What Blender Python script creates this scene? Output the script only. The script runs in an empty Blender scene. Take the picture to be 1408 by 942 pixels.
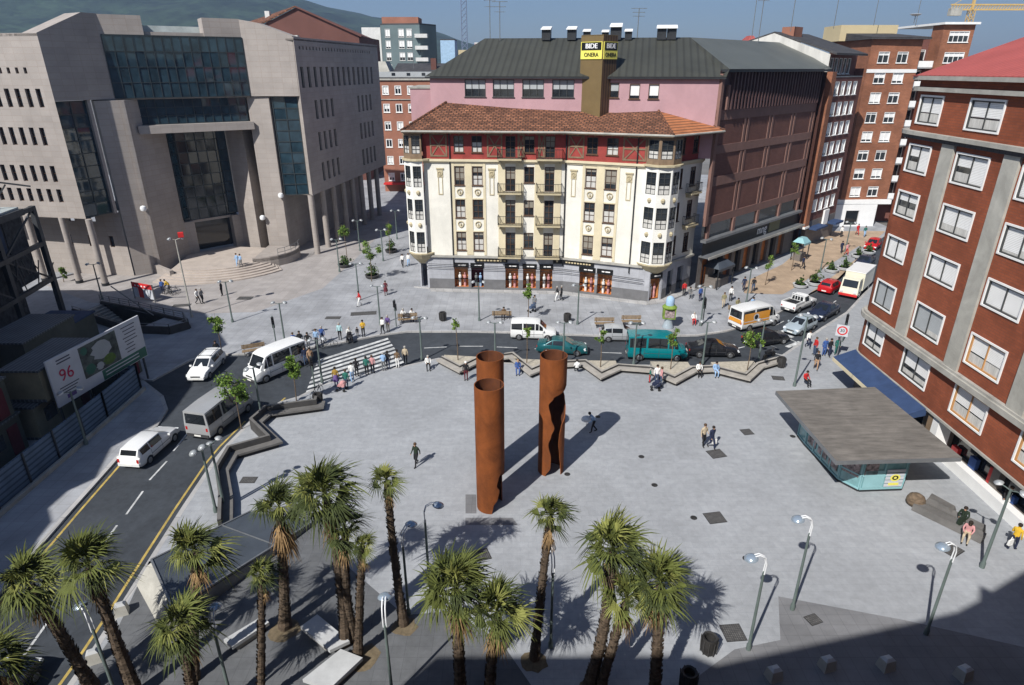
import bpy, math, random
from mathutils import Vector, Matrix
from mathutils.geometry import tessellate_polygon
PI = math.pi
SC = bpy.context.scene
COL = SC.collection
R = math.radians
rnd = random.Random(7)

# ---------------------------------------------------------------- materials
MATS = {}
def mat(key, color, rough=.75, metal=0., var=.18, scale=1.2, bump=0., pattern=None, psize=(1, .5), mortar=None, msize=.02,
        spec=.28, emit=0., detail=6., streak=None, squash=1., pvar=.12, stain=None):
    """procedural material: colour broken up by noise; optional brick / tile / stripe pattern in surface metres (UV)"""
    m = bpy.data.materials.new(key); MATS[key] = m
    m.use_nodes = True
    nt = m.node_tree; N = nt.nodes; L = nt.links
    bs = N['Principled BSDF']
    bs.inputs['Roughness'].default_value = rough; bs.inputs['Metallic'].default_value = metal
    bs.inputs['Specular IOR Level'].default_value = spec
    tc = N.new('ShaderNodeTexCoord')
    nz = N.new('ShaderNodeTexNoise'); nz.inputs['Scale'].default_value = scale; nz.inputs['Detail'].default_value = detail
    nz.inputs['Roughness'].default_value = .62
    if streak:
        mp = N.new('ShaderNodeMapping'); mp.inputs['Scale'].default_value = streak
        L.new(tc.outputs['Object'], mp.inputs['Vector']); L.new(mp.outputs['Vector'], nz.inputs['Vector'])
    else:
        L.new(tc.outputs['Object'], nz.inputs['Vector'])
    rp = N.new('ShaderNodeMapRange'); rp.inputs['From Min'].default_value = .3; rp.inputs['From Max'].default_value = .7
    rp.inputs['To Min'].default_value = 1 - var; rp.inputs['To Max'].default_value = 1 + var
    L.new(nz.outputs['Fac'], rp.inputs['Value'])
    mul = N.new('ShaderNodeMix'); mul.data_type = 'RGBA'; mul.blend_type = 'MULTIPLY'; mul.inputs['Factor'].default_value = 1
    mul.inputs['A'].default_value = (*color, 1)
    L.new(rp.outputs['Result'], mul.inputs['B'])
    hgt = nz.outputs['Fac']
    if stain:
        n2 = N.new('ShaderNodeTexNoise'); n2.inputs['Scale'].default_value = stain[0]; n2.inputs['Detail'].default_value = 7; n2.inputs['Roughness'].default_value = .7; n2.inputs['Distortion'].default_value = .6
        L.new(tc.outputs['Object'], n2.inputs['Vector'])
        r3 = N.new('ShaderNodeMapRange'); r3.inputs['From Min'].default_value = .38; r3.inputs['From Max'].default_value = .68; r3.inputs['To Min'].default_value = 1 - stain[1]; r3.inputs['To Max'].default_value = 1 + stain[1] * .6
        L.new(n2.outputs['Fac'], r3.inputs['Value']); mm = N.new('ShaderNodeMath'); mm.operation = 'MULTIPLY'
        L.new(rp.outputs['Result'], mm.inputs[0]); L.new(r3.outputs['Result'], mm.inputs[1]); L.new(mm.outputs[0], mul.inputs['B'])
    if pattern in ('brick', 'tile'):
        br = N.new('ShaderNodeTexBrick'); br.inputs['Scale'].default_value = 1
        br.inputs['Brick Width'].default_value = psize[0]; br.inputs['Row Height'].default_value = psize[1]
        br.inputs['Mortar Size'].default_value = msize
        br.offset = .5 if pattern == 'brick' else 0.; br.squash = squash
        br.inputs['Color1'].default_value = (*[c * (1 - pvar) for c in color], 1); br.inputs['Color2'].default_value = (*[min(1, c * (1 + pvar)) for c in color], 1)
        mc = mortar or tuple(c * .6 for c in color)
        br.inputs['Mortar'].default_value = (*mc, 1)
        L.new(tc.outputs['UV'], br.inputs['Vector']); L.new(br.outputs['Color'], mul.inputs['A'])
        hgt = br.outputs['Fac']
    elif pattern == 'stripe':
        sp = N.new('ShaderNodeSeparateXYZ'); L.new(tc.outputs['UV'], sp.inputs['Vector'])
        w = N.new('ShaderNodeMath'); w.operation = 'MULTIPLY'; w.inputs[1].default_value = 2 * PI / psize[0]
        L.new(sp.outputs['X' if psize[1] == 0 else 'Y'], w.inputs[0])
        s = N.new('ShaderNodeMath'); s.operation = 'SINE'; L.new(w.outputs[0], s.inputs[0])
        r2 = N.new('ShaderNodeMapRange'); r2.inputs['From Min'].default_value = .2; r2.inputs['From Max'].default_value = .9
        L.new(s.outputs[0], r2.inputs['Value'])
        mx = N.new('ShaderNodeMix'); mx.data_type = 'RGBA'; mx.inputs['A'].default_value = (*color, 1)
        mc = mortar or tuple(c * .6 for c in color); mx.inputs['B'].default_value = (*mc, 1)
        L.new(r2.outputs['Result'], mx.inputs['Factor']); L.new(mx.outputs['Result'], mul.inputs['A'])
        hgt = s.outputs[0]
    L.new(mul.outputs['Result'], bs.inputs['Base Color'])
    if bump:
        bp = N.new('ShaderNodeBump'); bp.inputs['Strength'].default_value = abs(bump); bp.inputs['Distance'].default_value = .03
        bp.invert = bool(pattern in ('brick', 'tile'))
        L.new(hgt, bp.inputs['Height']); L.new(bp.outputs['Normal'], bs.inputs['Normal'])
    if emit:
        bs.inputs['Emission Color'].default_value = (*color, 1); bs.inputs['Emission Strength'].default_value = emit
    return m

def glass(key, color, rough=.06, var=.5, scale=.7):
    m = mat(key, color, rough, 0, var, scale, spec=.8)
    return m

mat('plaza', (.305, .318, .336), .85, var=.10, scale=2.5, bump=.15, pattern='brick', psize=(.9, .45), mortar=(.27, .283, .302), msize=.012, pvar=.04, stain=(.16, .13))
mat('pave', (.30, .31, .33), .85, var=.16, scale=.4, bump=.1, pattern='tile', psize=(.8, .8), mortar=(.21, .21, .215), msize=.012, pvar=.06, stain=(.2, .16))
mat('pinkpave', (.31, .29, .28), .85, var=.14, scale=.5, pattern='tile', psize=(1, 1), mortar=(.25, .22, .2), msize=.014, pvar=.06)
mat('beigepave', (.36, .27, .19), .85, var=.18, scale=.5, pattern='tile', psize=(1, 1), mortar=(.26, .2, .15), msize=.014, pvar=.08)
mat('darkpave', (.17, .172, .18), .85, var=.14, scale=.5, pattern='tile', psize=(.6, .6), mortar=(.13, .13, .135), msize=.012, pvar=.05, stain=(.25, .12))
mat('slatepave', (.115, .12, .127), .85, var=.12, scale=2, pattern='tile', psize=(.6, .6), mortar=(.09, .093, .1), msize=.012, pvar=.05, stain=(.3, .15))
mat('ground', (.16, .155, .15), .9, var=.25, scale=.05)
mat('asphalt', (.047, .054, .064), .85, var=.16, scale=3, bump=.15, stain=(.22, .28))
mat('kerb', (.36, .355, .35), .8, var=.15, scale=.8, pattern='tile', psize=(1, 5), mortar=(.2, .2, .2), msize=.02)
mat('paint_white', (.54, .55, .55), .7, var=.25, scale=2.5, stain=(1.1, .35))
mat('paint_yellow', (.40, .295, .085), .7, var=.3, scale=2.5)
mat('stone', (.335, .302, .278), .72, var=.1, scale=.35, pattern='tile', psize=(1.25, .62), mortar=(.29, .245, .215), msize=.018, pvar=.045, bump=.1, stain=(.12, .10))
mat('stone_dark', (.17, .15, .135), .72, var=.12, scale=.35, pattern='tile', psize=(1.25, .62), mortar=(.13, .115, .105), msize=.018, pvar=.05)  # darker copy of stone; carries painted shade on courthouse soffits and pylon recess
mat('stone_step', (.40, .35, .31), .8, var=.14, scale=.8)
mat('white_wall', (.72, .70, .63), .8, var=.09, scale=.5, streak=(1, 1, .25), stain=(.35, .10))
mat('white_trim', (.74, .73, .68), .7, var=.06)
mat('cream', (.60, .53, .37), .8, var=.1, scale=.6)
mat('cream_dark', (.44, .38, .25), .8, var=.12, scale=2)
mat('red_wall', (.27, .048, .04), .85, var=.22, scale=1)
mat('timber', (.20, .14, .09), .8, var=.2, scale=2)
mat('shop_stone', (.36, .37, .40), .6, var=.1, scale=.6, pattern='tile', psize=(1.1, .9), mortar=(.28, .285, .3), msize=.015, pvar=.05, stain=(.4, .15))
mat('shop_plinth', (.14, .14, .145), .5, var=.2, scale=1)
mat('shop_light', (.50, .22, .075), .5, var=.7, scale=1.1, emit=.0)
mat('orange_wood', (.45, .15, .035), .5, var=.4, scale=1.6)
mat('tile_roof', (.19, .083, .046), .85, var=.42, scale=.9, bump=.6, pattern='brick', psize=(.55, .42), mortar=(.06, .03, .02), msize=.07, pvar=.35)
mat('tile_roof_new', (.38, .145, .06), .85, var=.2, scale=1.2, bump=.6, pattern='stripe', psize=(.62, 1), mortar=(.14, .06, .03))
mat('black', (.014, .014, .016), .45, var=.2)
mat('dark_metal', (.035, .037, .04), .45, .3, var=.2)
mat('grey_metal', (.22, .23, .24), .45, .5, var=.15)
mat('lamp_post', (.13, .165, .155), .5, .3, var=.18)
mat('lamp_hood', (.30, .32, .33), .4, .2, var=.1)
mat('lamp_white', (.75, .77, .79), .3, var=.05)
mat('lamp_blue', (.40, .48, .56), .18, .55, var=.1)
mat('pink', (.43, .265, .285), .85, var=.07, scale=.5, streak=(1, 1, .3), stain=(.3, .10))
mat('mall_roof', (.062, .064, .055), .55, .25, var=.12, scale=.3, pattern='stripe', psize=(.75, 0), mortar=(.046, .047, .041), bump=.2)
mat('mall_roof_side', (.13, .138, .125), .5, .25, var=.12, scale=.3, pattern='stripe', psize=(.42, 0), mortar=(.1, .106, .096), bump=.2)
mat('mall_brick', (.165, .075, .058), .8, var=.12, scale=.5, pattern='brick', psize=(.5, .16), mortar=(.12, .06, .05), msize=.016, pvar=.08, stain=(.2, .15))
mat('mall_beam', (.20, .115, .095), .8, var=.12, scale=.8)
mat('louvre', (.075, .042, .042), .6, var=.2, scale=.5)
mat('bronze', (.19, .135, .062), .5, .3, var=.1, scale=.6)
mat('bronze_rib_shaded', (.13, .082, .048), .5, .3, var=.1, pattern='stripe', psize=(.42, 0), mortar=(.05, .032, .022))  # ribbed right face of the tower; darker base colour includes its shade
mat('sign_black', (.01, .01, .01), .4, var=.1)
mat('sign_yellow', (.72, .66, .13), .5, var=.05)
mat('sign_white', (.8, .8, .8), .5, var=.03)
mat('brick_orange', (.29, .12, .065), .85, var=.16, scale=.6, pattern='brick', psize=(.5, .16), mortar=(.22, .1, .065), msize=.016, pvar=.1, stain=(.3, .2))
mat('brick_red', (.255, .07, .032), .85, var=.14, scale=.5, pattern='brick', psize=(.5, .16), mortar=(.18, .065, .04), msize=.015, pvar=.1, stain=(.3, .2))
mat('brick_dark', (.15, .062, .05), .85, var=.16, scale=.5, pattern='brick', psize=(.5, .16), mortar=(.11, .055, .045), msize=.016, pvar=.1)
mat('pale_stone', (.40, .39, .35), .8, var=.14, scale=.6, streak=(1, 1, .3), stain=(.5, .2))
mat('stone_ledge', (.33, .32, .29), .8, var=.22, scale=1)
mat('red_roof', (.36, .085, .075), .7, var=.12, scale=.4, pattern='stripe', psize=(.5, 0), mortar=(.28, .065, .055))
mat('slate', (.06, .058, .06), .7, var=.25, scale=.6, pattern='brick', psize=(.5, .3), mortar=(.035, .034, .035), msize=.03)
mat('white_paint', (.74, .74, .73), .6, var=.05)
mat('gable', (.5, .49, .46), .85, var=.22, scale=.7, streak=(1, 1, .2))
mat('blind', (.8, .8, .79), .7, var=.07, pattern='stripe', psize=(.09, 1), mortar=(.55, .55, .53))
mat('blind_grey', (.38, .40, .41), .7, var=.07, pattern='stripe', psize=(.09, 1), mortar=(.31, .33, .34))
mat('shutter', (.26, .24, .20), .7, var=.1, pattern='stripe', psize=(.1, 1), mortar=(.18, .165, .14))
mat('frame_brown', (.09, .05, .03), .6, var=.2)
mat('frame_wood', (.40, .21, .08), .6, var=.2)
mat('frame_dark', (.05, .052, .052), .5, var=.2)
mat('curtain', (.50, .49, .46), .85, var=.25, scale=6, streak=(3, 3, .2))
glass('glass', (.022, .027, .032))
glass('glass_blue', (.02, .042, .058), .04)
glass('glass_dark', (.012, .014, .016), .08)
glass('glass_car', (.014, .017, .02), .05, .3)
mat('mullion', (.05, .062, .066), .4, .4, var=.1)
mat('rust', (.19, .055, .013), .8, var=.24, scale=1.3, streak=(1, 1, .35), detail=8, bump=.15, stain=(.7, .3))
mat('rust_in', (.09, .03, .012), .85, var=.3, scale=1.5)  # inside of the tubes: same rust darkened, shade put into the colour
mat('bench_stone', (.32, .30, .27), .85, var=.2, scale=1.2)
mat('bench_dark', (.055, .053, .052), .85, var=.25, scale=1.2)
mat('bench_grey', (.125, .12, .115), .85, var=.22, scale=1.2)
mat('gravel', (.38, .345, .28), .95, var=.25, scale=5, bump=.4)
mat('bench_wood', (.23, .165, .10), .75, var=.3, scale=3)
mat('iron', (.045, .043, .042), .6, .4, var=.3, scale=3)
mat('drain', (.13, .125, .12), .7, .2, var=.3, scale=5, pattern='tile', psize=(.1, .1), mortar=(.06, .06, .06), msize=.02)
mat('slate_metal', (.085, .10, .12), .5, .35, var=.18, scale=.5)
mat('kiosk_roof', (.15, .138, .125), .9, var=.28, scale=1.6, streak=(.5, 2.5, 1), detail=9, stain=(.5, .15))
mat('cyan_frame', (.24, .43, .46), .35, var=.1)
glass('kiosk_glass', (.16, .32, .34), .12, .35, .8)
mat('poster', (.25, .2, .2), .5, var=.9, scale=4, detail=3)
mat('awning', (.03, .055, .125), .75, var=.2, scale=1.2)
mat('hoarding', (.11, .165, .25), .55, .2, var=.22, scale=.8, pattern='stripe', psize=(.35, 1), mortar=(.038, .066, .11))
mat('cabin', (.20, .185, .125), .7, var=.2, scale=.8)
mat('cabin_green', (.065, .072, .06), .7, var=.2, scale=.8)
mat('cabin_roof', (.07, .08, .09), .6, .2, var=.2, scale=.6, pattern='stripe', psize=(.3, 0), mortar=(.14, .16, .18))
mat('tarp', (.022, .045, .10), .7, var=.3, scale=.8)
mat('board_white', (.5, .52, .56), .6, var=.07)
mat('board_photo', (.06, .075, .07), .6, var=.85, scale=1.4, detail=4)
mat('board_green', (.03, .12, .085), .6, var=.15)
mat('board_red', (.42, .02, .07), .6, var=.1)
mat('board_ink', (.06, .06, .09), .6, var=.1)
mat('signal_red', (.55, .03, .03), .5, var=.06)
mat('steel_dark', (.06, .065, .072), .55, .4, var=.25)
mat('netting', (.045, .05, .058), .9, var=.6, scale=2.2)
mat('canopy_glass', (.40, .45, .45), .35, var=.15)
mat('bark', (.13, .095, .065), .95, var=.45, scale=4, streak=(1, 1, 3), bump=.6)
mat('palm_trunk', (.085, .062, .043), .95, var=.5, scale=5, streak=(1, 1, 4), bump=.8)
mat('palm_dead', (.24, .155, .075), .9, var=.4, scale=3)
mat('palm_leaf', (.088, .104, .024), .75, var=.35, scale=2.5)
mat('palm_leaf_light', (.18, .19, .05), .75, var=.3, scale=2.5)
mat('palm_leaf_dark', (.04, .053, .015), .75, var=.35, scale=2.5)
mat('leaf', (.075, .14, .018), .6, var=.35, scale=3)
mat('leaf_light', (.16, .24, .04), .6, var=.3, scale=3)
mat('leaf_dark', (.03, .055, .014), .65, var=.35, scale=3)
mat('soil', (.14, .11, .07), .95, var=.3, scale=4)
mat('planter_white', (.42, .43, .435), .75, var=.12)
mat('tyre', (.018, .018, .018), .85, var=.2)
mat('rim', (.35, .36, .37), .35, .8, var=.1)
mat('headlight', (.75, .78, .8), .12, .2, var=.1)
mat('tail', (.38, .012, .01), .25, var=.1)
mat('plate', (.72, .72, .68), .5, var=.04)
mat('bumper', (.05, .05, .052), .6, var=.15)
mat('hill', (.03, .05, .026), .95, var=.55, scale=.012, detail=10, stain=(.035, .6))
mat('far_white', (.6, .6, .58), .8, var=.1)
mat('far_ochre', (.5, .42, .26), .8, var=.15, scale=.1)
mat('far_teal', (.115, .155, .16), .6, var=.15, scale=.2)
mat('far_brown', (.135, .06, .048), .85, var=.15, scale=.2)
mat('far_brick', (.30, .135, .09), .85, var=.15, scale=.4)
mat('far_blue', (.30, .44, .60), .7, var=.15)
mat('crane', (.52, .36, .14), .6, var=.1)
mat('mast', (.16, .2, .3), .6, .3, var=.1)
for k, c in dict(car_white=(.72, .73, .73), car_silver=(.40, .42, .44), car_grey=(.40, .41, .42), car_teal=(.012, .10, .115), van_teal=(.0, .165, .19),
                 car_black=(.012, .013, .016), car_navy=(.016, .022, .045), car_red=(.42, .008, .012), car_cream=(.66, .64, .52), car_pale=(.38, .45, .5), van_orange=(.62, .27, .03)).items():
    mat(k, c, .25, .25 if k in ('car_silver', 'car_grey', 'car_pale', 'car_teal') else 0., var=.05, spec=.6)
CLOTH = dict(black=(.015, .015, .017), navy=(.018, .024, .055), blue=(.04, .09, .27), lblue=(.26, .40, .60), white=(.72, .72, .70), grey=(.16, .165, .17), green=(.02, .12, .095),
             dgreen=(.018, .03, .018), brown=(.13, .085, .05), beige=(.42, .35, .25), mustard=(.30, .19, .035), yellow=(.58, .36, .03), red=(.42, .02, .02), pink=(.52, .26, .26),
             maroon=(.10, .018, .025), purple=(.12, .075, .22), denim=(.05, .075, .13), cyan=(.36, .55, .58), khaki=(.22, .20, .11), skin=(.42, .25, .17), hair=(.022, .016, .012),
             hair_grey=(.32, .31, .29), hair_brown=(.075, .045, .025), shoe=(.02, .018, .016), tan=(.33, .21, .13))
for k, c in CLOTH.items(): mat('cl_' + k, c, .85, var=.16, scale=5)

# ---------------------------------------------------------------- mesh building
class MB:
    def __init__(s): s.v = []; s.f = []; s.m = []
    def poly(s, pts, m=0):
        b = len(s.v); s.v += [tuple(p) for p in pts]; s.f.append(tuple(range(b, b + len(pts)))); s.m.append(m)
    def box(s, x0, x1, y0, y1, z0, z1, m=0):
        P = [(x0, y0, z0), (x1, y0, z0), (x1, y1, z0), (x0, y1, z0), (x0, y0, z1), (x1, y0, z1), (x1, y1, z1), (x0, y1, z1)]
        s.hexa(P, m)
    def hexa(s, P, m=0):
        b = len(s.v); s.v += [tuple(p) for p in P]
        for q in ((3, 2, 1, 0), (4, 5, 6, 7), (0, 1, 5, 4), (1, 2, 6, 5), (2, 3, 7, 6), (3, 0, 4, 7)):
            s.f.append(tuple(b + i for i in q)); s.m.append(m)
    def obox(s, p0, p1, n0, n1, z0, z1, m=0):
        """box along the plan line p0-p1, from n0 to n1 metres in front of it (right-hand side), z0-z1"""
        d = Vector((p1[0] - p0[0], p1[1] - p0[1])).normalized(); n = Vector((d.y, -d.x))
        a, b = Vector(p0[:2]), Vector(p1[:2])
        q = [a + n * n1, b + n * n1, b + n * n0, a + n * n0]
        s.hexa([(v.x, v.y, z0) for v in q] + [(v.x, v.y, z1) for v in q], m)
    def beam(s, p, q, w, h=None, m=0):
        h = h or w; p, q = Vector(p), Vector(q); d = (q - p).normalized()
        u = d.cross(Vector((0, 0, 1)))
        if u.length < 1e-4: u = Vector((1, 0, 0))
        u.normalize(); t = u.cross(d)
        P = []
        for c in (p, q):
            P += [c - u * w / 2 - t * h / 2, c + u * w / 2 - t * h / 2, c + u * w / 2 + t * h / 2, c - u * w / 2 + t * h / 2]
        s.hexa(P, m)
    def tube(s, pts, rad, n=8, m=0, cap=True):
        pts = [Vector(p) for p in pts]
        if not isinstance(rad, (list, tuple)): rad = [rad] * len(pts)
        b = len(s.v); u = None
        for i, p in enumerate(pts):
            d = (pts[min(i + 1, len(pts) - 1)] - pts[max(i - 1, 0)]).normalized()
            if u is None:
                u = d.cross(Vector((0, 1, 0)))
                if u.length < .05: u = d.cross(Vector((1, 0, 0)))
            u = (u - d * u.dot(d)).normalized(); t = d.cross(u)
            for k in range(n):
                a = 2 * PI * k / n; s.v.append(tuple(p + (u * math.cos(a) + t * math.sin(a)) * rad[i]))
        for i in range(len(pts) - 1):
            for k in range(n):
                k2 = (k + 1) % n
                s.f.append((b + i * n + k, b + i * n + k2, b + (i + 1) * n + k2, b + (i + 1) * n + k)); s.m.append(m)
        if cap:
            s.f.append(tuple(b + k for k in reversed(range(n)))); s.m.append(m)
            s.f.append(tuple(b + (len(pts) - 1) * n + k for k in range(n))); s.m.append(m)
    def lathe(s, prof, c=(0, 0, 0), n=12, m=0):
        b = len(s.v)
        for r, z in prof:
            for k in range(n):
                a = 2 * PI * k / n; s.v.append((c[0] + r * math.cos(a), c[1] + r * math.sin(a), c[2] + z))
        for i in range(len(prof) - 1):
            for k in range(n):
                k2 = (k + 1) % n
                s.f.append((b + i * n + k, b + i * n + k2, b + (i + 1) * n + k2, b + (i + 1) * n + k)); s.m.append(m)
        s.f.append(tuple(b + (len(prof) - 1) * n + k for k in range(n))); s.m.append(m)
        s.f.append(tuple(b + k for k in reversed(range(n)))); s.m.append(m)
    def prism(s, pts, z0, z1, mt=0, ms=None, bottom=True):
        ms = mt if ms is None else ms
        if sum(pts[i - 1][0] * pts[i][1] - pts[i][0] * pts[i - 1][1] for i in range(len(pts))) < 0: pts = pts[::-1]
        n = len(pts); b = len(s.v)
        s.v += [(p[0], p[1], z0) for p in pts] + [(p[0], p[1], z1) for p in pts]
        for i in range(n):
            j = (i + 1) % n; s.f.append((b + i, b + j, b + n + j, b + n + i)); s.m.append(ms)
        for t in tessellate_polygon([[Vector((p[0], p[1], 0)) for p in pts]]):
            a, c, d = [Vector(pts[k][:2]) for k in t]
            if (c - a).cross(d - a) < 0: t = (t[0], t[2], t[1])
            s.f.append(tuple(b + n + k for k in t)); s.m.append(mt)
            if bottom: s.f.append(tuple(b + k for k in reversed(t))); s.m.append(ms)
    def sheet(s, pts, z, m=0, holes=()):
        loops = [[Vector((p[0], p[1], 0)) for p in pts]] + [[Vector((p[0], p[1], 0)) for p in h] for h in holes]
        flat = [v for l in loops for v in l]; b = len(s.v); s.v += [(v.x, v.y, z) for v in flat]
        for t in tessellate_polygon(loops):
            a, c, d = [flat[k].to_2d() for k in t]
            if (c - a).cross(d - a) < 0: t = (t[0], t[2], t[1])
            s.f.append(tuple(b + k for k in t)); s.m.append(m)
    def grid(s, p0, p1, z0, z1, ops=(), m=0, depth=.22, mr=None):
        """wall along p0-p1 facing right of it, with rectangular openings (s0,s1,za,zb) and their reveals"""
        d = Vector((p1[0] - p0[0], p1[1] - p0[1])); Ln = d.length; d.normalize(); n = Vector((d.y, -d.x))
        mr = m if mr is None else mr
        xs = sorted({0., Ln, *[round(min(max(o[k], 0), Ln), 4) for o in ops for k in (0, 1)]}); zs = sorted({z0, z1, *[round(o[k], 4) for o in ops for k in (2, 3)]})
        def P(a, z, dp=0.): return (p0[0] + d.x * a - n.x * dp, p0[1] + d.y * a - n.y * dp, z)
        for i in range(len(xs) - 1):
            # merge vertical runs
            run = None
            for j in range(len(zs) - 1):
                cx, cz = (xs[i] + xs[i + 1]) / 2, (zs[j] + zs[j + 1]) / 2
                hole = any(o[0] < cx < o[1] and o[2] < cz < o[3] for o in ops)
                if not hole:
                    run = (run[0], zs[j + 1]) if run else (zs[j], zs[j + 1])
                if (hole or j == len(zs) - 2) and run:
                    s.poly([P(xs[i], run[0]), P(xs[i + 1], run[0]), P(xs[i + 1], run[1]), P(xs[i], run[1])], m); run = None
        for a, b_, za, zb in ops:
            s.poly([P(a, za), P(b_, za), P(b_, za, depth), P(a, za, depth)], mr); s.poly([P(a, zb, depth), P(b_, zb, depth), P(b_, zb), P(a, zb)], mr)
            s.poly([P(a, za), P(a, za, depth), P(a, zb, depth), P(a, zb)], mr); s.poly([P(b_, za, depth), P(b_, za), P(b_, zb), P(b_, zb, depth)], mr)
    def mesh(s, name, mats, smooth=None):
        me = bpy.data.meshes.new(name); me.from_pydata(s.v, [], s.f)
        for k in mats: me.materials.append(MATS[k] if isinstance(k, str) else k)
        me.polygons.foreach_set('material_index', s.m)
        uv = me.uv_layers.new(name='UVMap').data
        for p in me.polygons:
            n = p.normal
            t = Vector((-n.y, n.x, 0)) if abs(n.z) < .97 else Vector((1, 0, 0))
            t.normalize(); b = n.cross(t) if abs(n.z) < .97 else Vector((0, 1, 0))
            for li in p.loop_indices:
                co = me.vertices[me.loops[li].vertex_index].co; uv[li].uv = (co.dot(t), co.dot(b))
        if smooth is not None:
            me.shade_smooth(); me.set_sharp_from_angle(angle=R(smooth))
        return me

KIDS = {}
def link(name, data, parent=None):
    o = bpy.data.objects.new(name, data); COL.objects.link(o)
    if parent is not None: o.parent = parent; KIDS.setdefault(parent.name, []).append(o)
    return o
def tag(o, label, cat, group=None, kind=None):
    if label: o['label'] = label
    if cat: o['category'] = cat
    if group: o['group'] = group
    if kind: o['kind'] = kind
    return o
def thing(name, label, cat, loc=(0, 0, 0), rz=0., group=None):
    o = link(name, None); o.empty_display_size = .2
    o.location = (loc[0], loc[1], loc[2] if len(loc) > 2 else 0); o.rotation_euler = (0, 0, rz)
    return tag(o, label, cat, group)
def part(name, mb, mats, parent=None, smooth=None, label=None):
    o = link(name, mb if isinstance(mb, bpy.types.Mesh) else mb.mesh(name, mats, smooth), parent)
    if label: o['label'] = label
    return o
def wpart(name, mb, mats, parent, smooth=None, root=None):
    """part whose mesh was written in world coordinates"""
    o = part(name, mb, mats, parent, smooth)
    r = root or parent
    if parent is r: o.location = -r.location
    return o
def struct(name, mb, mats, smooth=None):
    o = part(name, mb, mats, None, smooth); o['kind'] = 'structure'; return o
def copy_tree(o, parent=None):
    c = o.copy(); COL.objects.link(c)
    if parent is not None: c.parent = parent; KIDS.setdefault(parent.name, []).append(c)
    for k in KIDS.get(o.name, []): copy_tree(k, c)
    return c
def put(o, loc, rz=0., label=None, sc=None):
    o.location = (loc[0], loc[1], loc[2] if len(loc) > 2 else 0); o.rotation_euler = (0, 0, rz)
    if label: o['label'] = label
    if sc: o.scale = (sc, sc, sc)
    return o
def text_mesh(body, size, depth=.01):
    cu = bpy.data.curves.new('lettering', 'FONT'); cu.body = body; cu.size = size; cu.align_x = 'CENTER'; cu.align_y = 'CENTER'; cu.extrude = depth
    o = bpy.data.objects.new('lettering', cu); COL.objects.link(o)
    me = bpy.data.meshes.new_from_object(o.evaluated_get(bpy.context.evaluated_depsgraph_get()))
    bpy.data.objects.remove(o); return me
def add_text(mb, body, size, org, xdir, ydir, m=0, depth=.008, sx=1.):
    """lettering as mesh, centred at org, reading along xdir, upright along ydir"""
    me = text_mesh(body, size, depth); x, y = Vector(xdir).normalized(), Vector(ydir).normalized(); z = x.cross(y)
    b = len(mb.v)
    for v in me.vertices: mb.v.append(tuple(Vector(org) + x * v.co.x * sx + y * v.co.y + z * v.co.z))
    for p in me.polygons: mb.f.append(tuple(b + i for i in p.vertices)); mb.m.append(m)
    bpy.data.meshes.remove(me)

# ---------------------------------------------------------------- windows (local: x along wall, y inward, z up)
WM = {}
def win_meshes(w, h, frame='white_paint', nv=1, nh=0, blind=.5, bmat='blind', gl='glass', sill=True, ft=.07, rec=.12, low=0.):
    key = (round(w, 2), round(h, 2), frame, nv, nh, blind, bmat, gl, sill, ft, rec, low)
    if key in WM: return WM[key]
    f = MB()
    f.box(0, ft, 0, rec + .05, 0, h); f.box(w - ft, w, 0, rec + .05, 0, h); f.box(ft, w - ft, 0, rec + .05, h - ft, h); f.box(ft, w - ft, 0, rec + .05, 0, ft)
    for k in range(nv):
        x = w * (k + 1) / (nv + 1); f.box(x - ft * .4, x + ft * .4, rec - .05, rec + .04, ft, h - ft)
    for k in range(nh):
        z = h * (k + 1) / (nh + 1)
        for q in range(nv + 1):
            f.box(w * q / (nv + 1) + ft * (1 if q == 0 else .4), w * (q + 1) / (nv + 1) - ft * (1 if q == nv else .4), rec - .03, rec + .02, z - .022, z + .022)
    if sill: f.box(-.08, w + .08, -.12, 0, -.07, -.002)
    g = MB(); g.poly([(ft, rec + .03, ft), (w - ft, rec + .03, ft), (w - ft, rec + .03, h - ft), (ft, rec + .03, h - ft)])
    bl = blind if isinstance(blind, tuple) else (blind,)
    for i, b in enumerate(bl):
        a0, a1 = ft + (w - 2 * ft) * i / len(bl), ft + (w - 2 * ft) * (i + 1) / len(bl)
        if b > 0: g.poly([(a0, rec + .018, ft + (h - 2 * ft) * (1 - b)), (a1, rec + .018, ft + (h - 2 * ft) * (1 - b)), (a1, rec + .018, h - ft), (a0, rec + .018, h - ft)], 1)
    if low > 0: g.poly([(ft, rec + .02, ft), (w - ft, rec + .02, ft), (w - ft, rec + .02, ft + (h - 2 * ft) * low), (ft, rec + .02, ft + (h - 2 * ft) * low)], 2)
    WM[key] = (f.mesh('window', [frame]), g.mesh('pane', [gl, bmat, 'curtain'])); return WM[key]
def window(parent, p0, p1, s, z, w, h, rec0=0., **kw):
    d = Vector((p1[0] - p0[0], p1[1] - p0[1])).normalized(); n = Vector((d.y, -d.x))
    fm, gm = win_meshes(w, h, **kw)
    o = link('window', fm, parent); x = p0[0] + d.x * s - n.x * rec0; y = p0[1] + d.y * s - n.y * rec0
    o.location = Vector((x, y, z)) - parent.location; o.rotation_euler = (0, 0, math.atan2(d.y, d.x))
    link('pane', gm, o); return o
def along(p0, p1, s, n=0.):
    d = Vector((p1[0] - p0[0], p1[1] - p0[1])).normalized()
    return (p0[0] + d.x * s + d.y * n, p0[1] + d.y * s - d.x * n)

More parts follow.
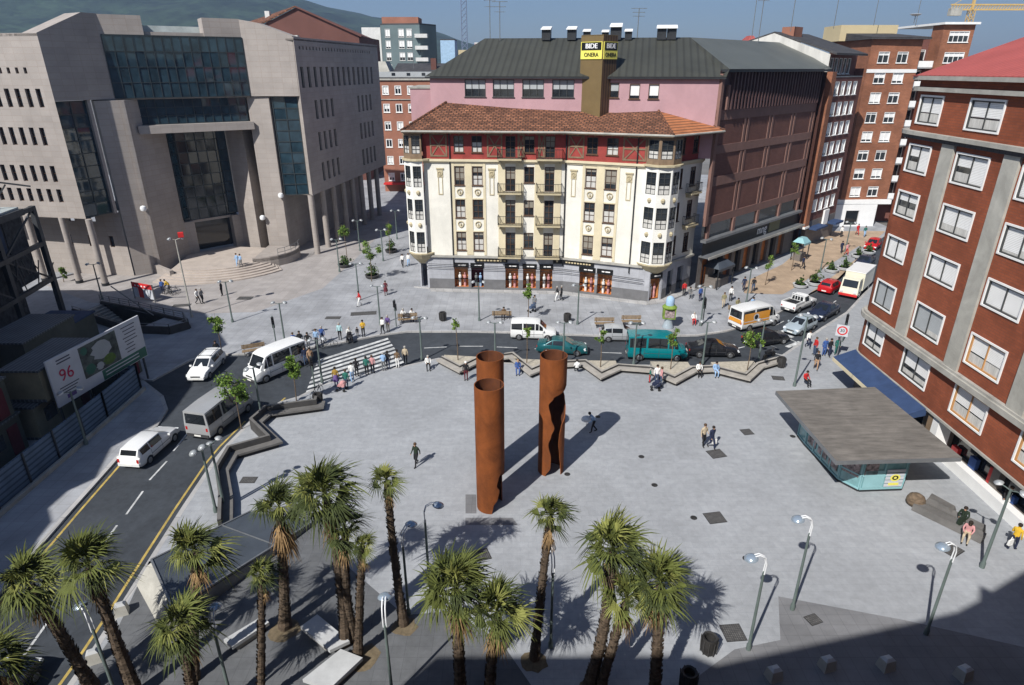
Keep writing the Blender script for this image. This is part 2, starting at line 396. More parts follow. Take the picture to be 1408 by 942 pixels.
# ---------------------------------------------------------------- camera, sky, sun
cam = bpy.data.cameras.new('camera'); co = bpy.data.objects.new('camera', cam); COL.objects.link(co)
co.location = (0, 0, 24); co.rotation_euler = (R(90 - 23.3), 0, 0)
cam.sensor_width = 36; cam.lens = 875 / 1408 * 36; cam.clip_start = .3; cam.clip_end = 20000
SC.camera = co
W = bpy.data.worlds.new('World'); SC.world = W; W.use_nodes = True
nt = W.node_tree; bg = nt.nodes['Background']
sky = nt.nodes.new('ShaderNodeTexSky'); sky.sky_type = 'NISHITA'; sky.sun_disc = False
SUN_EL, SUN_AZ = R(44.5), R(215)
sky.sun_elevation = SUN_EL; sky.sun_rotation = SUN_AZ; sky.air_density = 1.0; sky.dust_density = 1.0; sky.ozone_density = 4.5; sky.altitude = 60
nt.links.new(sky.outputs['Color'], bg.inputs['Color']); bg.inputs['Strength'].default_value = .062
sl = bpy.data.lights.new('sun', 'SUN'); so = bpy.data.objects.new('sun', sl); COL.objects.link(so)
sl.energy = 5; sl.angle = R(.53); sl.color = (1, .965, .91)
sd = Vector((math.sin(SUN_AZ) * math.cos(SUN_EL), math.cos(SUN_AZ) * math.cos(SUN_EL), math.sin(SUN_EL)))
so.rotation_euler = sd.to_track_quat('Z', 'Y').to_euler(); so.location = (0, -20, 60)
SC.view_settings.view_transform = 'Standard'; SC.view_settings.look = 'None'; SC.view_settings.gamma = 1; SC.view_settings.exposure = .4
SC.render.engine = 'CYCLES'
SC.cycles.volume_bounces = 0; SC.cycles.max_bounces = 6; SC.cycles.transparent_max_bounces = 8

# ---------------------------------------------------------------- ground, road, pavements
HOLE = [(-45.6, 66.6), (-36.4, 62.4), (-37.6, 59.2), (-46.3, 63.0)]          # stairwell of the underground
mb = MB(); mb.sheet([(-4000, -300), (4000, -300), (4000, 5000), (-4000, 5000)], -.13, 0, [HOLE]); struct('ground', mb, ['ground'])
mb = MB(); mb.sheet([(-33, 2), (-14, 2), (0, 45), (30, 48), (66, 92), (62, 104), (40, 82), (18, 66), (-34, 62)], -.122); struct('road', mb, ['asphalt'])
K_IN = [(-18.7, 3), (-18.87, 20.18), (-19.03, 22.69), (-19.21, 24.78), (-19.67, 30.76), (-19.94, 35.78), (-19.88, 37.74), (-19.43, 41.22), (-18.21, 44.04), (-17.04, 44.88), (-15.80, 46.92), (-12.73, 49.10), (-9.29, 50.71), (-6.63, 52.24),
        (-2.9, 51.5), (1.03, 51.07), (10.02, 50.86), (16.36, 50.56), (21.16, 50.56), (24.62, 52.88), (31.05, 59.43), (35.82, 64.01), (42.65, 72.42), (53, 84.5), (62, 94)]
K_N = [(-60, 50.6), (-36, 48.2), (-30.10, 47.72), (-28.81, 51.77), (-26.87, 53.04), (-23.88, 53.04), (-19.78, 54.19), (-16.30, 55.73), (-13.04, 57.53), (-10.40, 58.47), (-4.62, 58.47), (-0.29, 58.28), (8.95, 57.34), (13.92, 57.34), (18.24, 57.53),
       (21.44, 58.66), (24.14, 60.22), (26.67, 61.86), (33.18, 68.49), (40.66, 75.56), (46.42, 82.96), (52.08, 90.93), (62, 102)]
K_L = [(-24.3, 3), (-25.2, 20), (-25.75, 26.94), (-26.05, 30.76), (-26.43, 36.47), (-25.93, 40.38), (-26.42, 42.88), (-27.83, 45.01), (-31.30, 48.13), (-36, 46), (-60, 47)]
mb = MB(); mb.prism(K_IN + [(75, 88), (75, -20), (-18.7, -20)], -.3, 0, 0, 1, False); struct('plaza', mb, ['plaza', 'kerb'])
mb = MB(); pn = K_N + [(62, 160), (-110, 160), (-110, 50.6)]; mb.sheet(pn, 0, 0, [HOLE])
for a, b in zip(K_N, K_N[1:]): mb.poly([(*a, -.3), (*b, -.3), (*b, 0), (*a, 0)], 1)
struct('pavement', mb, ['pave', 'kerb'])
mb = MB(); mb.prism(K_L + [(-60, 3)], -.3, 0, 0, 1, False); struct('pavement', mb, ['pave', 'kerb'])
mb = MB()
def ribbon(mb, line, n0, n1, z, m=0):
    for i in range(len(line) - 1):
        q = []
        for k, nn in ((i, n0), (i + 1, n0), (i + 1, n1), (i, n1)):
            p = Vector(line[k]); t = Vector((0, 0))
            if k > 0: t += (p - Vector(line[k - 1])).normalized()
            if k < len(line) - 1: t += (Vector(line[k + 1]) - p).normalized()
            t.normalize(); q.append((p.x + t.y * nn, p.y - t.x * nn, z))
        if (Vector(q[1]) - Vector(q[0])).cross(Vector(q[2]) - Vector(q[0])).z < 0: q = q[::-1]
        mb.poly(q, m)
ribbon(mb, K_IN, 0, .28, .004); ribbon(mb, K_N, 0, -.28, .004); ribbon(mb, K_L, 0, -.28, .004)
struct('kerb', mb, ['kerb'])
# forecourt of the courthouse, beige street paving, darker bands
mb = MB(); mb.sheet([(-56, 73), (-47, 67), (-33, 63.5), (-27.5, 64), (-22.5, 72), (-21.5, 84), (-20, 116), (-26, 116), (-45, 88), (-56, 78)], .004); struct('paving', mb, ['pinkpave'])
mb = MB(); mb.sheet([(27, 70.2), (33.5, 69.6), (33.18, 68.49), (40.66, 75.56), (46.42, 82.96), (52.08, 90.93), (60, 101), (50, 101), (36, 82), (28, 74)], .004); struct('paving', mb, ['beigepave'])
mb = MB(); mb.sheet([(29.5, 68), (31, 66.5), (34, 69.5), (52, 90.2), (51, 91.6), (33, 71.5)], .008); struct('paving', mb, ['pave'])
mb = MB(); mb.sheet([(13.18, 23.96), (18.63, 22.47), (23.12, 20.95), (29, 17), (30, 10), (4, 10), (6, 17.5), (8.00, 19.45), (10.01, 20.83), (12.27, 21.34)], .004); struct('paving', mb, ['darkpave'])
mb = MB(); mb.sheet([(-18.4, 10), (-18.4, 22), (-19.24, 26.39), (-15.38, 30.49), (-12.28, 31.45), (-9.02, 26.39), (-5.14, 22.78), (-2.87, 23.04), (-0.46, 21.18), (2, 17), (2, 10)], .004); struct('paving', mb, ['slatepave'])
mb = MB()
for q in ([(-2.85, 32.16), (-2.19, 32.16), (-2.09, 30.35), (-2.73, 30.35)], [(-2.71, 29.96), (0.04, 29.96), (0.33, 29.32), (-2.66, 29.32)]): mb.sheet(q, .004)
struct('paving', mb, ['darkpave'])
# road markings
mb = MB()
La, Lb, Ra, Rb = Vector((-17.49, 52.03)), Vector((-16.69, 45.60)), Vector((-12.13, 57.17)), Vector((-9.60, 51.41))
n = 8
for i in range(n):
    t0, t1 = i / (n - .45), (i + .52) / (n - .45)
    mb.poly([(*La.lerp(Lb, t1), -.118), (*Ra.lerp(Rb, t1), -.118), (*Ra.lerp(Rb, t0), -.118), (*La.lerp(Lb, t0), -.118)])
struct('zebra_crossing', mb, ['paint_white'])
mb = MB()
def dash(a, b, w=.12, m=0):
    a, b = Vector(a), Vector(b); d = (b - a).normalized(); u = Vector((d.y, -d.x)) * w / 2
    mb.poly([(*(a - u), -.118), (*(a + u), -.118), (*(b + u), -.118), (*(b - u), -.118)][::1], m)
for a, b in (((-22.72, 30.42), (-22.93, 32.67)), ((-23.13, 33.82), (-23.08, 35.95)), ((-22.51, 27.22), (-22.71, 29.44)), ((-22.03, 22.51), (-21.77, 19.99)), ((-23.25, 37.19), (-23.37, 39.47)),
             ((-8.26, 54.69), (-6.17, 54.95)), ((-4.95, 55.12), (-2.75, 55.12)), ((-1.44, 54.95), (0.48, 54.78)), ((8.20, 53.69), (10.12, 53.52)), ((2.11, 54.52), (3.80, 54.35)), ((15.33, 52.88), (16.03, 53.04)),
             ((20.64, 54.35), (21.96, 55.03)), ((23.79, 53.69), (25.15, 52.88)), ((35.07, 66.30), (36.67, 67.99)), ((39.39, 71.06), (40.92, 72.97)), ((26.71, 57.34), (27.39, 55.90)), ((26.42, 55.21), (27.10, 54.52)), ((26.89, 60.42), (28.26, 61.65))):
    dash(a, b)
for i in range(4):
    a = Vector((26.36, 58.66)); b = Vector((27.14, 53.04)); p = a.lerp(b, (i + .3) / 4); dash(p + Vector((-.9, -.5)), p + Vector((.9, .75)), .45)
ln = [(-19.15, 3), *[(p[0] - .42, p[1]) for p in K_IN[1:8]]]
for a, b in zip(ln, ln[1:]): dash(a, b, .14, 1)
ln = [(p[0] + .4, p[1] - .1) for p in K_L[1:6]]
for a, b in zip(ln, ln[1:]): dash(a, b, .14, 1)
ln = [Vector((-18.53, 42.99)), Vector((-18.08, 44.88))]; dash(*ln, .14, 1)
struct('road_marking', mb, ['paint_white', 'paint_yellow'])

# ---------------------------------------------------------------- hills and the air
def hill(name, prof, y0, depth, seed):
    """ridge given as (x, height) at distance y0, sloping down towards us over depth"""
    r = random.Random(seed); mb = MB(); n = 14
    xs = [prof[0][0] + (prof[-1][0] - prof[0][0]) * i / 60 for i in range(61)]
    def hh(x):
        for a, b in zip(prof, prof[1:]):
            if a[0] <= x <= b[0]:
                t = (x - a[0]) / (b[0] - a[0]); return a[1] + (b[1] - a[1]) * t
        return 0
    V = {}
    for i, x in enumerate(xs):
        for j in range(n + 4):
            t = j / n; y = y0 - depth * (1 - t)
            h = hh(x) * (math.sin(min(t, 1) * PI / 2) ** 1.3 if t <= 1 else max(0, 1 - (t - 1) * 2.2)) - 2
            h += (r.random() - .5) * hh(x) * .05 + math.sin(x * .013 + t * 5) * hh(x) * .04
            V[i, j] = (x, y, max(h, -2))
    for i in range(60):
        for j in range(n + 3): mb.poly([V[i, j], V[i + 1, j], V[i + 1, j + 1], V[i, j + 1]])
    struct(name, mb, ['hill'], 180)
hill('hills', [(-2600, 170), (-2100, 255), (-1450, 300), (-1050, 290), (-764, 250), (-575, 202), (-386, 160), (-218, 118), (-134, 92), (-8, 66), (150, 40), (300, 10)], 2000, 1200, 3)
hill('hills', [(700, 8), (1200, 28), (1450, 66), (1560, 60), (1800, 64), (2100, 50), (2900, 70)], 2300, 700, 4)

# ================================================================ BUILDINGS
def poly_roof(mb, faces, m=0):
    for f in faces: mb.poly(f, m)
# ---------------------------------------------------------------- white apartment building with the tiled roof
A, B, C, D = (-9.7, 71.7), (5.9, 70.62), (14.3, 67.25), (21.3, 71.1)
wb = thing('apartment_building', 'cream white apartment building with red half timbered top floor and brown tiled hip roof', 'apartment building', (3, 76, 0))
FZ = [(4.8, 6.95), (8.55, 10.6), (12.15, 14.2)]; RED = (15.65, 17.4)
sA = .8                                                             # measured stations start 0.8 m left of A
AB_W = [(4.2, 5.3), (6.15, 7.3)]; AB_C = [(9.8, 10.9), (11.85, 12.95), (14.1, 15.15)]; BC_W = [(2.15, 3.35), (4.3, 5.55)]
ab_ops = [(a - sA, b - sA, z0, z1) for a, b in AB_W for z0, z1 in FZ]
for k, (a, b) in enumerate(AB_C): ab_ops += [(a - sA, b - sA, z0 - (.6 if k != 1 else -.35), z1) for z0, z1 in FZ]
mb = MB(); mb.grid(A, B, 4.05, 14.8, ab_ops, 0, .2)
bc_ops = [(a, b, z0, z1) for a, b in BC_W for z0, z1 in FZ]
mb.grid(B, C, 4.05, 14.8, bc_ops, 0, .2)
E0, E1 = (16.3, 67.9), (21.0, 72.25)
sd_ops = [(a, b, z0, z1) for a, b in ((1.2, 1.75), (2.15, 2.7), (4.2, 5.2)) for z0, z1 in FZ]
wpart('facade', mb, ['white_wall'], wb); mb = MB(); mb.grid(E0, E1, 4.05, 14.8, sd_ops, 0, .2); wpart('facade', mb, ['white_wall'], wb)
W0 = (-11.6, 84); W1 = (-11.4, 73.0)
mb = MB(); mb.grid(W0, W1, 4.05, 14.8, [], 0); wpart('facade', mb, ['white_wall'], wb)
mb = MB(); rf_ops = [(a - sA, b - sA, *RED) for a, b in AB_W] + [(a - sA, b - sA, RED[0] - (.5 if k != 1 else 0), RED[1]) for k, (a, b) in enumerate(AB_C)]
mb.grid(A, B, 14.8, 18.1, rf_ops, 0, .2); mb.grid(B, C, 14.8, 18.1, [(a, b, *RED) for a, b in BC_W], 0, .2)
wpart('top_storey', mb, ['red_wall'], wb); mb = MB(); mb.grid(E0, E1, 14.8, 18.1, [(1.2, 1.75, *RED), (2.15, 2.7, *RED), (4.2, 5.2, *RED)], 0, .2); wpart('top_storey', mb, ['red_wall'], wb)
mb = MB(); mb.grid(W0, W1, 14.8, 18.1, [], 0); wpart('top_storey', mb, ['red_wall'], wb)
def xpanel(p0, p1, a, b, z0, z1):                                   # half timbering
    mb = MB()
    def Pt(s, z): q = along(p0, p1, s, .035); return (q[0], q[1], z)
    for s in (a, b): mb.beam(Pt(s, z0), Pt(s, z1), .16, .06)
    for z in (z0 + .08, (z0 + z1) / 2, z1 - .08): mb.beam(Pt(a, z), Pt(b, z), .06, .16)
    c = (a + b) / 2; mz = (z0 + z1) / 2
    for q in ((a, z0), (b, z0), (a, z1), (b, z1)): mb.beam(Pt(*q), Pt(c, mz), .05, .12)
    wpart('timber_frame', mb, ['timber'], wb)
for a, b in ((.9, 2.6), (7.1, 8.6)): xpanel(A, B, a, b, 15.2, 17.6)
for a, b in ((12.6, 13.2), (10.4, 11)): xpanel(A, B, a, b, 15.2, 17.6)
xpanel(B, C, .2, 1.8, 15.2, 17.6); xpanel(B, C, 6.1, 8.4, 15.2, 17.6)
for p0, p1 in ((A, B), (B, C), (E0, E1), (W0, W1)):
    mb = MB(); mb.obox(p0, p1, 0, .28, 14.72, 14.95, 0); mb.obox(p0, p1, 0, .14, 14.55, 14.72, 0); wpart('cornice', mb, ['cream'], wb)
    mb = MB(); mb.obox(p0, p1, 0, .3, 3.98, 4.2, 0); wpart('string_course', mb, ['stone_ledge'], wb)
#                                                           # cream window surrounds and bands
for p0, p1, pr, off in ((A, B, AB_W, sA), (B, C, BC_W, 0)):
    mb = MB(); a, b = pr[0][0] - off, pr[1][1] - off; m1, m2 = pr[0][1] - off, pr[1][0] - off
    for s0, s1 in ((a - .32, a - .04), (m1 + .04, m2 - .04), (b + .04, b + .32)): mb.obox(along(p0, p1, s0), along(p0, p1, s1), 0, .07, 4.3, 14.55, 0)
    for s0, s1 in ((a, m1), (m2, b)):
        for z0, z1 in ((6.97, 7.1), (10.62, 10.75), (14.22, 14.45)): mb.obox(along(p0, p1, s0 - .03), along(p0, p1, s1 + .03), 0, .065, z0, z1, 0)
    wpart('window_surround', mb, ['cream'], wb)
for s0, s1 in ((9.0, 9.78), (10.92, 11.8), (13.0, 14.05), (15.18, 15.9)): mb = MB(); mb.obox(along(A, B, s0 - sA), along(A, B, s1 - sA), 0, .05, 4.3, 14.5, 0); wpart('stone_pier', mb, ['cream'], wb)
#                                                          # garlands between floors and tall stucco panels
def relief(p0, p1, s, z, r=.3, mb=None):
    own = mb is None; mb = mb or MB()
    def Pt(a, zz, n): q = along(p0, p1, s + a, n); return (q[0], q[1], zz)
    ring = [Pt(r * math.sin(t) * (1 - .25 * math.cos(t)), z - r * 1.1 * math.cos(t), .06) for t in [2 * PI * k / 10 for k in range(11)]]
    mb.tube(ring, .07, 5, 0, False); mb.tube([Pt(0, z - .1, .04), Pt(0, z + .12, .1)], [.12, .05], 6)
    if own: wpart('stucco_garland', mb, ['cream_dark'], wb)
for p0, p1, pr, off in ((A, B, AB_W, sA), (B, C, BC_W, 0)):
    for a, b in pr:
        for z in (7.82, 11.42): relief(p0, p1, (a + b) / 2 - off, z)
def cart(p0, p1, s):
    mb = MB()
    for x0, x1, z0, z1, d in ((-.42, .42, 13.85, 14.0, .12), (-.32, .32, 13.0, 13.85, .06), (-.26, -.18, 11.2, 13.0, .06), (.18, .26, 11.2, 13.0, .06), (-.26, .26, 11.1, 11.2, .06)):
        mb.obox(along(p0, p1, s + x0), along(p0, p1, s + x1), 0, d, z0, z1, 0)
    relief(p0, p1, s, 13.4, .22, mb); wpart('stucco_panel', mb, ['cream_dark'], wb)
for p0, p1, s in ((A, B, 2.1 - .3), (A, B, 8.3 - sA), (B, C, .85), (B, C, 6.9)): cart(p0, p1, s)
k = 0
for p0, p1, pr, off in ((A, B, AB_W, sA), (B, C, BC_W, 0)):
    for a, b in pr:
        for z0, z1 in FZ + [RED]:
            k += 1
            window(wb, p0, p1, a - off, z0, b - a, z1 - z0, frame='frame_brown', nv=1, nh=2, blind=(0, .3, 0, .75, 0, .15)[k % 6], bmat='shutter', rec=.1, low=(.0, .5, .6)[k % 3])
for j, (a, b) in enumerate(AB_C):
    for z0, z1 in FZ + [RED]:
        z0 = z0 - ((.6 if j != 1 else -.35) if z0 < 15 else (.5 if j != 1 else 0)); k += 1
        window(wb, A, B, a - sA, z0, b - a, z1 - z0, frame='frame_brown', nv=1, nh=3 if j != 1 else 1, blind=(.2, .5, 0)[k % 3], bmat='shutter', rec=.1, sill=j == 1)
for a, b in ((1.2, 1.75), (2.15, 2.7), (4.2, 5.2)):
    for z0, z1 in FZ + [RED]: window(wb, E0, E1, a, z0, b - a, z1 - z0, frame='frame_brown', nv=1, nh=2, blind=.2, bmat='shutter', rec=.1)
def balcony(root, p0, p1, s0, s1, z, out=.95, h=1.0, mat_='dark_metal', nb=14, slab='cream_dark'):
    sb = MB(); sb.obox(along(p0, p1, s0), along(p0, p1, s1), 0, out, z - .16, z, 0)
    for s in (s0 + .25, s1 - .25): sb.obox(along(p0, p1, s - .1), along(p0, p1, s + .1), 0, out * .7, z - .5, z - .162, 0)
    bo = wpart('balcony', sb, [slab], root)
    rb = MB()
    cs = [along(p0, p1, s0, .04), along(p0, p1, s0, out - .05), along(p0, p1, s1, out - .05), along(p0, p1, s1, .04)]
    for a, b in zip(cs, cs[1:]):
        for zz in (z + .08, z + h): rb.beam((*a, zz), (*b, zz), .05)
        L_ = (Vector(a) - Vector(b)).length; q = max(2, int(L_ / .16))
        for i in range(q + 1):
            p = Vector(a).lerp(Vector(b), i / q); rb.beam((p.x, p.y, z + .08), (p.x, p.y, z + h), .028)
    wpart('railing', rb, [mat_], bo, root=root)
for z in (4.3, 7.95, 11.5, 15.1):
    balcony(wb, A, B, 9.0 - sA, 11.6 - sA, z); balcony(wb, A, B, 13.2 - sA, 15.95 - sA, z)
for z in (7.95, 11.5): balcony(wb, E0, E1, 3.6, 5.7, z, .8)
def bay(cx, cy, r, rot, nface, faces):
    pts = [(cx + r * math.cos(rot + 2 * PI * i / 8), cy + r * math.sin(rot + 2 * PI * i / 8)) for i in range(8)]
    b1 = MB(); b2 = MB(); q = []
    for i in faces:
        p1, p0 = pts[(i + 1) % 8], pts[i]
        L_ = (Vector(p0) - Vector(p1)).length
        ops = [(.16, L_ - .16, z0 - .15, z1 + .05) for z0, z1 in FZ]
        b1.grid(p0, p1, 4.5, 14.8, ops, 0, .12); b2.grid(p0, p1, 14.8, 18.0, [(.16, L_ - .16, RED[0] - .1, RED[1])], 0, .12)
        for z0, z1 in FZ: q.append((p0, p1, .16, z0 - .15, L_ - .32, z1 - z0 + .2))
        q.append((p0, p1, .16, RED[0] - .1, L_ - .32, RED[1] - RED[0] + .1))
    b1.lathe([(r * .35, 3.1), (r * .75, 3.75), (r * .99, 4.25), (r * 1.05, 4.4), (r * 1.05, 4.52)], (cx, cy, 0), 8 if False else 16, 1)
    bo = wpart('bay_window', b1, ['white_trim', 'cream_dark'], wb); wpart('bay_top', b2, ['timber'], wb)
    r3 = MB()
    r3.lathe([(r * 1.02, 14.75), (r * 1.12, 14.8), (r * 1.12, 14.98), (r, 15.0)], (cx, cy, 0), 16, 0); wpart('bay_cornice', r3, ['cream_dark'], wb)
    for p0, p1, s, z, w, h in q: window(wb, p0, p1, s, z, w, h, frame='frame_dark', nv=0 if w < .7 else 1, nh=3, blind=0, rec=.06, ft=.05, sill=False, low=.4)
    for p0, p1, *_ in q[::4]:
        L_ = (Vector(p0) - Vector(p1)).length
        for z in (7.75, 11.35):
            g0 = along(p0, p1, L_ / 2, .03)
            dm = MB(); dm.lathe([(.02, -.3), (.2, -.1), (.24, .12), (.1, .28)], (g0[0], g0[1], z), 6); wpart('stucco_garland', dm, ['cream_dark'], wb)
bay(-10.35, 72.5, 1.6, R(202.5), 8, [6, 7, 0, 1, 2] if False else [6, 7, 0, 1])
bay(15.6, 68.05, 1.95, R(202.5), 8, [7, 0, 1, 2, 3])
# ground floor shops
mb = MB(); SW_AB = [(3.76, 5.4), (5.75, 7.2), (9.75, 11.25), (11.8, 13.3), (13.75, 15.2)]; SW_BC = [(1.95, 3.75), (4.05, 5.75)]
ops = [(a - sA, b - sA, .3, 3.3) for a, b in SW_AB]; opc = [(a, b, .3, 3.3) for a, b in SW_BC]
A2 = (-10.9, 72.6)
mb.grid(A, B, 1.35, 4.05, [(a, b, 1.35, d) for a, b, c, d in ops], 0, .35); mb.grid(B, C, 1.35, 4.05, [(a, b, 1.35, d) for a, b, c, d in opc], 0, .35)
mb.grid(C, (15.1, 66.95), 1.35, 4.05, [], 0); mb.grid((15.1, 66.95), (16.7, 67.6), 0, 4.05, [(.15, 1.55, .15, 3.2)], 0, .3); mb.grid((16.7, 67.6), E1, 1.35, 4.05, [(1.0, 2.2, 1.35, 3.2), (3.2, 4.6, 1.35, 3.2)], 0, .3)
mb.grid(W0, A2, 0, 4.05, [], 0); mb.grid(A2, A, 0, 4.05, [(.2, 1.2, .1, 3.0)], 0, .3)
mb.grid(A, B, 0, 1.35, [(a, b, c, 1.35) for a, b, c, d in ops], 1, .35); mb.grid(B, C, 0, 1.35, [(a, b, c, 1.35) for a, b, c, d in opc], 1, .35)
mb.grid(C, (15.1, 66.95), 0, 1.35, [], 1); mb.grid((16.7, 67.6), E1, 0, 1.35, [(1.0, 2.2, .3, 1.35), (3.2, 4.6, .3, 1.35)], 1, .3)
for p0, p1 in ((A, B), (B, C)): mb.obox(p0, p1, .0, .12, .0, .22, 1)
wpart('ground_floor', mb, ['shop_stone', 'shop_plinth'], wb)
mb = MB(); mb.prism([(A[0] - 2, A[1] + .6), A, (A[0] + .2, A[1] - .9), (B[0] - .1, B[1] - .95), (C[0] + .6, C[1] - 1.1), (17.2, 66.9), (21.8, 71.4), (21.0, 72.2), (16.5, 68.0), C, B, (A[0] + .3, A[1] + .05)], .0, .16, 0); wpart('plinth_step', mb, ['kerb'], wb)
def shopwin(p0, p1, s, w, tint):
    z0, h = .3, 3.0
    g = MB(); O = lambda a, n, z: (*along(p0, p1, s + a, -n), z)
    g.poly([O(0, .9, z0), O(w, .9, z0), O(w, .9, z0 + h - .6), O(0, .9, z0 + h - .6)], 0)                     # back wall of the display
    g.poly([O(0, .35, z0), O(w, .35, z0), O(w, .9, z0), O(0, .9, z0)], 1); g.poly([O(0, .35, z0), O(0, .9, z0), O(0, .9, 2.7), O(0, .35, 2.7)], 0); g.poly([O(w, .9, z0), O(w, .35, z0), O(w, .35, 2.7), O(w, .9, 2.7)], 0)
    o = wpart('shop_window', g, ['shop_light' if tint else 'cl_maroon', 'orange_wood'], wb)
    m_ = MB()
    for a, hh in ((w * .35, 1.55), (w * .7, 1.7)):
        q = along(p0, p1, s + a, -.62); c = (q[0], q[1], z0)
        m_.lathe([(.13, 0), (.16, .55), (.13, .85), (.2, 1.2), (.16, 1.36), (.05, 1.42), (.1, 1.52), (.08, 1.66), (.02, 1.7)], c, 8, 0 if a < w / 2 else 1)
    wpart('mannequin', m_, ['cl_white' if tint else 'cl_grey', 'cl_pink' if tint else 'cl_lblue'], o, root=wb)
    s_ = MB(); s_.obox(along(p0, p1, s - .06), along(p0, p1, s + w + .06), -.3, .1, 2.75, 3.32, 0)
    for a, b in ((.3, .48), (.54, .86)): s_.obox(along(p0, p1, s + w * a), along(p0, p1, s + w * b), .1, .12, 2.98, 3.1, 1)
    wpart('shop_sign', s_, ['sign_black', 'sign_white'], wb)
for i, (a, b) in enumerate(SW_AB): shopwin(A, B, a - sA, b - a, i != 1)
for i, (a, b) in enumerate(SW_BC): shopwin(B, C, a, b - a, True)
shopwin((15.1, 66.95), (16.7, 67.6), .15, 1.4, True)
mb = MB(); mb.obox(along(A, B, 6.2 - sA), along(A, B, 10 - sA), .0, .16, 3.45, 3.9, 0)
m2 = MB(); m2.obox(along(A, B, 15.25 - sA), B, 0, .16, 3.45, 3.9, 0); m2.obox(B, along(B, C, 3.6), .0, .16, 3.45, 3.9, 0)
for a in range(9): mb.obox(along(A, B, 6.5 - sA + a * .38), along(A, B, 6.75 - sA + a * .38), .16, .175, 3.6, 3.75, 1); m2.obox(along(B, C, .3 + a * .34), along(B, C, .52 + a * .34), .16, .175, 3.6, 3.75, 1)
wpart('fascia_sign', mb, ['sign_black', 'far_ochre'], wb); wpart('fascia_sign', m2, ['sign_black', 'far_ochre'], wb)
mb = MB()
for dz, dn in ((0, .24), (-.42, .22)):
    ln = [along(A, B, -.6, dn), along(A, B, 5, dn), along(A, B, 11, dn), (B[0] - .1, B[1] - dn), along(B, C, 4.5, dn), along(B, C, 9.3, dn)]; mb.tube([(*p, 3.2 - .1 * i + dz - (.05 if i % 2 else 0)) for i, p in enumerate(ln)], .03, 5)
m2 = MB(); wpart('cable', mb, ['black'], wb)
for s, p0, p1 in ((2.95, A, B), (15.55, A, B), (7.6, B, C)):
    q = along(p0, p1, s, .12); mb = MB(); mb.tube([(*q, 3.2), (*q, 17.9)], .07, 6); wpart('downpipe', mb, ['dark_metal'], wb)
rz0, rz1 = 17.95, 20.85
e0, eb, ec, ed, ek, ej = (-11.75, 70.6), (5.65, 69.3), (15.9, 65.5), (22.5, 70.6), (17, 84), (-12.4, 85)
r0, rm, r1 = (-6.8, 77.6), (5.2, 77.4), (15.6, 76.2)
def z_(p, z): return (p[0], p[1], z)
mb = MB()
poly_roof(mb, [[z_(e0, rz0), z_(eb, rz0), z_(rm, rz1), z_(r0, rz1)], [z_(eb, rz0), z_(ec, rz0), z_(r1, rz1), z_(rm, rz1)], [z_(ek, rz0), z_(ej, rz0), z_(r0, rz1), z_(rm, rz1)], [z_(ej, rz0), z_(e0, rz0), z_(r0, rz1)], [z_(ed, rz0), z_(ek, rz0), z_(rm, rz1), z_(r1, rz1)]])
poly_roof(mb, [[z_(ec, rz0), z_(ed, rz0), z_(r1, rz1)]], 1)
for a, b in ((r0, e0), (r1, ec), (r0, rm), (rm, r1), (r1, ed)):
    za = rz1; zb = rz0 if b in (e0, ec, ed) else rz1
    mb.tube([z_(a, za + .03), z_(b, zb + .03)], .14, 6, 0)
ro = wpart('roof', mb, ['tile_roof', 'tile_roof_new'], wb)
mb = MB(); ring = [e0, eb, ec, ed, ek, ej]
mb.prism(ring, rz0 - .22, rz0 - .02, 0)
for a, b in zip(ring[:3], ring[1:4]): mb.tube([z_(a, rz0 - .05), z_(b, rz0 - .05)], .1, 6, 1)
for p0, p1, n in ((A, B, 17), (B, C, 10), (E0, E1, 6)):
    L_ = (Vector(p0) - Vector(p1)).length
    for i in range(n):
        q = along(p0, p1, L_ * (i + .5) / n, 0); q2 = along(p0, p1, L_ * (i + .5) / n, .85); mb.beam((*q, rz0 - .32), (*q2, rz0 - .3), .12, .16, 0)
wpart('eaves', mb, ['timber', 'pale_stone'], ro, root=wb)

# ---------------------------------------------------------------- brown cinema and shopping building behind it
M0, M1 = (21.5, 71.3), (39.7, 88.58)
ma = thing('shopping_centre', 'pink and brown brick shopping centre with dark ribbed metal roof behind the white building', 'shopping centre', (26, 82, 0))
mb = MB()
mb.grid(M0, M1, 7.6, 19.1, [], 0); mb.grid((40.2, 88.1), (42, 99), 0, 23.6, [], 0)
wpart('brick_wall', mb, ['mall_brick'], ma)
mb = MB()
for z0, z1 in ((7.6, 8.5), (11.9, 12.9), (15.4, 16.3), (18.9, 19.95)): mb.obox(M0, M1, 0, .1, z0, z1, 0)
for s in (7.0, 12.95, 18.9, 24.6):
    for k in (-.42, .42):
        for z0, z1 in ((8.5, 11.9), (12.9, 15.4), (16.3, 18.9)): mb.obox(along(M0, M1, s + k - .2), along(M0, M1, s + k + .2), 0, .085, z0, z1, 0)
mb.obox(along(M0, M1, .0), along(M0, M1, .5), 0, .35, 7.6, 23.5, 0); mb.obox(along(M0, M1, 1.6), along(M0, M1, 2.0), 0, .3, 19.95, 22.4, 0)
wpart('brick_frame', mb, ['mall_beam'], ma)
mb = MB(); mb.grid(M0, M1, 19.1, 23.8, [], 0)
for i in range(31): mb.obox(along(M0, M1, 2.4 + i * .73), along(M0, M1, 2.62 + i * .73), 0, .4, 19.95, 23.7, 0)
wpart('louvre_screen', mb, ['louvre'], ma)
mb = MB(); mb.grid(M0, M1, 6.0, 7.6, [], 0)
for s in (1.2, 7.0, 13, 19, 24.6): mb.obox(along(M0, M1, s - .25), along(M0, M1, s + .25), 0, .2, 6.0, 7.6, 1)
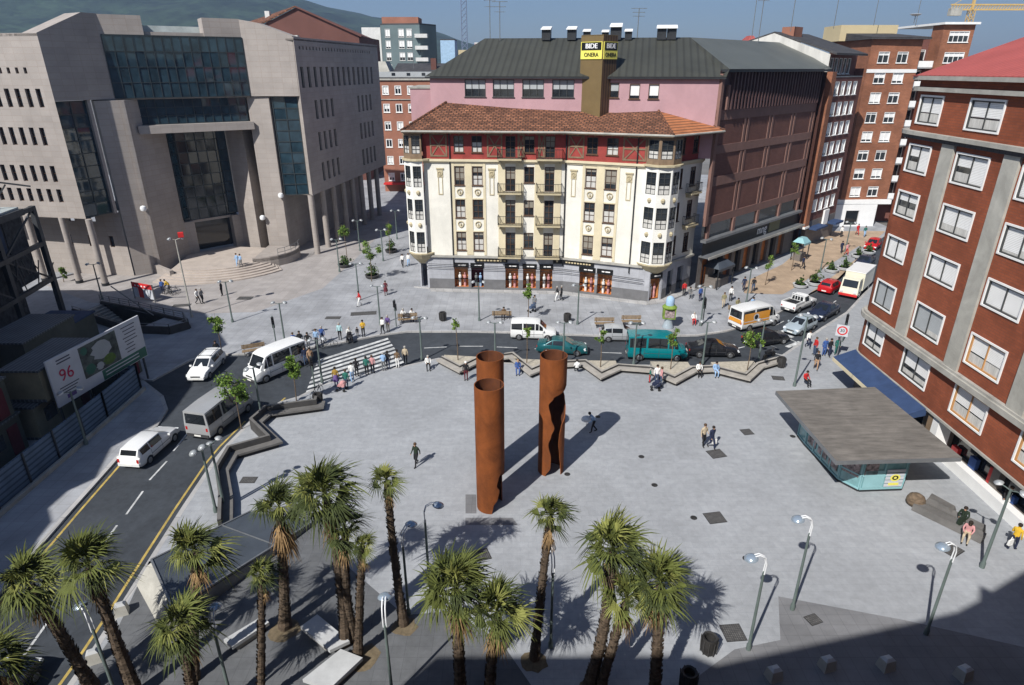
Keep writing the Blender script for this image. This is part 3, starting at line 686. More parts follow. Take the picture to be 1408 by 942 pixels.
mb.obox(M0, M1, 0, .7, 5.72, 6.0, 2); mb.grid(along(M0, M1, 0, .35), along(M0, M1, 25, .35), 4.2, 5.72, [], 3); mb.obox(M0, M1, 0, 1.3, 4.0, 4.14, 2); mb.obox(M0, M1, 1.3, 1.36, 3.9, 4.2, 4)
wpart('fascia', mb, ['glass_dark', 'mall_beam', 'grey_metal', 'sign_black', 'pale_stone'], ma)
mb = MB(); mb.grid(M0, M1, 0, 4.0, [(s, s + 1.7, .2, 3.5) for s in (1, 4, 6.2, 8.6, 11, 13.4, 15.8, 18.2, 20.6)], 0, .4)
for i, s in enumerate((1, 4, 6.2, 8.6, 11, 13.4, 15.8, 18.2, 20.6)):
    q0, q1 = along(M0, M1, s, -.38), along(M0, M1, s + 1.7, -.38); mb.poly([(*q0, .2), (*q1, .2), (*q1, 3.5), (*q0, 3.5)], 1 + i % 2)
wpart('shopfront', mb, ['stone_dark', 'orange_wood', 'glass_dark'], ma)
mb = MB(); q = along(M0, M1, 14.3, .38); dx = (Vector(M1) - Vector(M0)).normalized()
add_text(mb, 'mng', 1.5, (*q, 5.0), (dx.x, dx.y, 0), (0, 0, 1), 0, .02); mb.obox(along(M0, M1, 16.2), along(M0, M1, 19.2), .36, .42, 4.35, 5.6, 1)
wpart('shop_sign', mb, ['sign_white', 'cl_khaki'], ma)
P0, P1 = (-9.2, 77.0), (21.5, 71.3)
mb = MB(); PW = [(31.2 - s1, 31.2 - s0, z0, z1) for s0, s1, z0, z1 in ((8.0, 9.1, 21.0, 22.5), (6.0, 7.1, 21.0, 22.5), (10.2, 11.2, 21.1, 22.6), (15.0, 17.4, 21.1, 22.9), (18.3, 20.7, 21.1, 22.9), (21.6, 24.0, 21.1, 22.9), (24.8, 27.2, 21.1, 22.9))]
mb.grid(P0, P1, 15, 23.3, PW, 0, .25); mb.grid((-11, 98), P0, 15, 23.3, [], 0)
mb.box(-11.6, -5.2, 77.8, 86, 15, 21.9, 0); mb.box(-11.7, -5.1, 77.7, 86, 21.9, 22.1, 1)
wpart('pink_wall', mb, ['pink', 'stone_ledge'], ma)
for i, (a, b, z0, z1) in enumerate(PW): window(ma, P0, P1, a, z0, b - a, z1 - z0, frame='frame_dark' if b - a > 2 else 'frame_brown', nv=2 if b - a > 2 else 0, blind=.8 if i < 2 else .55, bmat='blind' if i < 2 else 'blind_grey')
ez, rz = 23.95, 27.25
f0, f1, f2 = (-9.7, 76.65), (22.0, 70.75), (40.7, 88.0)
g0, g1, g2 = (-3.2, 83), (20.3, 80.2), (38.2, 97.2)
bk1, bk0 = (14, 104), (-9.8, 96)
mb = MB()
poly_roof(mb, [[z_(f0, 23.2), z_(f1, 23.2), (22.3, 70.95, ez), z_(g1, rz), z_(g0, rz)], [z_(bk0, ez), z_(f0, 23.2), z_(g0, rz)], [z_(bk1, ez), z_(bk0, ez), z_(g0, rz), z_(g1, rz)]], 0)
poly_roof(mb, [[(22.3, 70.95, ez), z_(f2, ez), z_(g2, rz), z_(g1, rz)], [z_(g2, rz), (36, 106, ez), z_(bk1, ez), z_(g1, rz)], [z_(f2, ez), (36, 106, ez), z_(g2, rz)]], 1)
wpart('roof', mb, ['mall_roof', 'mall_roof_side'], ma)
mb = MB(); mb.prism([(22.2, 71.0), f2, (39.6, 88.7), (21.6, 71.6)], ez - .3, ez - .02, 0); wpart('eaves', mb, ['dark_metal'], ma); mb = MB(); mb.prism([f0, f1, (21.5, 71.35), (-9.2, 77.1)], 22.98, 23.17, 0); wpart('eaves', mb, ['dark_metal'], ma)
# sign tower
tp = [(7.3, 74.1), (9.4, 72.3), (11.1, 73.9), (9.2, 75.8)]
mb = MB()
for i in range(4): mb.grid(tp[i], tp[(i + 1) % 4], 19, 27.15, [], 0 if i in (0, 2, 3) else 1)  # right face gets the ribbed bronze with shade in its colour
mb.prism(tp, 27.1, 27.2, 0); tw = wpart('sign_tower', mb, ['bronze', 'bronze_rib_shaded'], ma)
mb = MB()
for p0, p1 in ((tp[0], tp[1]), (tp[1], tp[2])):
    L_ = (Vector(p0) - Vector(p1)).length; d = (Vector(p1) - Vector(p0)).normalized(); up = (0, 0, 1)
    mb.obox(along(p0, p1, .05), along(p0, p1, L_ - .05), .02, .1, 24.9, 25.7, 1); mb.obox(along(p0, p1, .05), along(p0, p1, L_ - .05), .02, .1, 25.7, 26.55, 1)
    mb.obox(along(p0, p1, .15), along(p0, p1, L_ - .15), .1, .12, 25.75, 26.5, 0)
    add_text(mb, 'BIDE', .66, (*along(p0, p1, L_ / 2, .135), 26.13), (d.x, d.y, 0), up, 2, .01, 1.12); add_text(mb, 'BIDE', .66, (*along(p0, p1, L_ / 2 + .04, .13), 26.12), (d.x, d.y, 0), up, 2, .01, 1.12)
    add_text(mb, 'ONERA', .56, (*along(p0, p1, L_ / 2, .115), 25.3), (d.x, d.y, 0), up, 0, .01, .95); add_text(mb, 'ONERA', .56, (*along(p0, p1, L_ / 2 + .03, .112), 25.29), (d.x, d.y, 0), up, 0, .01, .95)
wpart('sign_board', mb, ['sign_black', 'sign_yellow', 'sign_white'], tw, root=ma)
# roof ventilators
def vent(x, y, z, s, label):
    v = thing('roof_vent', label, 'roof vent', (x, y, z), R(-12), 'hooded vents along the cinema roof')
    m_ = MB(); m_.box(-.52 * s, .52 * s, -.5 * s, .5 * s, 0, 1.3 * s); part('duct', m_, ['dark_metal'], v)
    m_ = MB(); P = [(-.62 * s, -.8 * s, 1.12 * s), (.62 * s, -.8 * s, 1.12 * s), (.58 * s, .55 * s, 1.3 * s), (-.58 * s, .55 * s, 1.3 * s), (-.62 * s, -.8 * s, 1.2 * s), (.62 * s, -.8 * s, 1.2 * s), (.58 * s, .55 * s, 1.55 * s), (-.58 * s, .55 * s, 1.55 * s)]
    m_.hexa(P); part('hood', m_, ['white_paint'], v)
for (x, y, s, l) in ((4.0, 81.6, .95, 'leftmost white hooded vent on the ridge of the cinema roof'), (6.9, 81.3, .95, 'white hooded vent just left of the sign tower top'), (8.6, 81, .75, 'small hooded vent directly behind the left of the sign tower'),
                     (10.7, 80.9, .7, 'small hooded vent behind the right face of the sign tower'), (11.9, 80.8, 1.15, 'largest hooded vent rising behind the sign tower'), (13.3, 80.6, .75, 'small hooded vent right of the largest vent'),
                     (17.0, 80.2, 1.0, 'left one of the two paired vents at the right end of the roof'), (18.1, 80.1, 1.0, 'right one of the two paired vents at the right end of the roof')):
    vent(x, y, 27.0, s, l)

# ---------------------------------------------------------------- brick block along the street with a white gable
dS = (Vector(M1) - Vector(M0)).normalized(); nS = Vector((dS.y, -dS.x))
S = lambda s, n=0.: (M0[0] + dS.x * s + nS.x * n, M0[1] + dS.y * s + nS.y * n)
b2 = thing('brick_building', 'dark brick apartment block with a pale gable wall and an orange brick fin', 'apartment building', (*S(33, -8), 0))
mb = MB(); FL = [4.9 + 2.62 * i for i in range(7)]
ops = [(a, a + 1.4, z, z + 1.75) for a in (1.1, 3.2, 5.3, 7.4) for z in FL]
mb.grid(S(29), S(39.3), 3.6, 22.9, ops, 0, .2); mb.grid(S(25.2, -.6), S(27.4, -.6), 0, 24, [(.5, 1.6, z, z + 1.7) for z in FL], 0, .2); mb.grid(S(39.3), S(39.3, -14), 0, 24, [], 0)
wpart('wall', mb, ['brick_dark'], b2)
mb = MB(); mb.obox(S(27.4), S(28.7), -1.2, .5, 3.2, 23.6, 0); wpart('brick_fin', mb, ['brick_orange'], b2)
mb = MB(); mb.obox(S(29), S(39.3), -.5, .05, 0, 3.6, 0); mb.obox(S(27.3), S(28.8), -.3, .6, 2.9, 3.2, 1); mb.obox(S(34.4), S(36.0), .05, .3, 2.4, 4.6, 2); wpart('ground_floor', mb, ['stone_dark', 'white_paint', 'white_paint'], b2)
for a in (1.1, 3.2, 5.3, 7.4):
    for z in FL: window(b2, S(29), S(39.3), a, z, 1.4, 1.75, frame='white_paint', nv=1, blind=(.9, .6, .85)[int(a * 10 + z) % 3], bmat='blind')
for z in FL: window(b2, S(25.2, -.6), S(27.4, -.6), .5, z, 1.1, 1.7, frame='white_paint', nv=1, blind=.6)
mb = MB(); mb.obox(S(29.5), S(33.5), .0, 1.4, 2.5, 2.75, 0); mb.obox(S(36.3), S(39.2), .0, 1.5, 2.3, 2.6, 0); wpart('awning', mb, ['awning'], b2)
mb = MB(); mb.grid(S(28, -1.2), S(39.3, -1.2), 22.9, 25.7, [(.6 + i * 1.5, 1.7 + i * 1.5, 23.3, 25.3) for i in range(6)], 0, .2); mb.obox(S(27.4), S(39.3), -1.4, 0, 22.9, 23.05, 1); wpart('attic', mb, ['brick_dark', 'pale_stone'], b2)
for i in range(6): window(b2, S(28, -1.2), S(39.3, -1.2), .6 + i * 1.5, 23.3, 1.1, 2.0, frame='white_paint', nv=0, blind=0)
Pn = lambda n, z, s=27.3: (*S(s, n), z)
mb = MB(); mb.poly([Pn(-20, 15), Pn(-.2, 15), Pn(-.2, 25.7), Pn(-8.2, 28.4), Pn(-20, 25.2)], 0); wpart('gable_wall', mb, ['gable'], b2)
mb = MB(); mb.hexa([Pn(.6, 25.6), Pn(.6, 25.6, 38), Pn(-8.2, 28.4, 38), Pn(-8.2, 28.4), Pn(.6, 25.85), Pn(.6, 25.85, 38), Pn(-8.2, 28.6, 38), Pn(-8.2, 28.6)], 0)
mb.hexa([Pn(-8.2, 28.4), Pn(-8.2, 28.4, 38), Pn(-20, 25.2, 38), Pn(-20, 25.2), Pn(-8.2, 28.6), Pn(-8.2, 28.6, 38), Pn(-20, 25.4, 38), Pn(-20, 25.4)], 0)
rfo = wpart('roof', mb, ['slate'], b2); mb = MB(); mb.obox(S(29), S(31.4), -8.0, -6.2, 27, 29.2, 0); wpart('chimney', mb, ['far_brick'], rfo, root=b2)

# ---------------------------------------------------------------- brick tower at the end of the street
tb = thing('brick_tower', 'tall orange brick apartment tower with balconies at the far end of the street', 'apartment building', (60, 111, 0))
T0, T1 = (53.6, 104.6), (61.6, 105.4)
FL = [4.8 + 2.85 * i for i in range(8)]
ops = [(a, a + 1.75, z, z + 1.55) for a in (1.4, 4.4) for z in FL]
mb = MB(); mb.grid(T0, T1, 3.8, 28, ops, 0, .2); mb.grid((53.6, 118), T0, 0, 28, [], 0); mb.grid(T1, (61.6, 108.4), 3.8, 28, [], 1); mb.grid((61.6, 108.4), (64.4, 108.4), 0, 28.5, [(.3, 2.5, z - .3, z + 1.9) for z in FL], 1, .2); mb.grid((64.4, 108.4), (64.4, 105.6), 0, 30, [], 0); mb.grid((64.4, 105.6), (69, 105.6), 0, 30, [(1, 4, z, z + 1.5) for z in FL + [27.6]], 0, .2)
mb.obox(T0, T1, 0, .08, 23.4, 23.9, 2)
wpart('wall', mb, ['brick_orange', 'brick_dark', 'white_paint'], tb)
for a in (1.4, 4.4):
    for i, z in enumerate(FL): window(tb, T0, T1, a, z, 1.75, 1.55, frame='white_paint', nv=1, blind=(.9, .5, .3, .8, .2)[i % 5 if a < 2 else (i + 2) % 5])
for z in FL: window(tb, (61.6, 108.4), (64.4, 108.4), .3, z - .3, 2.2, 2.2, frame='white_paint', nv=2, blind=.1)
for z in FL + [27.6]: window(tb, (64.4, 105.6), (69, 105.6), 1, z, 3, 1.5, frame='white_paint', nv=3, blind=.4)
for z in FL:
    mb = MB(); mb.box(61.7, 64.3, 106.2, 108.3, z - .75, z - .6, 0); mb.box(61.7, 64.3, 106.1, 106.2, z - .6, z + .3, 0); wpart('balcony', mb, ['white_paint'], tb)
mb = MB(); mb.grid((52.4, 104.2), (59.8, 104.5), 0, 3.6, [(2.4, 4.6, .2, 2.6)], 0, .3); mb.box(52.4, 62, 104.6, 105.2, 3.6, 4.3, 0); mb.poly([(54.9, 104.55, .2), (57, 104.6, .2), (57, 104.6, 2.6), (54.9, 104.55, 2.6)], 1); wpart('ground_floor', mb, ['white_paint', 'glass_dark'], tb)
mb = MB(); mb.hexa([(53, 103.9, 28), (62.4, 104.7, 28), (62.4, 119, 28), (53, 119, 28), (53, 103.9, 28.3), (62.4, 104.7, 28.3), (60, 113, 29.2), (53, 113, 29.2)], 0); mb.box(64, 69.3, 105, 118, 30, 30.3, 1); mb.box(52, 61, 112, 118, 28, 30.3, 2)
wpart('roof', mb, ['slate', 'white_paint', 'far_ochre'], tb)

# ---------------------------------------------------------------- red brick corner building on the right
XF = 28.0
rb = thing('brick_building', 'red brick corner apartment building with pale stone pilasters and a blue awning', 'apartment building', (32, 30, 0))
F0, F1 = (XF, 46.6), (XF, 8.0)                                      # facade seen from the plaza, left to right
WY = [(47.0 - 5.66 * i, 44.15 - 5.66 * i) for i in range(7)]
RZ = [(3.95, 5.8), (7.4, 9.2), (11.15, 12.65), (14.3, 15.9), (17.4, 19.1), (20.6, 22.25)]
WY = [(min(a, 46.5), b) for a, b in WY]
ops = [(F0[1] - a, F0[1] - b, z0, z1) for a, b in WY for z0, z1 in RZ]
mb = MB(); mb.grid(F0, F1, 3.0, 23.3, ops, 0, .16)
cr = 1.9; cc = (XF + cr, 46.6)                                      # rounded corner
arc = [(cc[0] + cr * math.cos(PI - k * R(137) / 8), cc[1] + cr * math.sin(PI - k * R(137) / 8)) for k in range(9)]
for a, b in zip(arc, arc[1:]): mb.grid(b, a, 3.0, 23.3, [], 0)
NE = (arc[-1][0] + .725 * 22, arc[-1][1] + .688 * 22); mb.grid(NE, arc[-1], 0, 23.3, [], 0)
wpart('brick_wall', mb, ['brick_red'], rb)
cham = [F1, F0] + arc[1:]
def ledge(z0, z1, out, m, mbx):
    line = cham; q = []
    for i, p in enumerate(line):
        p = Vector(p); t = Vector((0, 0))
        if i > 0: t += (p - Vector(line[i - 1])).normalized()
        if i < len(line) - 1: t += (Vector(line[i + 1]) - p).normalized()
        t.normalize(); q.append((p.x - t.y * out, p.y + t.x * out))
    for i in range(len(line) - 1):
        a, b, c, d = line[i], line[i + 1], q[i + 1], q[i]
        mbx.hexa([(*d, z0), (*c, z0), (*b, z0), (*a, z0), (*d, z1), (*c, z1), (*b, z1), (*a, z1)], m)
mb = MB(); ledge(6.0, 6.35, .38, 0, mb); ledge(6.35, 6.5, .25, 0, mb); ledge(19.55, 19.8, .3, 1, mb); ledge(19.8, 20.05, .45, 0, mb); ledge(22.6, 22.85, .35, 0, mb); ledge(23.3, 23.55, .5, 0, mb); ledge(2.85, 3.0, .12, 0, mb)
wpart('stone_ledge', mb, ['stone_ledge', 'slate'], rb)
for i in range(6):
    y = 42.9 - 5.66 * i; mb = MB(); mb.box(XF - .16, XF - .003, y - 1.25, y, 6.5, 19.55, 0); wpart('pilaster', mb, ['pale_stone'], rb)
k = 0
for i, (a, b) in enumerate(WY):
    for j, (z0, z1) in enumerate(RZ):
        k += 1; dark = j == 0 and i < 2
        bl = (((.64, .64), (.62, .66), (.6, .6), (.58, .6), (.6, .5), (.6, .6), .5), (.97, (.97, .8), (.6, .62), (.6, .55), .7, .5, .6), ((.97, .95), (.95, .97), .98, (.6, .65), .6, .6, .6), (.35, (.72, .7), (.9, .75), .7, .6, .6, .6), ((.42, .98), (.42, .98), .97, .95, .6, .6, .6), ((.6, .62), (.58, .58), .6, .6, .6, .6, .6))[j][i]
        window(rb, F0, F1, F0[1] - a, z0, a - b, z1 - z0, frame='frame_dark' if dark else ('frame_wood' if j in (0, 1) and i > 1 else 'frame_dark'), nv=1, blind=bl, bmat='blind_grey' if j == 1 and i < 2 else 'blind', rec=.08, ft=.08, sill=False, low=.35 if not dark else .2)
        sm = MB(); d_ = .07                                          # white surround
        s0, s1 = F0[1] - a, F0[1] - b
        for q in ((s0 - .11, s0, z0 - .1, z1 + .11), (s1, s1 + .11, z0 - .1, z1 + .11), (s0, s1, z1, z1 + .11), (s0, s1, z0 - .1, z0)): sm.obox(along(F0, F1, q[0]), along(F0, F1, q[1]), -.02, d_, q[2], q[3], 0)
        wpart('window_surround', sm, ['white_paint'], rb)
mb = MB(); XS = XF + 1.0
mb.grid((XS, 46.6), (XS, 8), 0, 3.0, [(1, 7.5, .2, 2.6), (10.2, 14.4, .75, 2.7), (15, 19.3, .75, 2.7), (20, 26, .75, 2.7)], 0, .4)
mb.poly([(XF, 8, 2.98), (XF, 46.6, 2.98), (XS, 46.6, 2.98), (XS, 8, 2.98)], 2)
for y0, y1, m in ((36.9, 36.3, 1), (46.6, 45.8, 2), (37.4, 36.9, 3)): mb.box(XF + .05, XS, y1, y0, 0, 2.97, m)
mb.box(XS - .5, XS - .003, 8, 36.3, 0, .75, 1)
for y0, y1 in ((45.6, 39.1), (36.4, 32.2), (31.6, 27.3), (26.6, 20.6)): mb.poly([(XS + .38, y0, .2), (XS + .38, y1, .2), (XS + .38, y1, 2.7), (XS + .38, y0, 2.7)], 4)
for i in range(9): mb.box(XS + .05, XS + .3, 35.9 - i * 1.7, 35.3 - i * 1.7, .75, 1.2 + .3 * (i % 3), 5 + i % 2)
wpart('shopfront', mb, ['stone_dark', 'white_paint', 'stone_dark', 'timber', 'glass_dark', 'signal_red', 'cl_blue'], rb)
mb = MB(); y0, y1 = 47.4, 37.6; n = 3
for i in range(n):
    a, b = y0 - (y0 - y1) * i / n, y0 - (y0 - y1) * (i + 1) / n - .04
    if i == n - 1: b = y1
    mb.hexa([(XF - 1.7, b, 2.28), (XF - 1.7, a, 2.28), (XF - .02, a, 2.95), (XF - .02, b, 2.95), (XF - 1.7, b, 2.32), (XF - 1.7, a, 2.32), (XF - .02, a, 2.99), (XF - .02, b, 2.99)], 0)
    mb.box(XF - 1.73, XF - 1.705, b, a, 2.0, 2.3, 1)
mb.poly([(XF - 1.7, y1, 2.02), (XF - .02, y1, 2.4), (XF - .02, y1, 2.95), (XF - 1.7, y1, 2.3)], 0)
wpart('awning', mb, ['awning', 'cream'], rb)
mb = MB(); q = [(XF - .5, 47.4), (XF - .5, 6), (48, 6), (48, 60), (NE[0] - .3, NE[1] + .5), (31, 49.0)]
rp, rq = (36, 15), (37, 47)
for a, b in zip(q, q[1:] + q[:1]): pass
poly_roof(mb, [[z_(q[1], 23.5), (36, 15, 26.3), (37, 50, 26.3), z_(q[0], 23.5)], [z_(q[0], 23.5), (37, 50, 26.3), z_(q[5], 23.5)], [z_(q[5], 23.5), (37, 50, 26.3), z_(q[4], 23.5)], [z_(q[4], 23.5), (37, 50, 26.3), (36, 15, 26.3), z_(q[2], 23.5), z_(q[3], 23.5)]][:3], 0)
mb.v = mb.v; mb.prism(q, 23.55, 23.6, 0)
for f in list(range(len(mb.f))): pass
wpart('roof', mb, ['red_roof'], rb)

# ---------------------------------------------------------------- courthouse on the left
ct = thing('courthouse', 'big modern stone courthouse with glazed entrance between tall angled pylons', 'courthouse', (-46, 86, 0))
LW0, LW1 = (-72, 77.4), (-49.3, 73.3)                               # left wing, facing the sun
RW0, RW1 = (-27.0, 87.0), (-22.5, 117)                              # right wing, along the side street
Lw = (Vector(LW1) - Vector(LW0)).length; tW = 27.4
UR = Vector((LW1[0] - LW0[0], LW1[1] - LW0[1])).normalized()
off = (Vector((-55.6, 74.5)) - Vector(LW0)).dot(UR)                  # station of the measuring origin
wz = [(20.1, 22.0), (16.1, 18.0), (12.1, 13.9), (8.9 + .9, 10.4 + .9)]
lops = []
for z0, z1 in wz:
    for i in range(10): s = off + 4.9 - i * 1.32 - (0 if z0 > 18 else .9) - .55; lops.append((s, s + .62, z0, z1))
for i in range(8): s = off + 3.6 - i * 1.05; lops.append((s, s + .38, 23.5, 24.1))
mb = MB(); mb.grid(LW0, LW1, 8.0, tW, lops, 0, .4)
mb.poly([(*LW0, 8.0), (-72, 86, 8.0), (-47, 84, 8.0), (*LW1, 8.0)], 1)  # arcade soffit, its shade painted in with the darker stone
mb.grid((-70, 80.5), (-47.6, 77.0), 0, 8.0, [(14.6 + 2.9 * i, 15.2 + 2.9 * i, 3.6, 5.0) for i in range(3)] + [(15.5 + 2.9 * i, 16.3 + 2.9 * i, 6.7, 7.9) for i in range(2)], 0, .3)
mb.prism([LW0, LW1, (-46.5, 79), (-60, 100), (-72, 100)], tW - .3, tW - .05, 1)
wpart('left_wing', mb, ['stone', 'stone_dark'], ct)
for a, b, z0, z1 in lops:
    window(ct, LW0, LW1, a, z0, b - a, z1 - z0, .2, frame='frame_brown', nv=0, nh=1 if z1 - z0 > 1 else 0, blind=0, ft=.05, rec=.1, sill=False)
for i in range(3): window(ct, (-70, 80.5), (-47.6, 77.0), 14.6 + 2.9 * i, 3.6, .6, 1.4, .1, frame='frame_brown', nv=0, blind=0, ft=.05, rec=.08, sill=False)
for x, y in ((-52.7, 74.15), (-48.9, 73.1), (-57.5, 75.1), (-62.5, 76)):
    m_ = MB(); m_.tube([(x, y, 0), (x, y, 8.0)], .36, 14); m_.tube([(x, y, 0), (x, y, .35)], .42, 14, 1); wpart('column', m_, ['stone', 'dark_metal'], ct, 50)
# right wing
rl = (Vector(RW1) - Vector(RW0)).length
rops = [(.9 + 1.95 * i, 1.75 + 1.95 * i, 21.7, 24.2) for i in range(14)] + [(1.2 + 1.0 * i, 1.6 + 1.0 * i, 26.2, 26.6) for i in range(26)]
for z0, z1 in ((17.7, 20.1), (13.6, 16.0), (9.5, 12.0)):
    rops += [(4.0 + 1.75 * i, 4.8 + 1.75 * i, z0, z1) for i in range(4)] + [(19.5 + 1.75 * i, 20.3 + 1.75 * i, z0, z1) for i in range(4)]
mb = MB(); mb.grid(RW0, RW1, 8.2, tW + .2, rops, 0, .45); mb.poly([(*RW0, 8.2), (*RW1, 8.2), (-27, 117.5, 8.2), (-31.5, 89, 8.2)], 1); mb.grid((-31.5, 89), (-27, 117.5), 0, 8.2, [], 0); mb.grid(RW1, (-30, 118), 8.2, tW + .2, [], 0); mb.grid((-27.9, 88.2), RW0, 8.2, tW + .2, [], 0)  # soffit over the colonnade takes the darker stone as painted shade
mb.prism([RW0, RW1, (-40, 118), (-40, 95), (-33, 88)], tW - .2, tW, 1)
wpart('right_wing', mb, ['stone', 'stone_dark'], ct)
for a, b, z0, z1 in rops:
    if z1 - z0 > 1: window(ct, RW0, RW1, a, z0, b - a, z1 - z0, .25, frame='frame_dark', nv=0, nh=1, blind=0, ft=.05, rec=.1, gl='glass_dark', sill=False)
    else:
        q0, q1 = along(RW0, RW1, a, -.43), along(RW0, RW1, b, -.43); mb = MB(); mb.poly([(*q0, z0), (*q1, z0), (*q1, z1), (*q0, z1)]); wpart('vent_opening', mb, ['glass_dark'], ct)
for i in range(8):
    q = along(RW0, RW1, .35 + 3.7 * i, -.45); m_ = MB(); m_.tube([(*q, 0), (*q, 8.2)], .4, 14); wpart('column', m_, ['stone'], ct, 50)
# upper slabs either side of the glazed front: V plan
U0, U1, U2, U3 = LW1, (-46.0, 79.0), (-33.4, 87.0), (-27.2, 87.2)
zb = 20.75
def slab(p0, p1, tops, ext):
    mb = MB()
    L_ = (Vector(p1) - Vector(p0)).length; d = (Vector(p1) - Vector(p0)).normalized(); n = Vector((d.y, -d.x))
    f = [(p0[0] + d.x * L_ * s, p0[1] + d.y * L_ * s, z) for s, z in ((0, zb), (1, zb), *tops)]
    b = [(x - n.x * 3.2, y - n.y * 3.2, z) for x, y, z in f]
    mb.poly(f, 0); mb.poly(b[::-1], 0)
    for i in range(len(f)):
        j = (i + 1) % len(f); mb.poly([f[j], f[i], b[i], b[j]], 0)
    mb.obox(*ext, -3, 0, 27.55, 29.55, 0); wpart('upper_slab', mb, ['stone'], ct)
UL = (Vector(U2) - Vector(U1)).length
slab(U0, U1, ((1, 29.6), (.75, 29.6), (0, tW + .02)), (U1, along(U1, U2, 4.3)))
slab(U2, U3, ((1, tW + .3), (.3, 29.2), (0, 29.5)), (along(U1, U2, UL - 4.2), U2))
ge = lambda p, q, t: (p[0] + (q[0] - p[0]) * t, p[1] + (q[1] - p[1]) * t)
def curtain(name, p0, p1, z0, z1, nx, nz, gm, proud=.0, bar=.07):
    g = MB(); a, b = along(p0, p1, 0, proud), along(p0, p1, (Vector(p1) - Vector(p0)).length, proud); L_ = (Vector(p1) - Vector(p0)).length
    r = random.Random(int(abs(p0[0]) * 10))
    for i in range(nx):
        for j in range(nz):
            t0, t1 = i / nx, (i + 1) / nx; w0, w1 = z0 + (z1 - z0) * j / nz, z0 + (z1 - z0) * (j + 1) / nz
            k = r.uniform(-.03, .03); k2 = r.uniform(-.03, .03); q0, q1 = along(p0, p1, L_ * t0, proud + k), along(p0, p1, L_ * t1, proud + k2); k3 = r.uniform(-.02, .02)
            q2, q3 = along(p0, p1, L_ * t1, proud + k2 + k3), along(p0, p1, L_ * t0, proud + k + k3)
            g.poly([(*q0, w0), (*q1, w0), (*q2, w1), (*q3, w1)])
    o = wpart(name, g, [gm], ct); f = MB()
    for i in range(nx + 1): f.obox(along(p0, p1, L_ * i / nx - bar / 2), along(p0, p1, L_ * i / nx + bar / 2), proud - .06, proud + .08, z0, z1)
    for j in range(nz + 1): z = z0 + (z1 - z0) * j / nz; f.obox(p0, p1, proud - .055, proud + .075, z - bar / 2, z + bar / 2)
    wpart('mullions', f, ['mullion'], o, root=ct); return o
curtain('upper_glazing', U1, U2, zb + .05, 27.5, 15, 4, 'glass_blue', .05)
mb = MB(); mb.obox(U1, U2, -3, -.3, 27.5, 27.9, 0); wpart('parapet', mb, ['stone'], ct); mb = MB(); mb.obox(ge(U1, U2, .25), ge(U1, U2, .75), -5, -3.2, 27.5, 28.7, 0); wpart('skylight', mb, ['canopy_glass'], ct); mb = MB(); mb.obox(U1, U2, -4, -.2, zb - .12, zb, 0); wpart('soffit', mb, ['stone'], ct)
V1, V2 = ge(U1, U2, .13), ge(U1, U2, .96); V1 = along(V1, V2, 0, -.8); V2 = along(U1, U2, 14.4, -.8)
curtain('middle_glazing', V1, V2, 17.75, zb - .15, 12, 3, 'glass_blue')
mb = MB(); mb.obox(along(V1, V2, -.3), along(V1, V2, 12.9), -2.5, 1.0, 16.75, 17.7, 0); wpart('balcony_slab', mb, ['stone'], ct)
# pylons below
L1, L2, L3 = (-47.4, 77.0), (-45.1, 78.6), (-43.9, 83.4)
R1, R2, R3 = (-31.2, 87.3), (-34.0, 87.3), (-38.4, 89.6)
mb = MB(); mb.prism([L1, L2, L3, (-47, 88), (-52, 84)], 0, zb - .13, 0); mb.prism([(L2[0] + .02, L2[1] - .3), (L2[0] + .3, L2[1] - .1), (L2[0] + .3, L2[1] + .3), (L2[0] - .05, L2[1] - .02)], 0, zb - .14, 0)
wpart('pylon', mb, ['stone'], ct)
mb = MB(); mb.prism([R1, R2, (-34.2, 92), (-31, 95)], 0, zb - .13, 0); wpart('pylon', mb, ['stone'], ct)
mb = MB(); mb.prism([(-35.5, 87.9), R3, (-38, 95), (-35.2, 92)], 0, zb - .13, 0); mb.prism([(-35.2, 90.6), (-34.2, 90.6), (-34.3, 92), (-35.2, 92)], 0, zb - .13, 1); wpart('pylon', mb, ['stone', 'stone_dark'], ct)  # back of the gap in darker stone, standing in for its shade
curtain('strip_glazing', along(LW1, U1, .1, -.6), along(LW1, U1, 3.4, -.6), 8.1, zb - .1, 2, 9, 'glass_blue', 0, .1)
curtain('strip_glazing', (-30.9, 87.6), (-27.8, 88.0), 8.2, zb - .1, 2, 9, 'glass_blue', 0, .1)
mb = MB(); mb.obox(along(LW1, U1, 3.4), along(LW1, U1, 3.75), -.8, -.1, 8.0, zb, 0); wpart('edge_fin', mb, ['stone'], ct)
# entrance recess
Q0, Q1 = (-43.75, 84.3), (-38.5, 89.5)
mb = MB(); mb.grid(L3, Q0, 0, zb - .2, [], 0); wpart('entrance_wall', mb, ['stone'], ct); mb = MB(); mb.grid(Q1, R3, 0, zb - .2, [], 0); wpart('entrance_wall', mb, ['stone'], ct)
curtain('entrance_glazing', Q0, Q1, 5.1, 16.8, 6, 8, 'glass_dark', -.9, .09)
mb = MB(); mb.obox(Q0, along(Q0, Q1, 1.3), -1.2, .0, 0, 5.1, 0); mb.obox(along(Q0, Q1, 6.4), Q1, -1.2, .0, 0, 5.1, 0); mb.obox(along(Q0, Q1, 1.3), along(Q0, Q1, 6.4), -1.3, -.6, 4.8, 5.1, 0); wpart('door_surround', mb, ['stone'], ct)
mb = MB(); q0, q1 = along(Q0, Q1, 1.3, -1.1), along(Q0, Q1, 6.4, -1.1); mb.poly([(*q0, .9), (*q1, .9), (*q1, 4.8), (*q0, 4.8)]); wpart('entrance_door', mb, ['glass_dark'], ct)
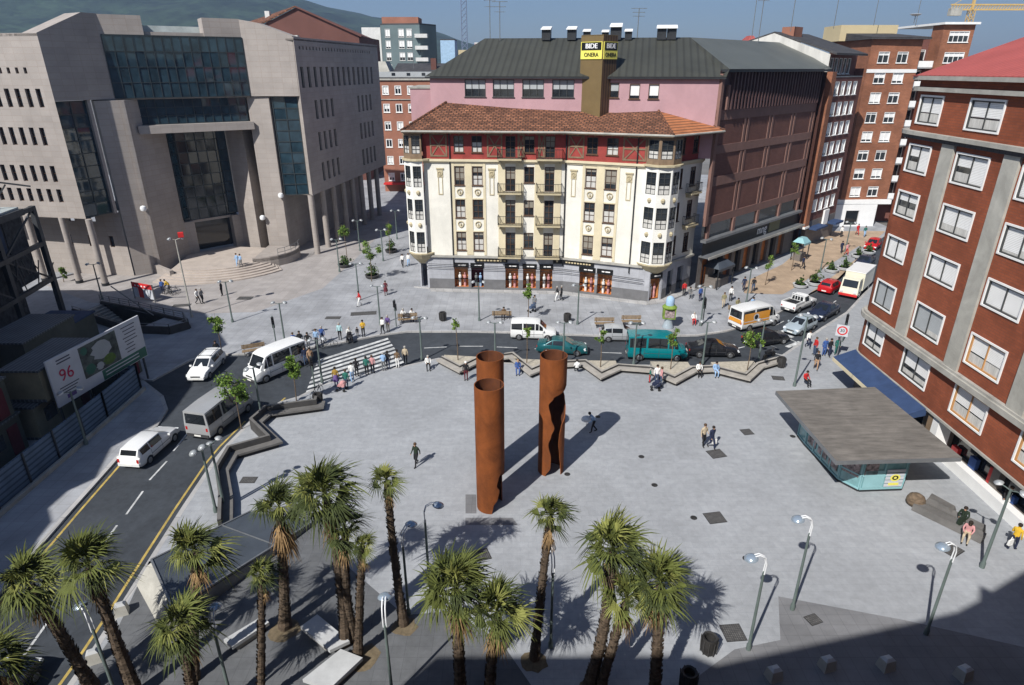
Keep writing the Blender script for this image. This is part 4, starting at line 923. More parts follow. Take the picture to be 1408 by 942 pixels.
curtain('side_glazing', along(Q0, Q1, .02, .05), along(Q0, Q1, 1.0, -.85), 5.5, 16.7, 1, 8, 'glass_blue', 0, .08); curtain('side_glazing', along(Q0, Q1, 6.5, -.85), along(Q0, Q1, 7.3, .02), 5.5, 16.7, 1, 8, 'glass_blue', 0, .08)
# curved steps and low terrace walls
mb = MB(); cx, cy = -39.6, 84.5
for i in range(6):
    r = 11.2 - i * .62; pts = [(cx + r * math.cos(R(-112 + 7 * k)), cy + r * math.sin(R(-112 + 7 * k))) for k in range(13)]
    mb.prism(pts + [(-34.3, 87.2), (cx, cy + 3.5), (-43.7, 83.6)], 0, .15 * (i + 1), 0)
wpart('steps', mb, ['stone_step'], ct)
mb = MB(); mb.obox((-45.4, 78.4), (-42.0, 75.6), -.2, .25, 0, 1.1, 0); wpart('terrace_wall', mb, ['stone'], ct); mb = MB()
ar = [(-34.5 + 5.2 * math.cos(R(-80 + 12 * k)), 85 + 5.2 * math.sin(R(-80 + 12 * k))) for k in range(9)]
for a, b in zip(ar, ar[1:]): mb.obox(a, b, -.3, .0, 0, 1.45, 0)
mb.prism(ar + [(-34, 87)], .9, 1.3, 0)
wpart('terrace_wall', mb, ['stone'], ct)
mb = MB()
for a, b in zip(ar[3:], ar[4:]):
    for z in (1.8, 2.3): mb.beam((*a, z), (*b, z), .05)
    mb.beam((*a, 1.4), (*a, 2.3), .05)
wpart('handrail', mb, ['grey_metal'], ct)
for x, y, z in ((-45.0, 77.8, 8.3), (-34.2, 86.9, 5.2), (-31.3, 87.0, 8.2)):
    m_ = MB(); m_.lathe([(.05, -.35), (.3, -.25), (.38, 0), (.3, .25), (.05, .36)], (x, y, z), 12); m_.beam((x, y, z), (x - .2, y + .6, z + .1), .08, .08, 1); wpart('wall_lamp', m_, ['lamp_white', 'dark_metal'], ct, 40)

# ---------------------------------------------------------------- buildings farther off
def simple_block(name, label, cat, pts, z1, wall, rows=(), roofm=None, extra=None):
    """prism building; rows: (side index, [(s, w)], [(z, h)], window options)"""
    cx = sum(p[0] for p in pts) / len(pts); cy = sum(p[1] for p in pts) / len(pts)
    t = thing(name, label, cat, (cx, cy, 0)); mb = MB(); n = len(pts)
    for i in range(n):
        ops = []
        for r in rows:
            if r[0] == i: ops += [(s, s + w, z, z + h) for s, w in r[1] for z, h in r[2]]
        mb.grid(pts[i], pts[(i + 1) % n], 0, z1, ops, 0, .2)
    wpart('wall', mb, [wall], t)
    for r in rows:
        k = 0
        for s, w in r[1]:
            for z, h in r[2]:
                k += 1; o = dict(r[3]); bl = o.pop('blinds', (.5,)); window(t, pts[r[0]], pts[(r[0] + 1) % n], s, z, w, h, blind=bl[k % len(bl)], **o)
    mb = MB(); mb.prism(pts, z1, z1 + .4, 0); wpart('roof', mb, [roofm or 'slate'], t); return t
YB = 137
fb = simple_block('brick_building', 'brown brick apartment block with white window frames beyond the end of the side street', 'apartment building', [(-26.9, YB), (-2, YB), (-2, 155), (-26.9, 155)], 22.0, 'far_brick',
    [(0, [(.9 + 2.5 * i, 1.3) for i in range(9)], [(z, 1.65) for z in (2.2, 5.6, 9.0, 12.4, 15.8, 19.2)], dict(frame='white_paint', nv=1, blinds=(.3, .6, .9, .1), ft=.15))])
mb = MB(); mb.box(-26.95, -2, YB - .2, YB - .003, 18.2, 18.35, 0); mb.box(-26.9, -2, YB - .3, YB - .003, 21.85, 22.15, 0); mb.box(-26.5, -3, YB + .6, YB + 1.2, 22.4, 23.4, 1)
for i in range(7): mb.box(-24 + i * 3, -23.3 + i * 3, YB + .54, YB + .6, 22.7, 23.2, 2)
mb.box(-11.5, -5.5, YB + .5, YB + 1.4, 22.4, 23.35, 4); mb.hexa([(-25, YB + 1.2, 23.4), (-3, YB + 1.2, 23.4), (-3, 155, 23.4), (-25, 155, 23.4), (-24, YB + 3, 23.5), (-4, YB + 3, 23.5), (-4, 146, 25.0), (-24, 146, 25.0)], 3)
mb.box(-16.5, -15.4, 141, 142.5, 23.6, 25.9, 5); mb.hexa([(-28.5, YB + 2, 22), (-24, YB + 2, 22), (-24, YB + 9, 22), (-28.5, YB + 9, 22), (-27.5, YB + 3, 25.3), (-25.5, YB + 3, 25.3), (-25.5, YB + 8, 25.3), (-27.5, YB + 8, 25.3)], 0)
wpart('roof_storey', mb, ['pale_stone', 'blind_grey', 'glass', 'slate', 'tarp', 'far_brown'], fb)
mb = MB(); mb.box(-26.9, -2, YB - 1.4, YB - .004, 1.6, 1.9, 0); wpart('shop_awning', mb, ['signal_red'], fb)
gb = thing('gabled_building', 'dark brown gabled building rising behind the courthouse roof', 'building', (-50, 160, 0))
mb = MB(); mb.grid((-57, 150), (-33, 152), 0, 30.5, [], 0); mb.grid((-33, 152), (-33, 175), 0, 30.5, [], 0); mb.poly([(-57, 150, 30.5), (-33, 152, 30.5), (-45.5, 151, 35.8)], 0); wpart('wall', mb, ['far_brown'], gb)
mb = MB(); mb.hexa([(-58, 149.5, 30.2), (-45.5, 150.5, 35.8), (-60, 176, 35.8), (-80, 176, 30.2), (-58, 149.5, 30.5), (-45.5, 150.5, 36.1), (-60, 176, 36.1), (-80, 176, 30.5)], 0)
mb.hexa([(-45.5, 150.5, 35.8), (-32.4, 151.6, 30.2), (-34, 176, 30.2), (-52, 176, 35.8), (-45.5, 150.5, 36.1), (-32.4, 151.6, 30.5), (-34, 176, 30.5), (-52, 176, 36.1)], 1)
mb.box(-58, -45, 148, 149.4, 29.6, 30.4, 2); mb.box(-54, -53, 156, 157, 33, 35.5, 2); wpart('roof', mb, ['tile_roof', 'far_brown', 'far_white'], gb)
tt = simple_block('tower_block', 'grey green tower block with white balconies in front of the hill', 'tower block', [(-38, 205), (-26.5, 203), (-22.5, 210), (-30, 222), (-40, 215)], 35.5, 'far_teal',
    [(0, [(1.2, 1.5), (5.2, 1.7), (7.6, 1.7)], [(z, 2.2) for z in (16.5, 19.7, 22.9, 26.1, 29.3, 32.3)], dict(frame='far_white', nv=1, blinds=(.9, .6, .8)))])
for i in range(7): mb = MB(); mb.box(-27.9, -24.3, 201.8, 204.2, 13.5 + 3.1 * i, 14.5 + 3.1 * i, 0); wpart('balcony', mb, ['far_white'], tt)
mb = MB(); mb.box(-37.5, -27, 205, 213, 35.9, 37.6, 0); mb.box(-44, -38.5, 207, 213, 20, 35, 1); wpart('roof_storey', mb, ['far_brick', 'far_white'], tt)
simple_block('apartment_building', 'pale blue tower block standing farther back to the right of the grey green tower', 'apartment building', [(-25, 245), (-20, 245), (-20, 255), (-25, 255)], 33, 'far_blue')
simple_block('apartment_building', 'ochre and white apartment block left of the lattice mast', 'apartment building', [(-16.5, 215), (-3, 215), (-3, 228), (-16.5, 228)], 28.8, 'far_ochre',
    [(0, [(1 + 2.2 * i, 1.4) for i in range(6)], [(z, 1.7) for z in (18, 21.2, 24.6)], dict(frame='far_white', nv=1, blinds=(.9, .4, .7)))], 'far_ochre')
simple_block('apartment_building', 'low cream apartment block between the grey green tower and the ochre block', 'apartment building', [(-26, 232), (-15, 232), (-15, 242), (-26, 242)], 25, 'far_ochre', (), 'far_ochre')
simple_block('apartment_building', 'small pink and white building near the foot of the lattice mast', 'apartment building', [(-14, 262), (-5, 262), (-5, 270), (-14, 270)], 32.5, 'pink', (), 'far_white')
hr = simple_block('house', 'distant house with a red pointed roof behind the cinema', 'house', [(43, 128), (53, 128), (53, 138), (43, 138)], 26.8, 'far_white')
mb = MB(); mb.hexa([(42.5, 127.5, 26.9), (46.5, 127.5, 26.9), (46.5, 138, 26.9), (42.5, 138, 26.9), (44.2, 131, 29.6), (44.8, 131, 29.6), (44.8, 133, 29.6), (44.2, 133, 29.6)], 0); mb.box(46.6, 53, 129, 137, 27.2, 28.3, 1); mb.box(50.2, 52, 128, 130, 24, 30.2, 2); wpart('roof_turret', mb, ['red_roof', 'far_white', 'steel_dark'], hr)
simple_block('apartment_building', 'low building seen beyond the red roof at the right edge', 'apartment building', [(92, 118), (110, 118), (110, 128), (92, 128)], 28.5, 'stone_dark', (), 'slate')
# lattice mast, aerials, cranes
def lattice(t, x, y, z0, z1, w, m, n, nm='lattice'):
    mb = MB(); c = [(-w, -w), (w, -w), (w, w), (-w, w)]
    for a, b in c: mb.beam((x + a, y + b, z0), (x + a, y + b, z1), w * .2)
    for i in range(n):
        za, zb = z0 + (z1 - z0) * i / n, z0 + (z1 - z0) * (i + 1) / n
        for k in range(4):
            p, q = c[k], c[(k + 1) % 4]; mb.beam((x + p[0], y + p[1], za), (x + q[0], y + q[1], zb), w * .13); mb.beam((x + q[0], y + q[1], za), (x + p[0], y + p[1], zb), w * .13)
    wpart(nm, mb, [m], t)
lm = thing('lattice_mast', 'tall blue grey lattice radio mast against the sky', 'radio mast', (-15.5, 230, 0)); lattice(lm, -15.5, 230, 0, 60, .85, 'mast', 34)
for x, y, h, l in ((-46, 330, 44, 'left'), (330, 400, 80, 'x')): pass
def crane(x, y, h, lb, lf, z, label):
    t = thing('tower_crane', label, 'crane', (x, y, 0)); lattice(t, x, y, 0, h, .9, 'crane', 24, 'tower')
    mb = MB()
    for dz in (0, 1.6): mb.beam((x - lb, y, h + dz), (x + lf, y, h + dz), .5)
    for i in range(int(lb + lf)): mb.beam((x - lb + i, y, h), (x - lb + i + 1, y, h + 1.6), .25)
    wpart('jib', mb, ['crane'], t); mb = MB(); mb.box(x - lb, x - lb + 4, y - 1, y + 1, h - 2, h + .5); wpart('counterweight', mb, ['pale_stone'], t)
    mb = MB(); mb.beam((x, y, h), (x, y, h + 6), .8); mb.beam((x, y, h + 6), (x + lf * .7, y, h + 1.6), .15); mb.beam((x, y, h + 6), (x - lb * .9, y, h + 1.6), .15); wpart('tower_top', mb, ['crane'], t)
crane(167, 260, 43.6, 8, 40, 0, 'ochre tower crane whose jib reaches the top of the picture at right'); crane(196, 255, 38, 9, 32, 0, 'ochre tower crane behind the red roof at the right edge')
def aerial(x, y, z, h, label, k=3):
    t = thing('aerial', label, 'aerial', (x, y, z), 0, 'aerials on the roofs'); mb = MB(); mb.tube([(0, 0, 0), (0, 0, h)], .05, 5); part('pole', mb, ['grey_metal'], t); mb = MB()
    for i in range(k):
        zz = h * (1 - .13 * i); mb.beam((-.9 + .2 * i, 0, zz), (.9 - .2 * i, .1, zz), .05)
        for q in (-.6, 0, .6): mb.beam((q, -.3, zz), (q, .3, zz), .04)
    part('antenna', mb, ['grey_metal'], t)
for x, y, z, h, l in ((-1.4, 82, 27, 4.0, 'aerial on the left end of the dark metal cinema roof'), (-2.6, 84, 26.8, 5.2, 'tall thin aerial at the very left of the cinema roof'), (14.3, 80.5, 27.2, 3.0, 'thin aerial between the vents on the cinema roof'),
                      (31.5, 90, 27, 6.5, 'aerial above the sloping right side of the cinema roof'), (37.0, 94, 28.5, 7, 'tall aerial behind the peak of the white gable'), (44, 97, 29, 7.5, 'aerial beside the orange chimney of the dark brick block'),
                      (55, 108, 30, 8, 'aerial on the left of the orange brick tower roof'), (62.5, 110, 30, 8, 'aerial in the middle of the orange brick tower roof'), (-20, 141, 24, 7, 'thin aerial on the slate roof of the brown brick block'), (34, 100, 28, 6.5, 'aerial left of the white gable peak')):
    aerial(x, y, z, h, l)
t = thing('satellite_dish', 'white satellite dish on the roof of the orange brick tower', 'satellite dish', (60.5, 107, 30.2)); mb = MB(); mb.lathe([(.05, 0), (.5, .08), (.8, .28), (.76, .3), (.45, .14), (.03, .1)], (0, 0, 1.0), 14); part('dish', mb, ['white_paint'], t); mb = MB(); mb.tube([(0, 0, 0), (0, 0, 1)], .06, 6); part('stand', mb, ['grey_metal'], t)

# ---------------------------------------------------------------- unseen neighbours whose shadows fall into the picture
t = thing('apartment_building', 'tall building at the near edge of the plaza casting the bottom right shadow', 'apartment building', (5, -9, 0))
fp = [(-20.6, -3.7), (-19.1, -2.05), (-7.7, -2.0), (-6.8, -2.5), (2.54, -.31), (6.9, .8), (7.9, 2.2), (8.2, 1.8), (10.7, 3.1), (30, 11.3), (34, -16), (-20.6, -16)]
mb = MB(); mb.prism(fp, 0, 27.0, 0); wpart('wall', mb, ['brick_orange'], t); mb = MB(); mb.prism([(-18.6, -2.6), (-7, -3), (3, -.8), (9, 2), (30, 10.5), (33, -15.5), (-18.6, -15.5)], 27.004, 27.1, 0); wpart('roof', mb, ['slate'], t)
t = thing('apartment_building', 'building beyond the left edge that shades the hoarding and the site behind it', 'apartment building', (-55, 25, 0))
fp = [(-35.6, 2), (-36.4, 6.8), (-38.0, 11.6), (-38.2, 13), (-39.2, 14.2), (-39.1, 16.6), (-38.2, 17.2), (-39.3, 20.8), (-37.6, 24.4), (-37.8, 27), (-38.2, 30.2), (-39.9, 34), (-38.6, 38.6), (-44.4, 47), (-61, 54.5), (-80, 54), (-80, 2)]
mb = MB(); mb.prism(fp, 0, 20.0, 0); wpart('wall', mb, ['brick_orange'], t); mb = MB(); mb.prism([(p[0] * .99 - 1, p[1]) for p in fp], 20.004, 20.3, 0); wpart('roof', mb, ['slate'], t)

# ---------------------------------------------------------------- building site on the left
st = thing('steel_frame_building', 'dark steel framed building under construction with netting and a pale glass canopy roof', 'building', (-60, 63, 0))
mb = MB(); r = random.Random(5)
for x, y in ((-54.6, 72.8), (-53.6, 66), (-52.6, 60), (-51.6, 54)):
    mb.beam((x, y, 0), (x, y, 9.4), .45)
for z in (3.1, 6.2, 9.2): mb.beam((-54.6, 72.8, z), (-51.6, 54, z), .35)
for i in range(3):
    a, b = ((-54.6, 72.8), (-53.6, 66), (-52.6, 60), (-51.6, 54))[i:i + 2]; mb.beam((*a, 3.1), (*b, 6.2), .14); mb.beam((*b, 6.2), (*a, 9.2), .14)
for i in range(26):
    t_ = r.random(); x, y = -54.6 + 3 * t_, 72.8 - 18.8 * t_; z = r.choice((3.2, 4.4, 6.3)); mb.beam((x, y, z), (x + r.uniform(-.1, .1), y + r.uniform(-1.5, 1.5), z + r.uniform(1, 2.6)), .08)
wpart('steel_frame', mb, ['steel_dark'], st)
mb = MB(); mb.grid((-54.9, 54), (-57.5, 72), 0, 9.0, [], 0); 
for i in range(5):
    y0 = 54.5 + i * 3.6; mb.obox((-52.2 - (y0 - 54) * .16, y0), (-52.2 - (y0 + 3.3 - 54) * .16, y0 + 3.3), -.5, -.42, (0, 3.3, 0, 6.0, 3.3)[i], (3.0, 6.0, 2.9, 8.8, 8.9)[i], i % 2)
wpart('netting', mb, ['netting', 'tarp'], st)
mb = MB(); mb.hexa([(-54.2, 70.5, 9.5), (-51.3, 53, 9.5), (-70, 50, 9.5), (-72, 68, 9.5), (-54.2, 70.5, 9.7), (-51.3, 53, 9.7), (-70, 50, 9.9), (-72, 68, 9.9)], 0); mb.beam((-54.0, 70.6, 9.3), (-51.2, 52.8, 9.3), .35, .5, 1); wpart('canopy', mb, ['canopy_glass', 'steel_dark'], st)
for q in range(2):
    mb = MB(); y = 64.5 + q * 5; x = -55.3 - q * 0; mb.beam((x, y, 9.7), (x, y, 12.6 - q * .8), .14); mb.beam((x - 5 + q * 4, y - 1, 13.1 - q * .9), (x + 3.2, y + .6, 12.3 - q * .9), .12); mb.beam((x, y, 10.9 - q * .5), (x + 1.3, y, 12.4 - q * .8), .1); wpart('roof_bracket', mb, ['steel_dark'], st)
st.location = (-53.8, 54.5, 0); st.scale = (1, 1, 1.2)
ho = thing('hoarding', 'blue corrugated metal hoarding along the pavement round the building site', 'fence', (-30.2, 38, 0))
H = [(-30.6, 18), (-30.35, 30.6), (-30.15, 41.3), (-30.2, 46.0), (-36, 46.4)]
mb = MB()
for a, b in zip(H, H[1:]): mb.obox(a, b, -.04, .04, .1, 2.15, 0)
wpart('panel', mb, ['hoarding'], ho)
for a, b in zip(H, H[1:]):
    L_ = (Vector(b) - Vector(a)).length; n = max(1, int(L_ / 2.4))
    for i in range(n + 1):
        p = Vector(a).lerp(Vector(b), i / n); mb = MB(); mb.box(p.x + .05, p.x + .15, p.y - .05, p.y + .05, 0, 2.25); wpart('post', mb, ['steel_dark'], ho)
mb = MB(); mb.box(-29.95, -29.75, 18, 46, 0, .28); wpart('kerb_block', mb, ['stone_ledge'], ho)
def cabin(x0, x1, y0, y1, z0, z1, m, label, roof='cabin_roof', win=True, rz=0):
    t = thing('site_cabin', label, 'site cabin', ((x0 + x1) / 2, (y0 + y1) / 2, z0)); mb = MB(); mb.box(x0, x1, y0, y1, z0, z1)
    wpart('wall', mb, [m], t)
    t_ = MB(); t_.box(x0 - .12, x1 + .12, y0 - .12, y1 + .12, z1, z1 + .14); t_.box(x0, x1, y0 - .03, y0, z0, z0 + .2); wpart('roof', t_, [roof], t)
    if win:
        for k in range(2):
            mb = MB(); a = y0 + (y1 - y0) * (.15 + .45 * k); mb.box(x1, x1 + .05, a, a + 1.1, z0 + 1.0, z0 + 2.0); wpart('window', mb, ['glass'], t)
        mb = MB(); mb.box(x1, x1 + .05, y1 - 1.3, y1 - .4, z0 + .1, z0 + 2.1); wpart('door', mb, ['cl_maroon'], t)
cabin(-36.6, -33.0, 38.4, 44.4, 0, 2.5, 'cabin', 'cream site cabin on the ground behind the hoarding under the billboard')
cabin(-34.9, -32.3, 39.0, 44.6, 2.7, 5.0, 'cabin', 'cream site cabin stacked behind the left half of the billboard')
cabin(-34.2, -31.9, 44.9, 49.5, 0, 2.6, 'cabin_green', 'grey green site cabin behind the right end of the billboard')
cabin(-40.5, -36.9, 44, 50, 2.4, 4.9, 'cabin_green', 'site cabin with a corrugated roof at the back of the site', win=False)
cabin(-37.5, -33.4, 30.5, 37.6, 0, 2.6, 'cabin_green', 'lower grey green site cabin at the left edge of the picture')
cabin(-37.5, -33.4, 30.5, 37.4, 2.75, 5.3, 'cabin_green', 'upper grey green site cabin stacked at the left edge of the picture')
cabin(-44, -40, 50.5, 57, 0, 2.6, 'cabin_green', 'blue roofed site cabin nearest the steel framed building', 'tarp', False)
cabin(-42, -38.2, 40, 49, 0, 2.4, 'cabin_green', 'site cabin deep in shade behind the others', 'tarp', False)
bb = thing('billboard', 'big white site billboard with a photo and a red 96 above the hoarding', 'billboard', (-31.2, 43.5, 0))
B0, B1 = (-31.85, 39.3), (-30.35, 48.3)
bl = (Vector(B1) - Vector(B0)).length; bd = (Vector(B1) - Vector(B0)).normalized()
mb = MB(); mb.obox(B0, B1, -.12, 0, 2.05, 5.6, 0); wpart('panel', mb, ['board_white'], bb)
def bz(s, f, z0=2.05, z1=5.6): return z0 + (z1 - z0) * f
mb = MB()
mb.obox(along(B0, B1, 2.75), along(B0, B1, 6.4), .0, .012, 2.95, 5.4, 0); mb.obox(along(B0, B1, 4.3), along(B0, B1, bl - .05), 0, .016, 2.1, 2.9, 1)
def blob(s, z, rs, rz, m, n=18):
    q = [(*along(B0, B1, s + rs * math.cos(2 * PI * k / n) * (1 + .18 * math.sin(3 * k)), .016 + .002 * m * .1), z + rz * math.sin(2 * PI * k / n)) for k in range(n)]; mb.poly(q, m)
blob(4.75, 4.5, .95, .72, 6); blob(3.4, 3.5, .45, .4, 7); blob(5.3, 3.5, .6, .42, 8); blob(4.3, 3.35, .35, .3, 6); blob(3.2, 5.0, .3, .3, 7)
X = (bd.x, bd.y, 0); U = (0, 0, 1)
def bt(body, size, s, z, m, sx=1.): add_text(mb, body, size, (*along(B0, B1, s, .02), z), X, U, m, .004, sx)
bt('96', 1.25, 1.35, 4.1, 2); 
for i in range(8): mb.obox(along(B0, B1, 7.0 + .12 * (i % 3)), along(B0, B1, 8.5 - .1 * (i % 2) - (.4 if i > 4 else 0)), .0, .014, 5.2 - i * .29, 5.27 - i * .29, 3)
for i in range(3): mb.obox(along(B0, B1, .5 + .1 * i), along(B0, B1, 2.2 - .2 * i), 0, .014, 3.25 - .2 * i, 3.32 - .2 * i, 3)
for i in range(2): mb.obox(along(B0, B1, .8), along(B0, B1, 2.0), 0, .014, 5.25 - .22 * i, 5.34 - .22 * i, 3)
mb.obox(along(B0, B1, .9), along(B0, B1, 1.7), 0, .014, 2.35, 2.65, 4)
for i in range(2): mb.obox(along(B0, B1, 4.6), along(B0, B1, 8.2), .016, .02, 2.62 - i * .26, 2.7 - i * .26, 5)
wpart('poster', mb, ['board_photo', 'board_green', 'board_red', 'board_ink', 'cl_purple', 'board_white', 'blind_grey', 'board_green', 'leaf'], bb)
mb = MB()
for s in (.3, 3, 6, bl - .3): q = along(B0, B1, s, -.25); mb.beam((*q, 0), (*q, 5.5), .12)
wpart('support', mb, ['steel_dark'], bb)

# underground entrance
ug = thing('underground_entrance', 'sunken stairway with steel railings in the shade behind the billboard', 'stairway', (-41, 62, 0))
hx = HOLE; mb = MB()
for a, b in zip(hx, hx[1:] + hx[:1]):
    mb.poly([(*a, 0), (*b, 0), (*b, -4), (*a, -4)], 0); mb.poly([(*b, 0), (*a, 0), (*a, -4), (*b, -4)], 0)
mb.poly([(*p, -3.9) for p in hx], 0); wpart('retaining_wall', mb, ['bench_dark'], ug)
a0, a1, b0, b1 = Vector(hx[0]), Vector(hx[3]), Vector(hx[1]), Vector(hx[2]); mb = MB()
for i in range(16):
    t0, t1 = i / 24, (i + 1) / 24
    q = [a0.lerp(b0, t0), a1.lerp(b1, t0), a1.lerp(b1, t1), a0.lerp(b0, t1)]; z = -.02 - .22 * i
    mb.poly([(*p, z) for p in q]); mb.poly([(*q[3], z), (*q[2], z), (*q[2], z - .22), (*q[3], z - .22)])
wpart('steps', mb, ['bench_stone'], ug)
mb = MB(); ring = [hx[0], (-40, 64.3), hx[1], (-33.8, 61.2), (-32.4, 59.3), (-33.6, 57.8), (-38.0, 58.2), hx[3]]
for a, b in zip(ring[:7], ring[1:]): mb.obox(b, a, -.14, .14, 0, .75 if b in ((-33.6, 57.8), (-38.0, 58.2), hx[3]) else .3)
wpart('parapet', mb, ['bench_dark'], ug)
mb = MB()
for a, b in zip(ring[:7], ring[1:]):
    for z in (.55, .8, 1.05): mb.beam((*a, z), (*b, z), .05)
    n = max(1, int((Vector(a) - Vector(b)).length / 1.4))
    for i in range(n + 1): p = Vector(a).lerp(Vector(b), i / n); mb.beam((p.x, p.y, .2), (p.x, p.y, 1.08), .06)
mb.beam((-43.5, 65.8, 2.3), (-36.5, 60.6, .9), .09); wpart('railing', mb, ['grey_metal'], ug)
mp = thing('map_board', 'red topped information board on posts outside the courthouse', 'information board', (-41.31, 67.75), R(-24)); mb = MB(); mb.box(-1.6, 1.6, -.1, .1, 1.45, 1.95); part('header', mb, ['signal_red'], mp)
mb = MB(); [mb.box(x - .35, x + .35, -.06, .06, .3, 1.45, k) for x, k in ((-1.15, 0), (-.35, 1), (.4, 0), (1.2, 0))]; part('panel', mb, ['board_white', 'signal_red'], mp)
mb = MB(); [mb.box(x - .06, x + .06, -.06, .06, 0, 2.0) for x in (-1.62, 1.62)]; part('post', mb, ['grey_metal'], mp)
mb = MB(); [mb.box(-1.1 + i * .5, -.85 + i * .5, -.11, -.1, 1.62, 1.75) for i in range(4)]; part('lettering', mb, ['sign_white'], mp)

# ================================================================ STREET FURNITURE
def interp(tab, z):
    if z <= tab[0][0]: return tab[0][1]
    for a, b in zip(tab, tab[1:]):
        if z <= b[0]:
            t = (z - a[0]) / (b[0] - a[0]); t = t * t * (3 - 2 * t); return a[1] + (b[1] - a[1]) * t
    return tab[-1][1]
def rust_column(loc, h, r, cut, label, lean=0.):
    """rolled steel tube, phi = 0 faces the camera side (-y); cut = table of (z, left phi, right phi) in degrees"""
    t = thing('steel_column', label, 'sculpture', loc, 0, 'rusty steel columns'); mb = MB(); n, m, th = 72, 110, .055
    lo = [(z, a) for z, a, b in cut]; hi = [(z, b) for z, a, b in cut]
    ring = []
    for i in range(m + 1):
        z = h * i / m; a, b = interp(lo, z), interp(hi, z)
        if b < a + .05: b = a
        row = []
        for k in range(n + 1):
            p = R(b + (a + 360 - b) * k / n); s, c = math.sin(p), -math.cos(p)
            row.append(((r * s, r * c, z), ((r - th) * s, (r - th) * c, z)))
        ring.append(row)
    for i in range(m):
        for k in range(n):
            A_, B_, C_, D_ = ring[i][k], ring[i][k + 1], ring[i + 1][k + 1], ring[i + 1][k]
            mb.poly([A_[0], B_[0], C_[0], D_[0]], 0); mb.poly([B_[1], A_[1], D_[1], C_[1]], 1)
        for k in (0, n):
            A_, D_ = ring[i][k], ring[i + 1][k]; q = [A_[0], D_[0], D_[1], A_[1]]; mb.poly(q if k == 0 else q[::-1], 0)
    for k in range(n): A_, B_ = ring[m][k], ring[m][k + 1]; mb.poly([A_[0], B_[0], B_[1], A_[1]], 0)
    # shared vertices so the shading is smooth
    idx = {}; nv = []; mp = []
    for v in mb.v:
        q = (round(v[0], 4), round(v[1], 4), round(v[2], 4))
        if q not in idx: idx[q] = len(nv); nv.append(v)
        mp.append(idx[q])
    mb.f = [tuple(dict.fromkeys(mp[i] for i in f)) for f in mb.f]; ok = [i for i, f in enumerate(mb.f) if len(f) > 2]
    mb.m = [mb.m[i] for i in ok]; mb.f = [mb.f[i] for i in ok]; mb.v = nv
    part('tube', mb, ['rust', 'rust_in'], t, 35); return t
rust_column((2.51, 34.78), 8.2, .83, [(0, -27, 50), (.7, -5, 46), (1.4, -4, 38), (2.4, -17, 30), (3.0, -6, 33), (3.6, 7, 42), (4.3, -8, 75), (5.2, -20, 110), (5.7, 0, 128), (6.15, 60, 130), (6.4, 130, 130), (8.2, 130, 130)], 'lone rusty steel column with a tall wavy black opening down its side')
rust_column((-1.26, 31.10), 8.1, .83, [(0, 6, 125), (.5, 12, 125), (1.0, 32, 125), (1.5, 40, 125), (1.9, 28, 125), (2.4, 36, 125), (2.9, 70, 125), (3.2, 125, 125), (8.1, 125, 125)], 'rusty steel column nearest the camera, front one of the pair that overlap')
rust_column((-1.32, 34.61), 8.2, .83, [(0, 150, 210), (2.0, 140, 190), (4, 160, 215), (6, 150, 200), (7.4, 185, 185), (8.2, 185, 185)], 'rusty steel column standing directly behind the front column, only its top showing')

def offs(line, nn):
    q = []
    for i, p in enumerate(line):
        p = Vector(p); t = []
        if i > 0: t.append((p - Vector(line[i - 1])).normalized())
        if i < len(line) - 1: t.append((Vector(line[i + 1]) - p).normalized())
        n = Vector((0, 0))
        for v in t: n += Vector((v.y, -v.x))
        n.normalize(); k = n.dot(Vector((t[0].y, -t[0].x))); q.append(tuple(p + n * nn / max(k, .45)))
    return q
def wallstrip(mb, line, n0, n1, z0, z1, mt, ms):
    a, b = offs(line, n0), offs(line, n1)
    for i in range(len(line) - 1):
        P = [a[i], a[i + 1], b[i + 1], b[i]]
        if (Vector(P[1]) - Vector(P[0])).cross(Vector(P[2]) - Vector(P[1])) < 0: P = P[::-1]
        k = len(mb.v); mb.v += [(*p, z0) for p in P] + [(*p, z1) for p in P]
        mb.f.append(tuple(k + 4 + j for j in range(4))); mb.m.append(mt)
        for j in range(4): mb.f.append((k + j, k + (j + 1) % 4, k + 4 + (j + 1) % 4, k + 4 + j)); mb.m.append(ms)
ZL = [(-15.75, 28.94), (-16.75, 31.45), (-18.08, 34.05), (-18.23, 35.87), (-15.75, 37.46), (-18.10, 40.08), (-17.86, 41.22), (-14.26, 42.31), (-14.42, 43.34)]
ZT = [(-6.68, 50.86), (-4.44, 48.40), (-2.68, 50.56), (-0.26, 51.31), (1.53, 47.85), (3.33, 49.53), (6.06, 49.82), (7.37, 47.18), (9.34, 48.96), (11.62, 48.54), (13.40, 46.39), (15.70, 48.54), (17.10, 48.68), (19.65, 46.92), (21.69, 49.39), (23.59, 50.41)]
def zigzag(line, label, infill=None, st='bench_stone', bh=.62):
    c = line[len(line) // 2]; t = thing('zigzag_bench', label, 'bench wall', (*c, 0)); mb = MB()
    wallstrip(mb, line, -.22, -.3, 0, .3, 1, 1); wallstrip(mb, line, .0, -.55, .3, .45, 0, 0); wpart('seat', mb, [st, 'bench_dark'], t)  # base in near-black: shade below the seat overhang put into the colour
    mb = MB(); wallstrip(mb, line, -.55, -.75, 0, bh, 0, 1); wpart('backrest', mb, [st, 'bench_dark'], t)
    if infill:
        for f in infill:
            mb = MB(); mb.prism(f, 0, .5, 0, 1, False); wpart('planting_bed', mb, ['gravel', 'bench_stone'], t)
zigzag(ZL, 'dark zigzag bench wall along the left edge of the plaza beside the road', None, 'bench_grey', .9)
b_ = offs(ZT, -.85)
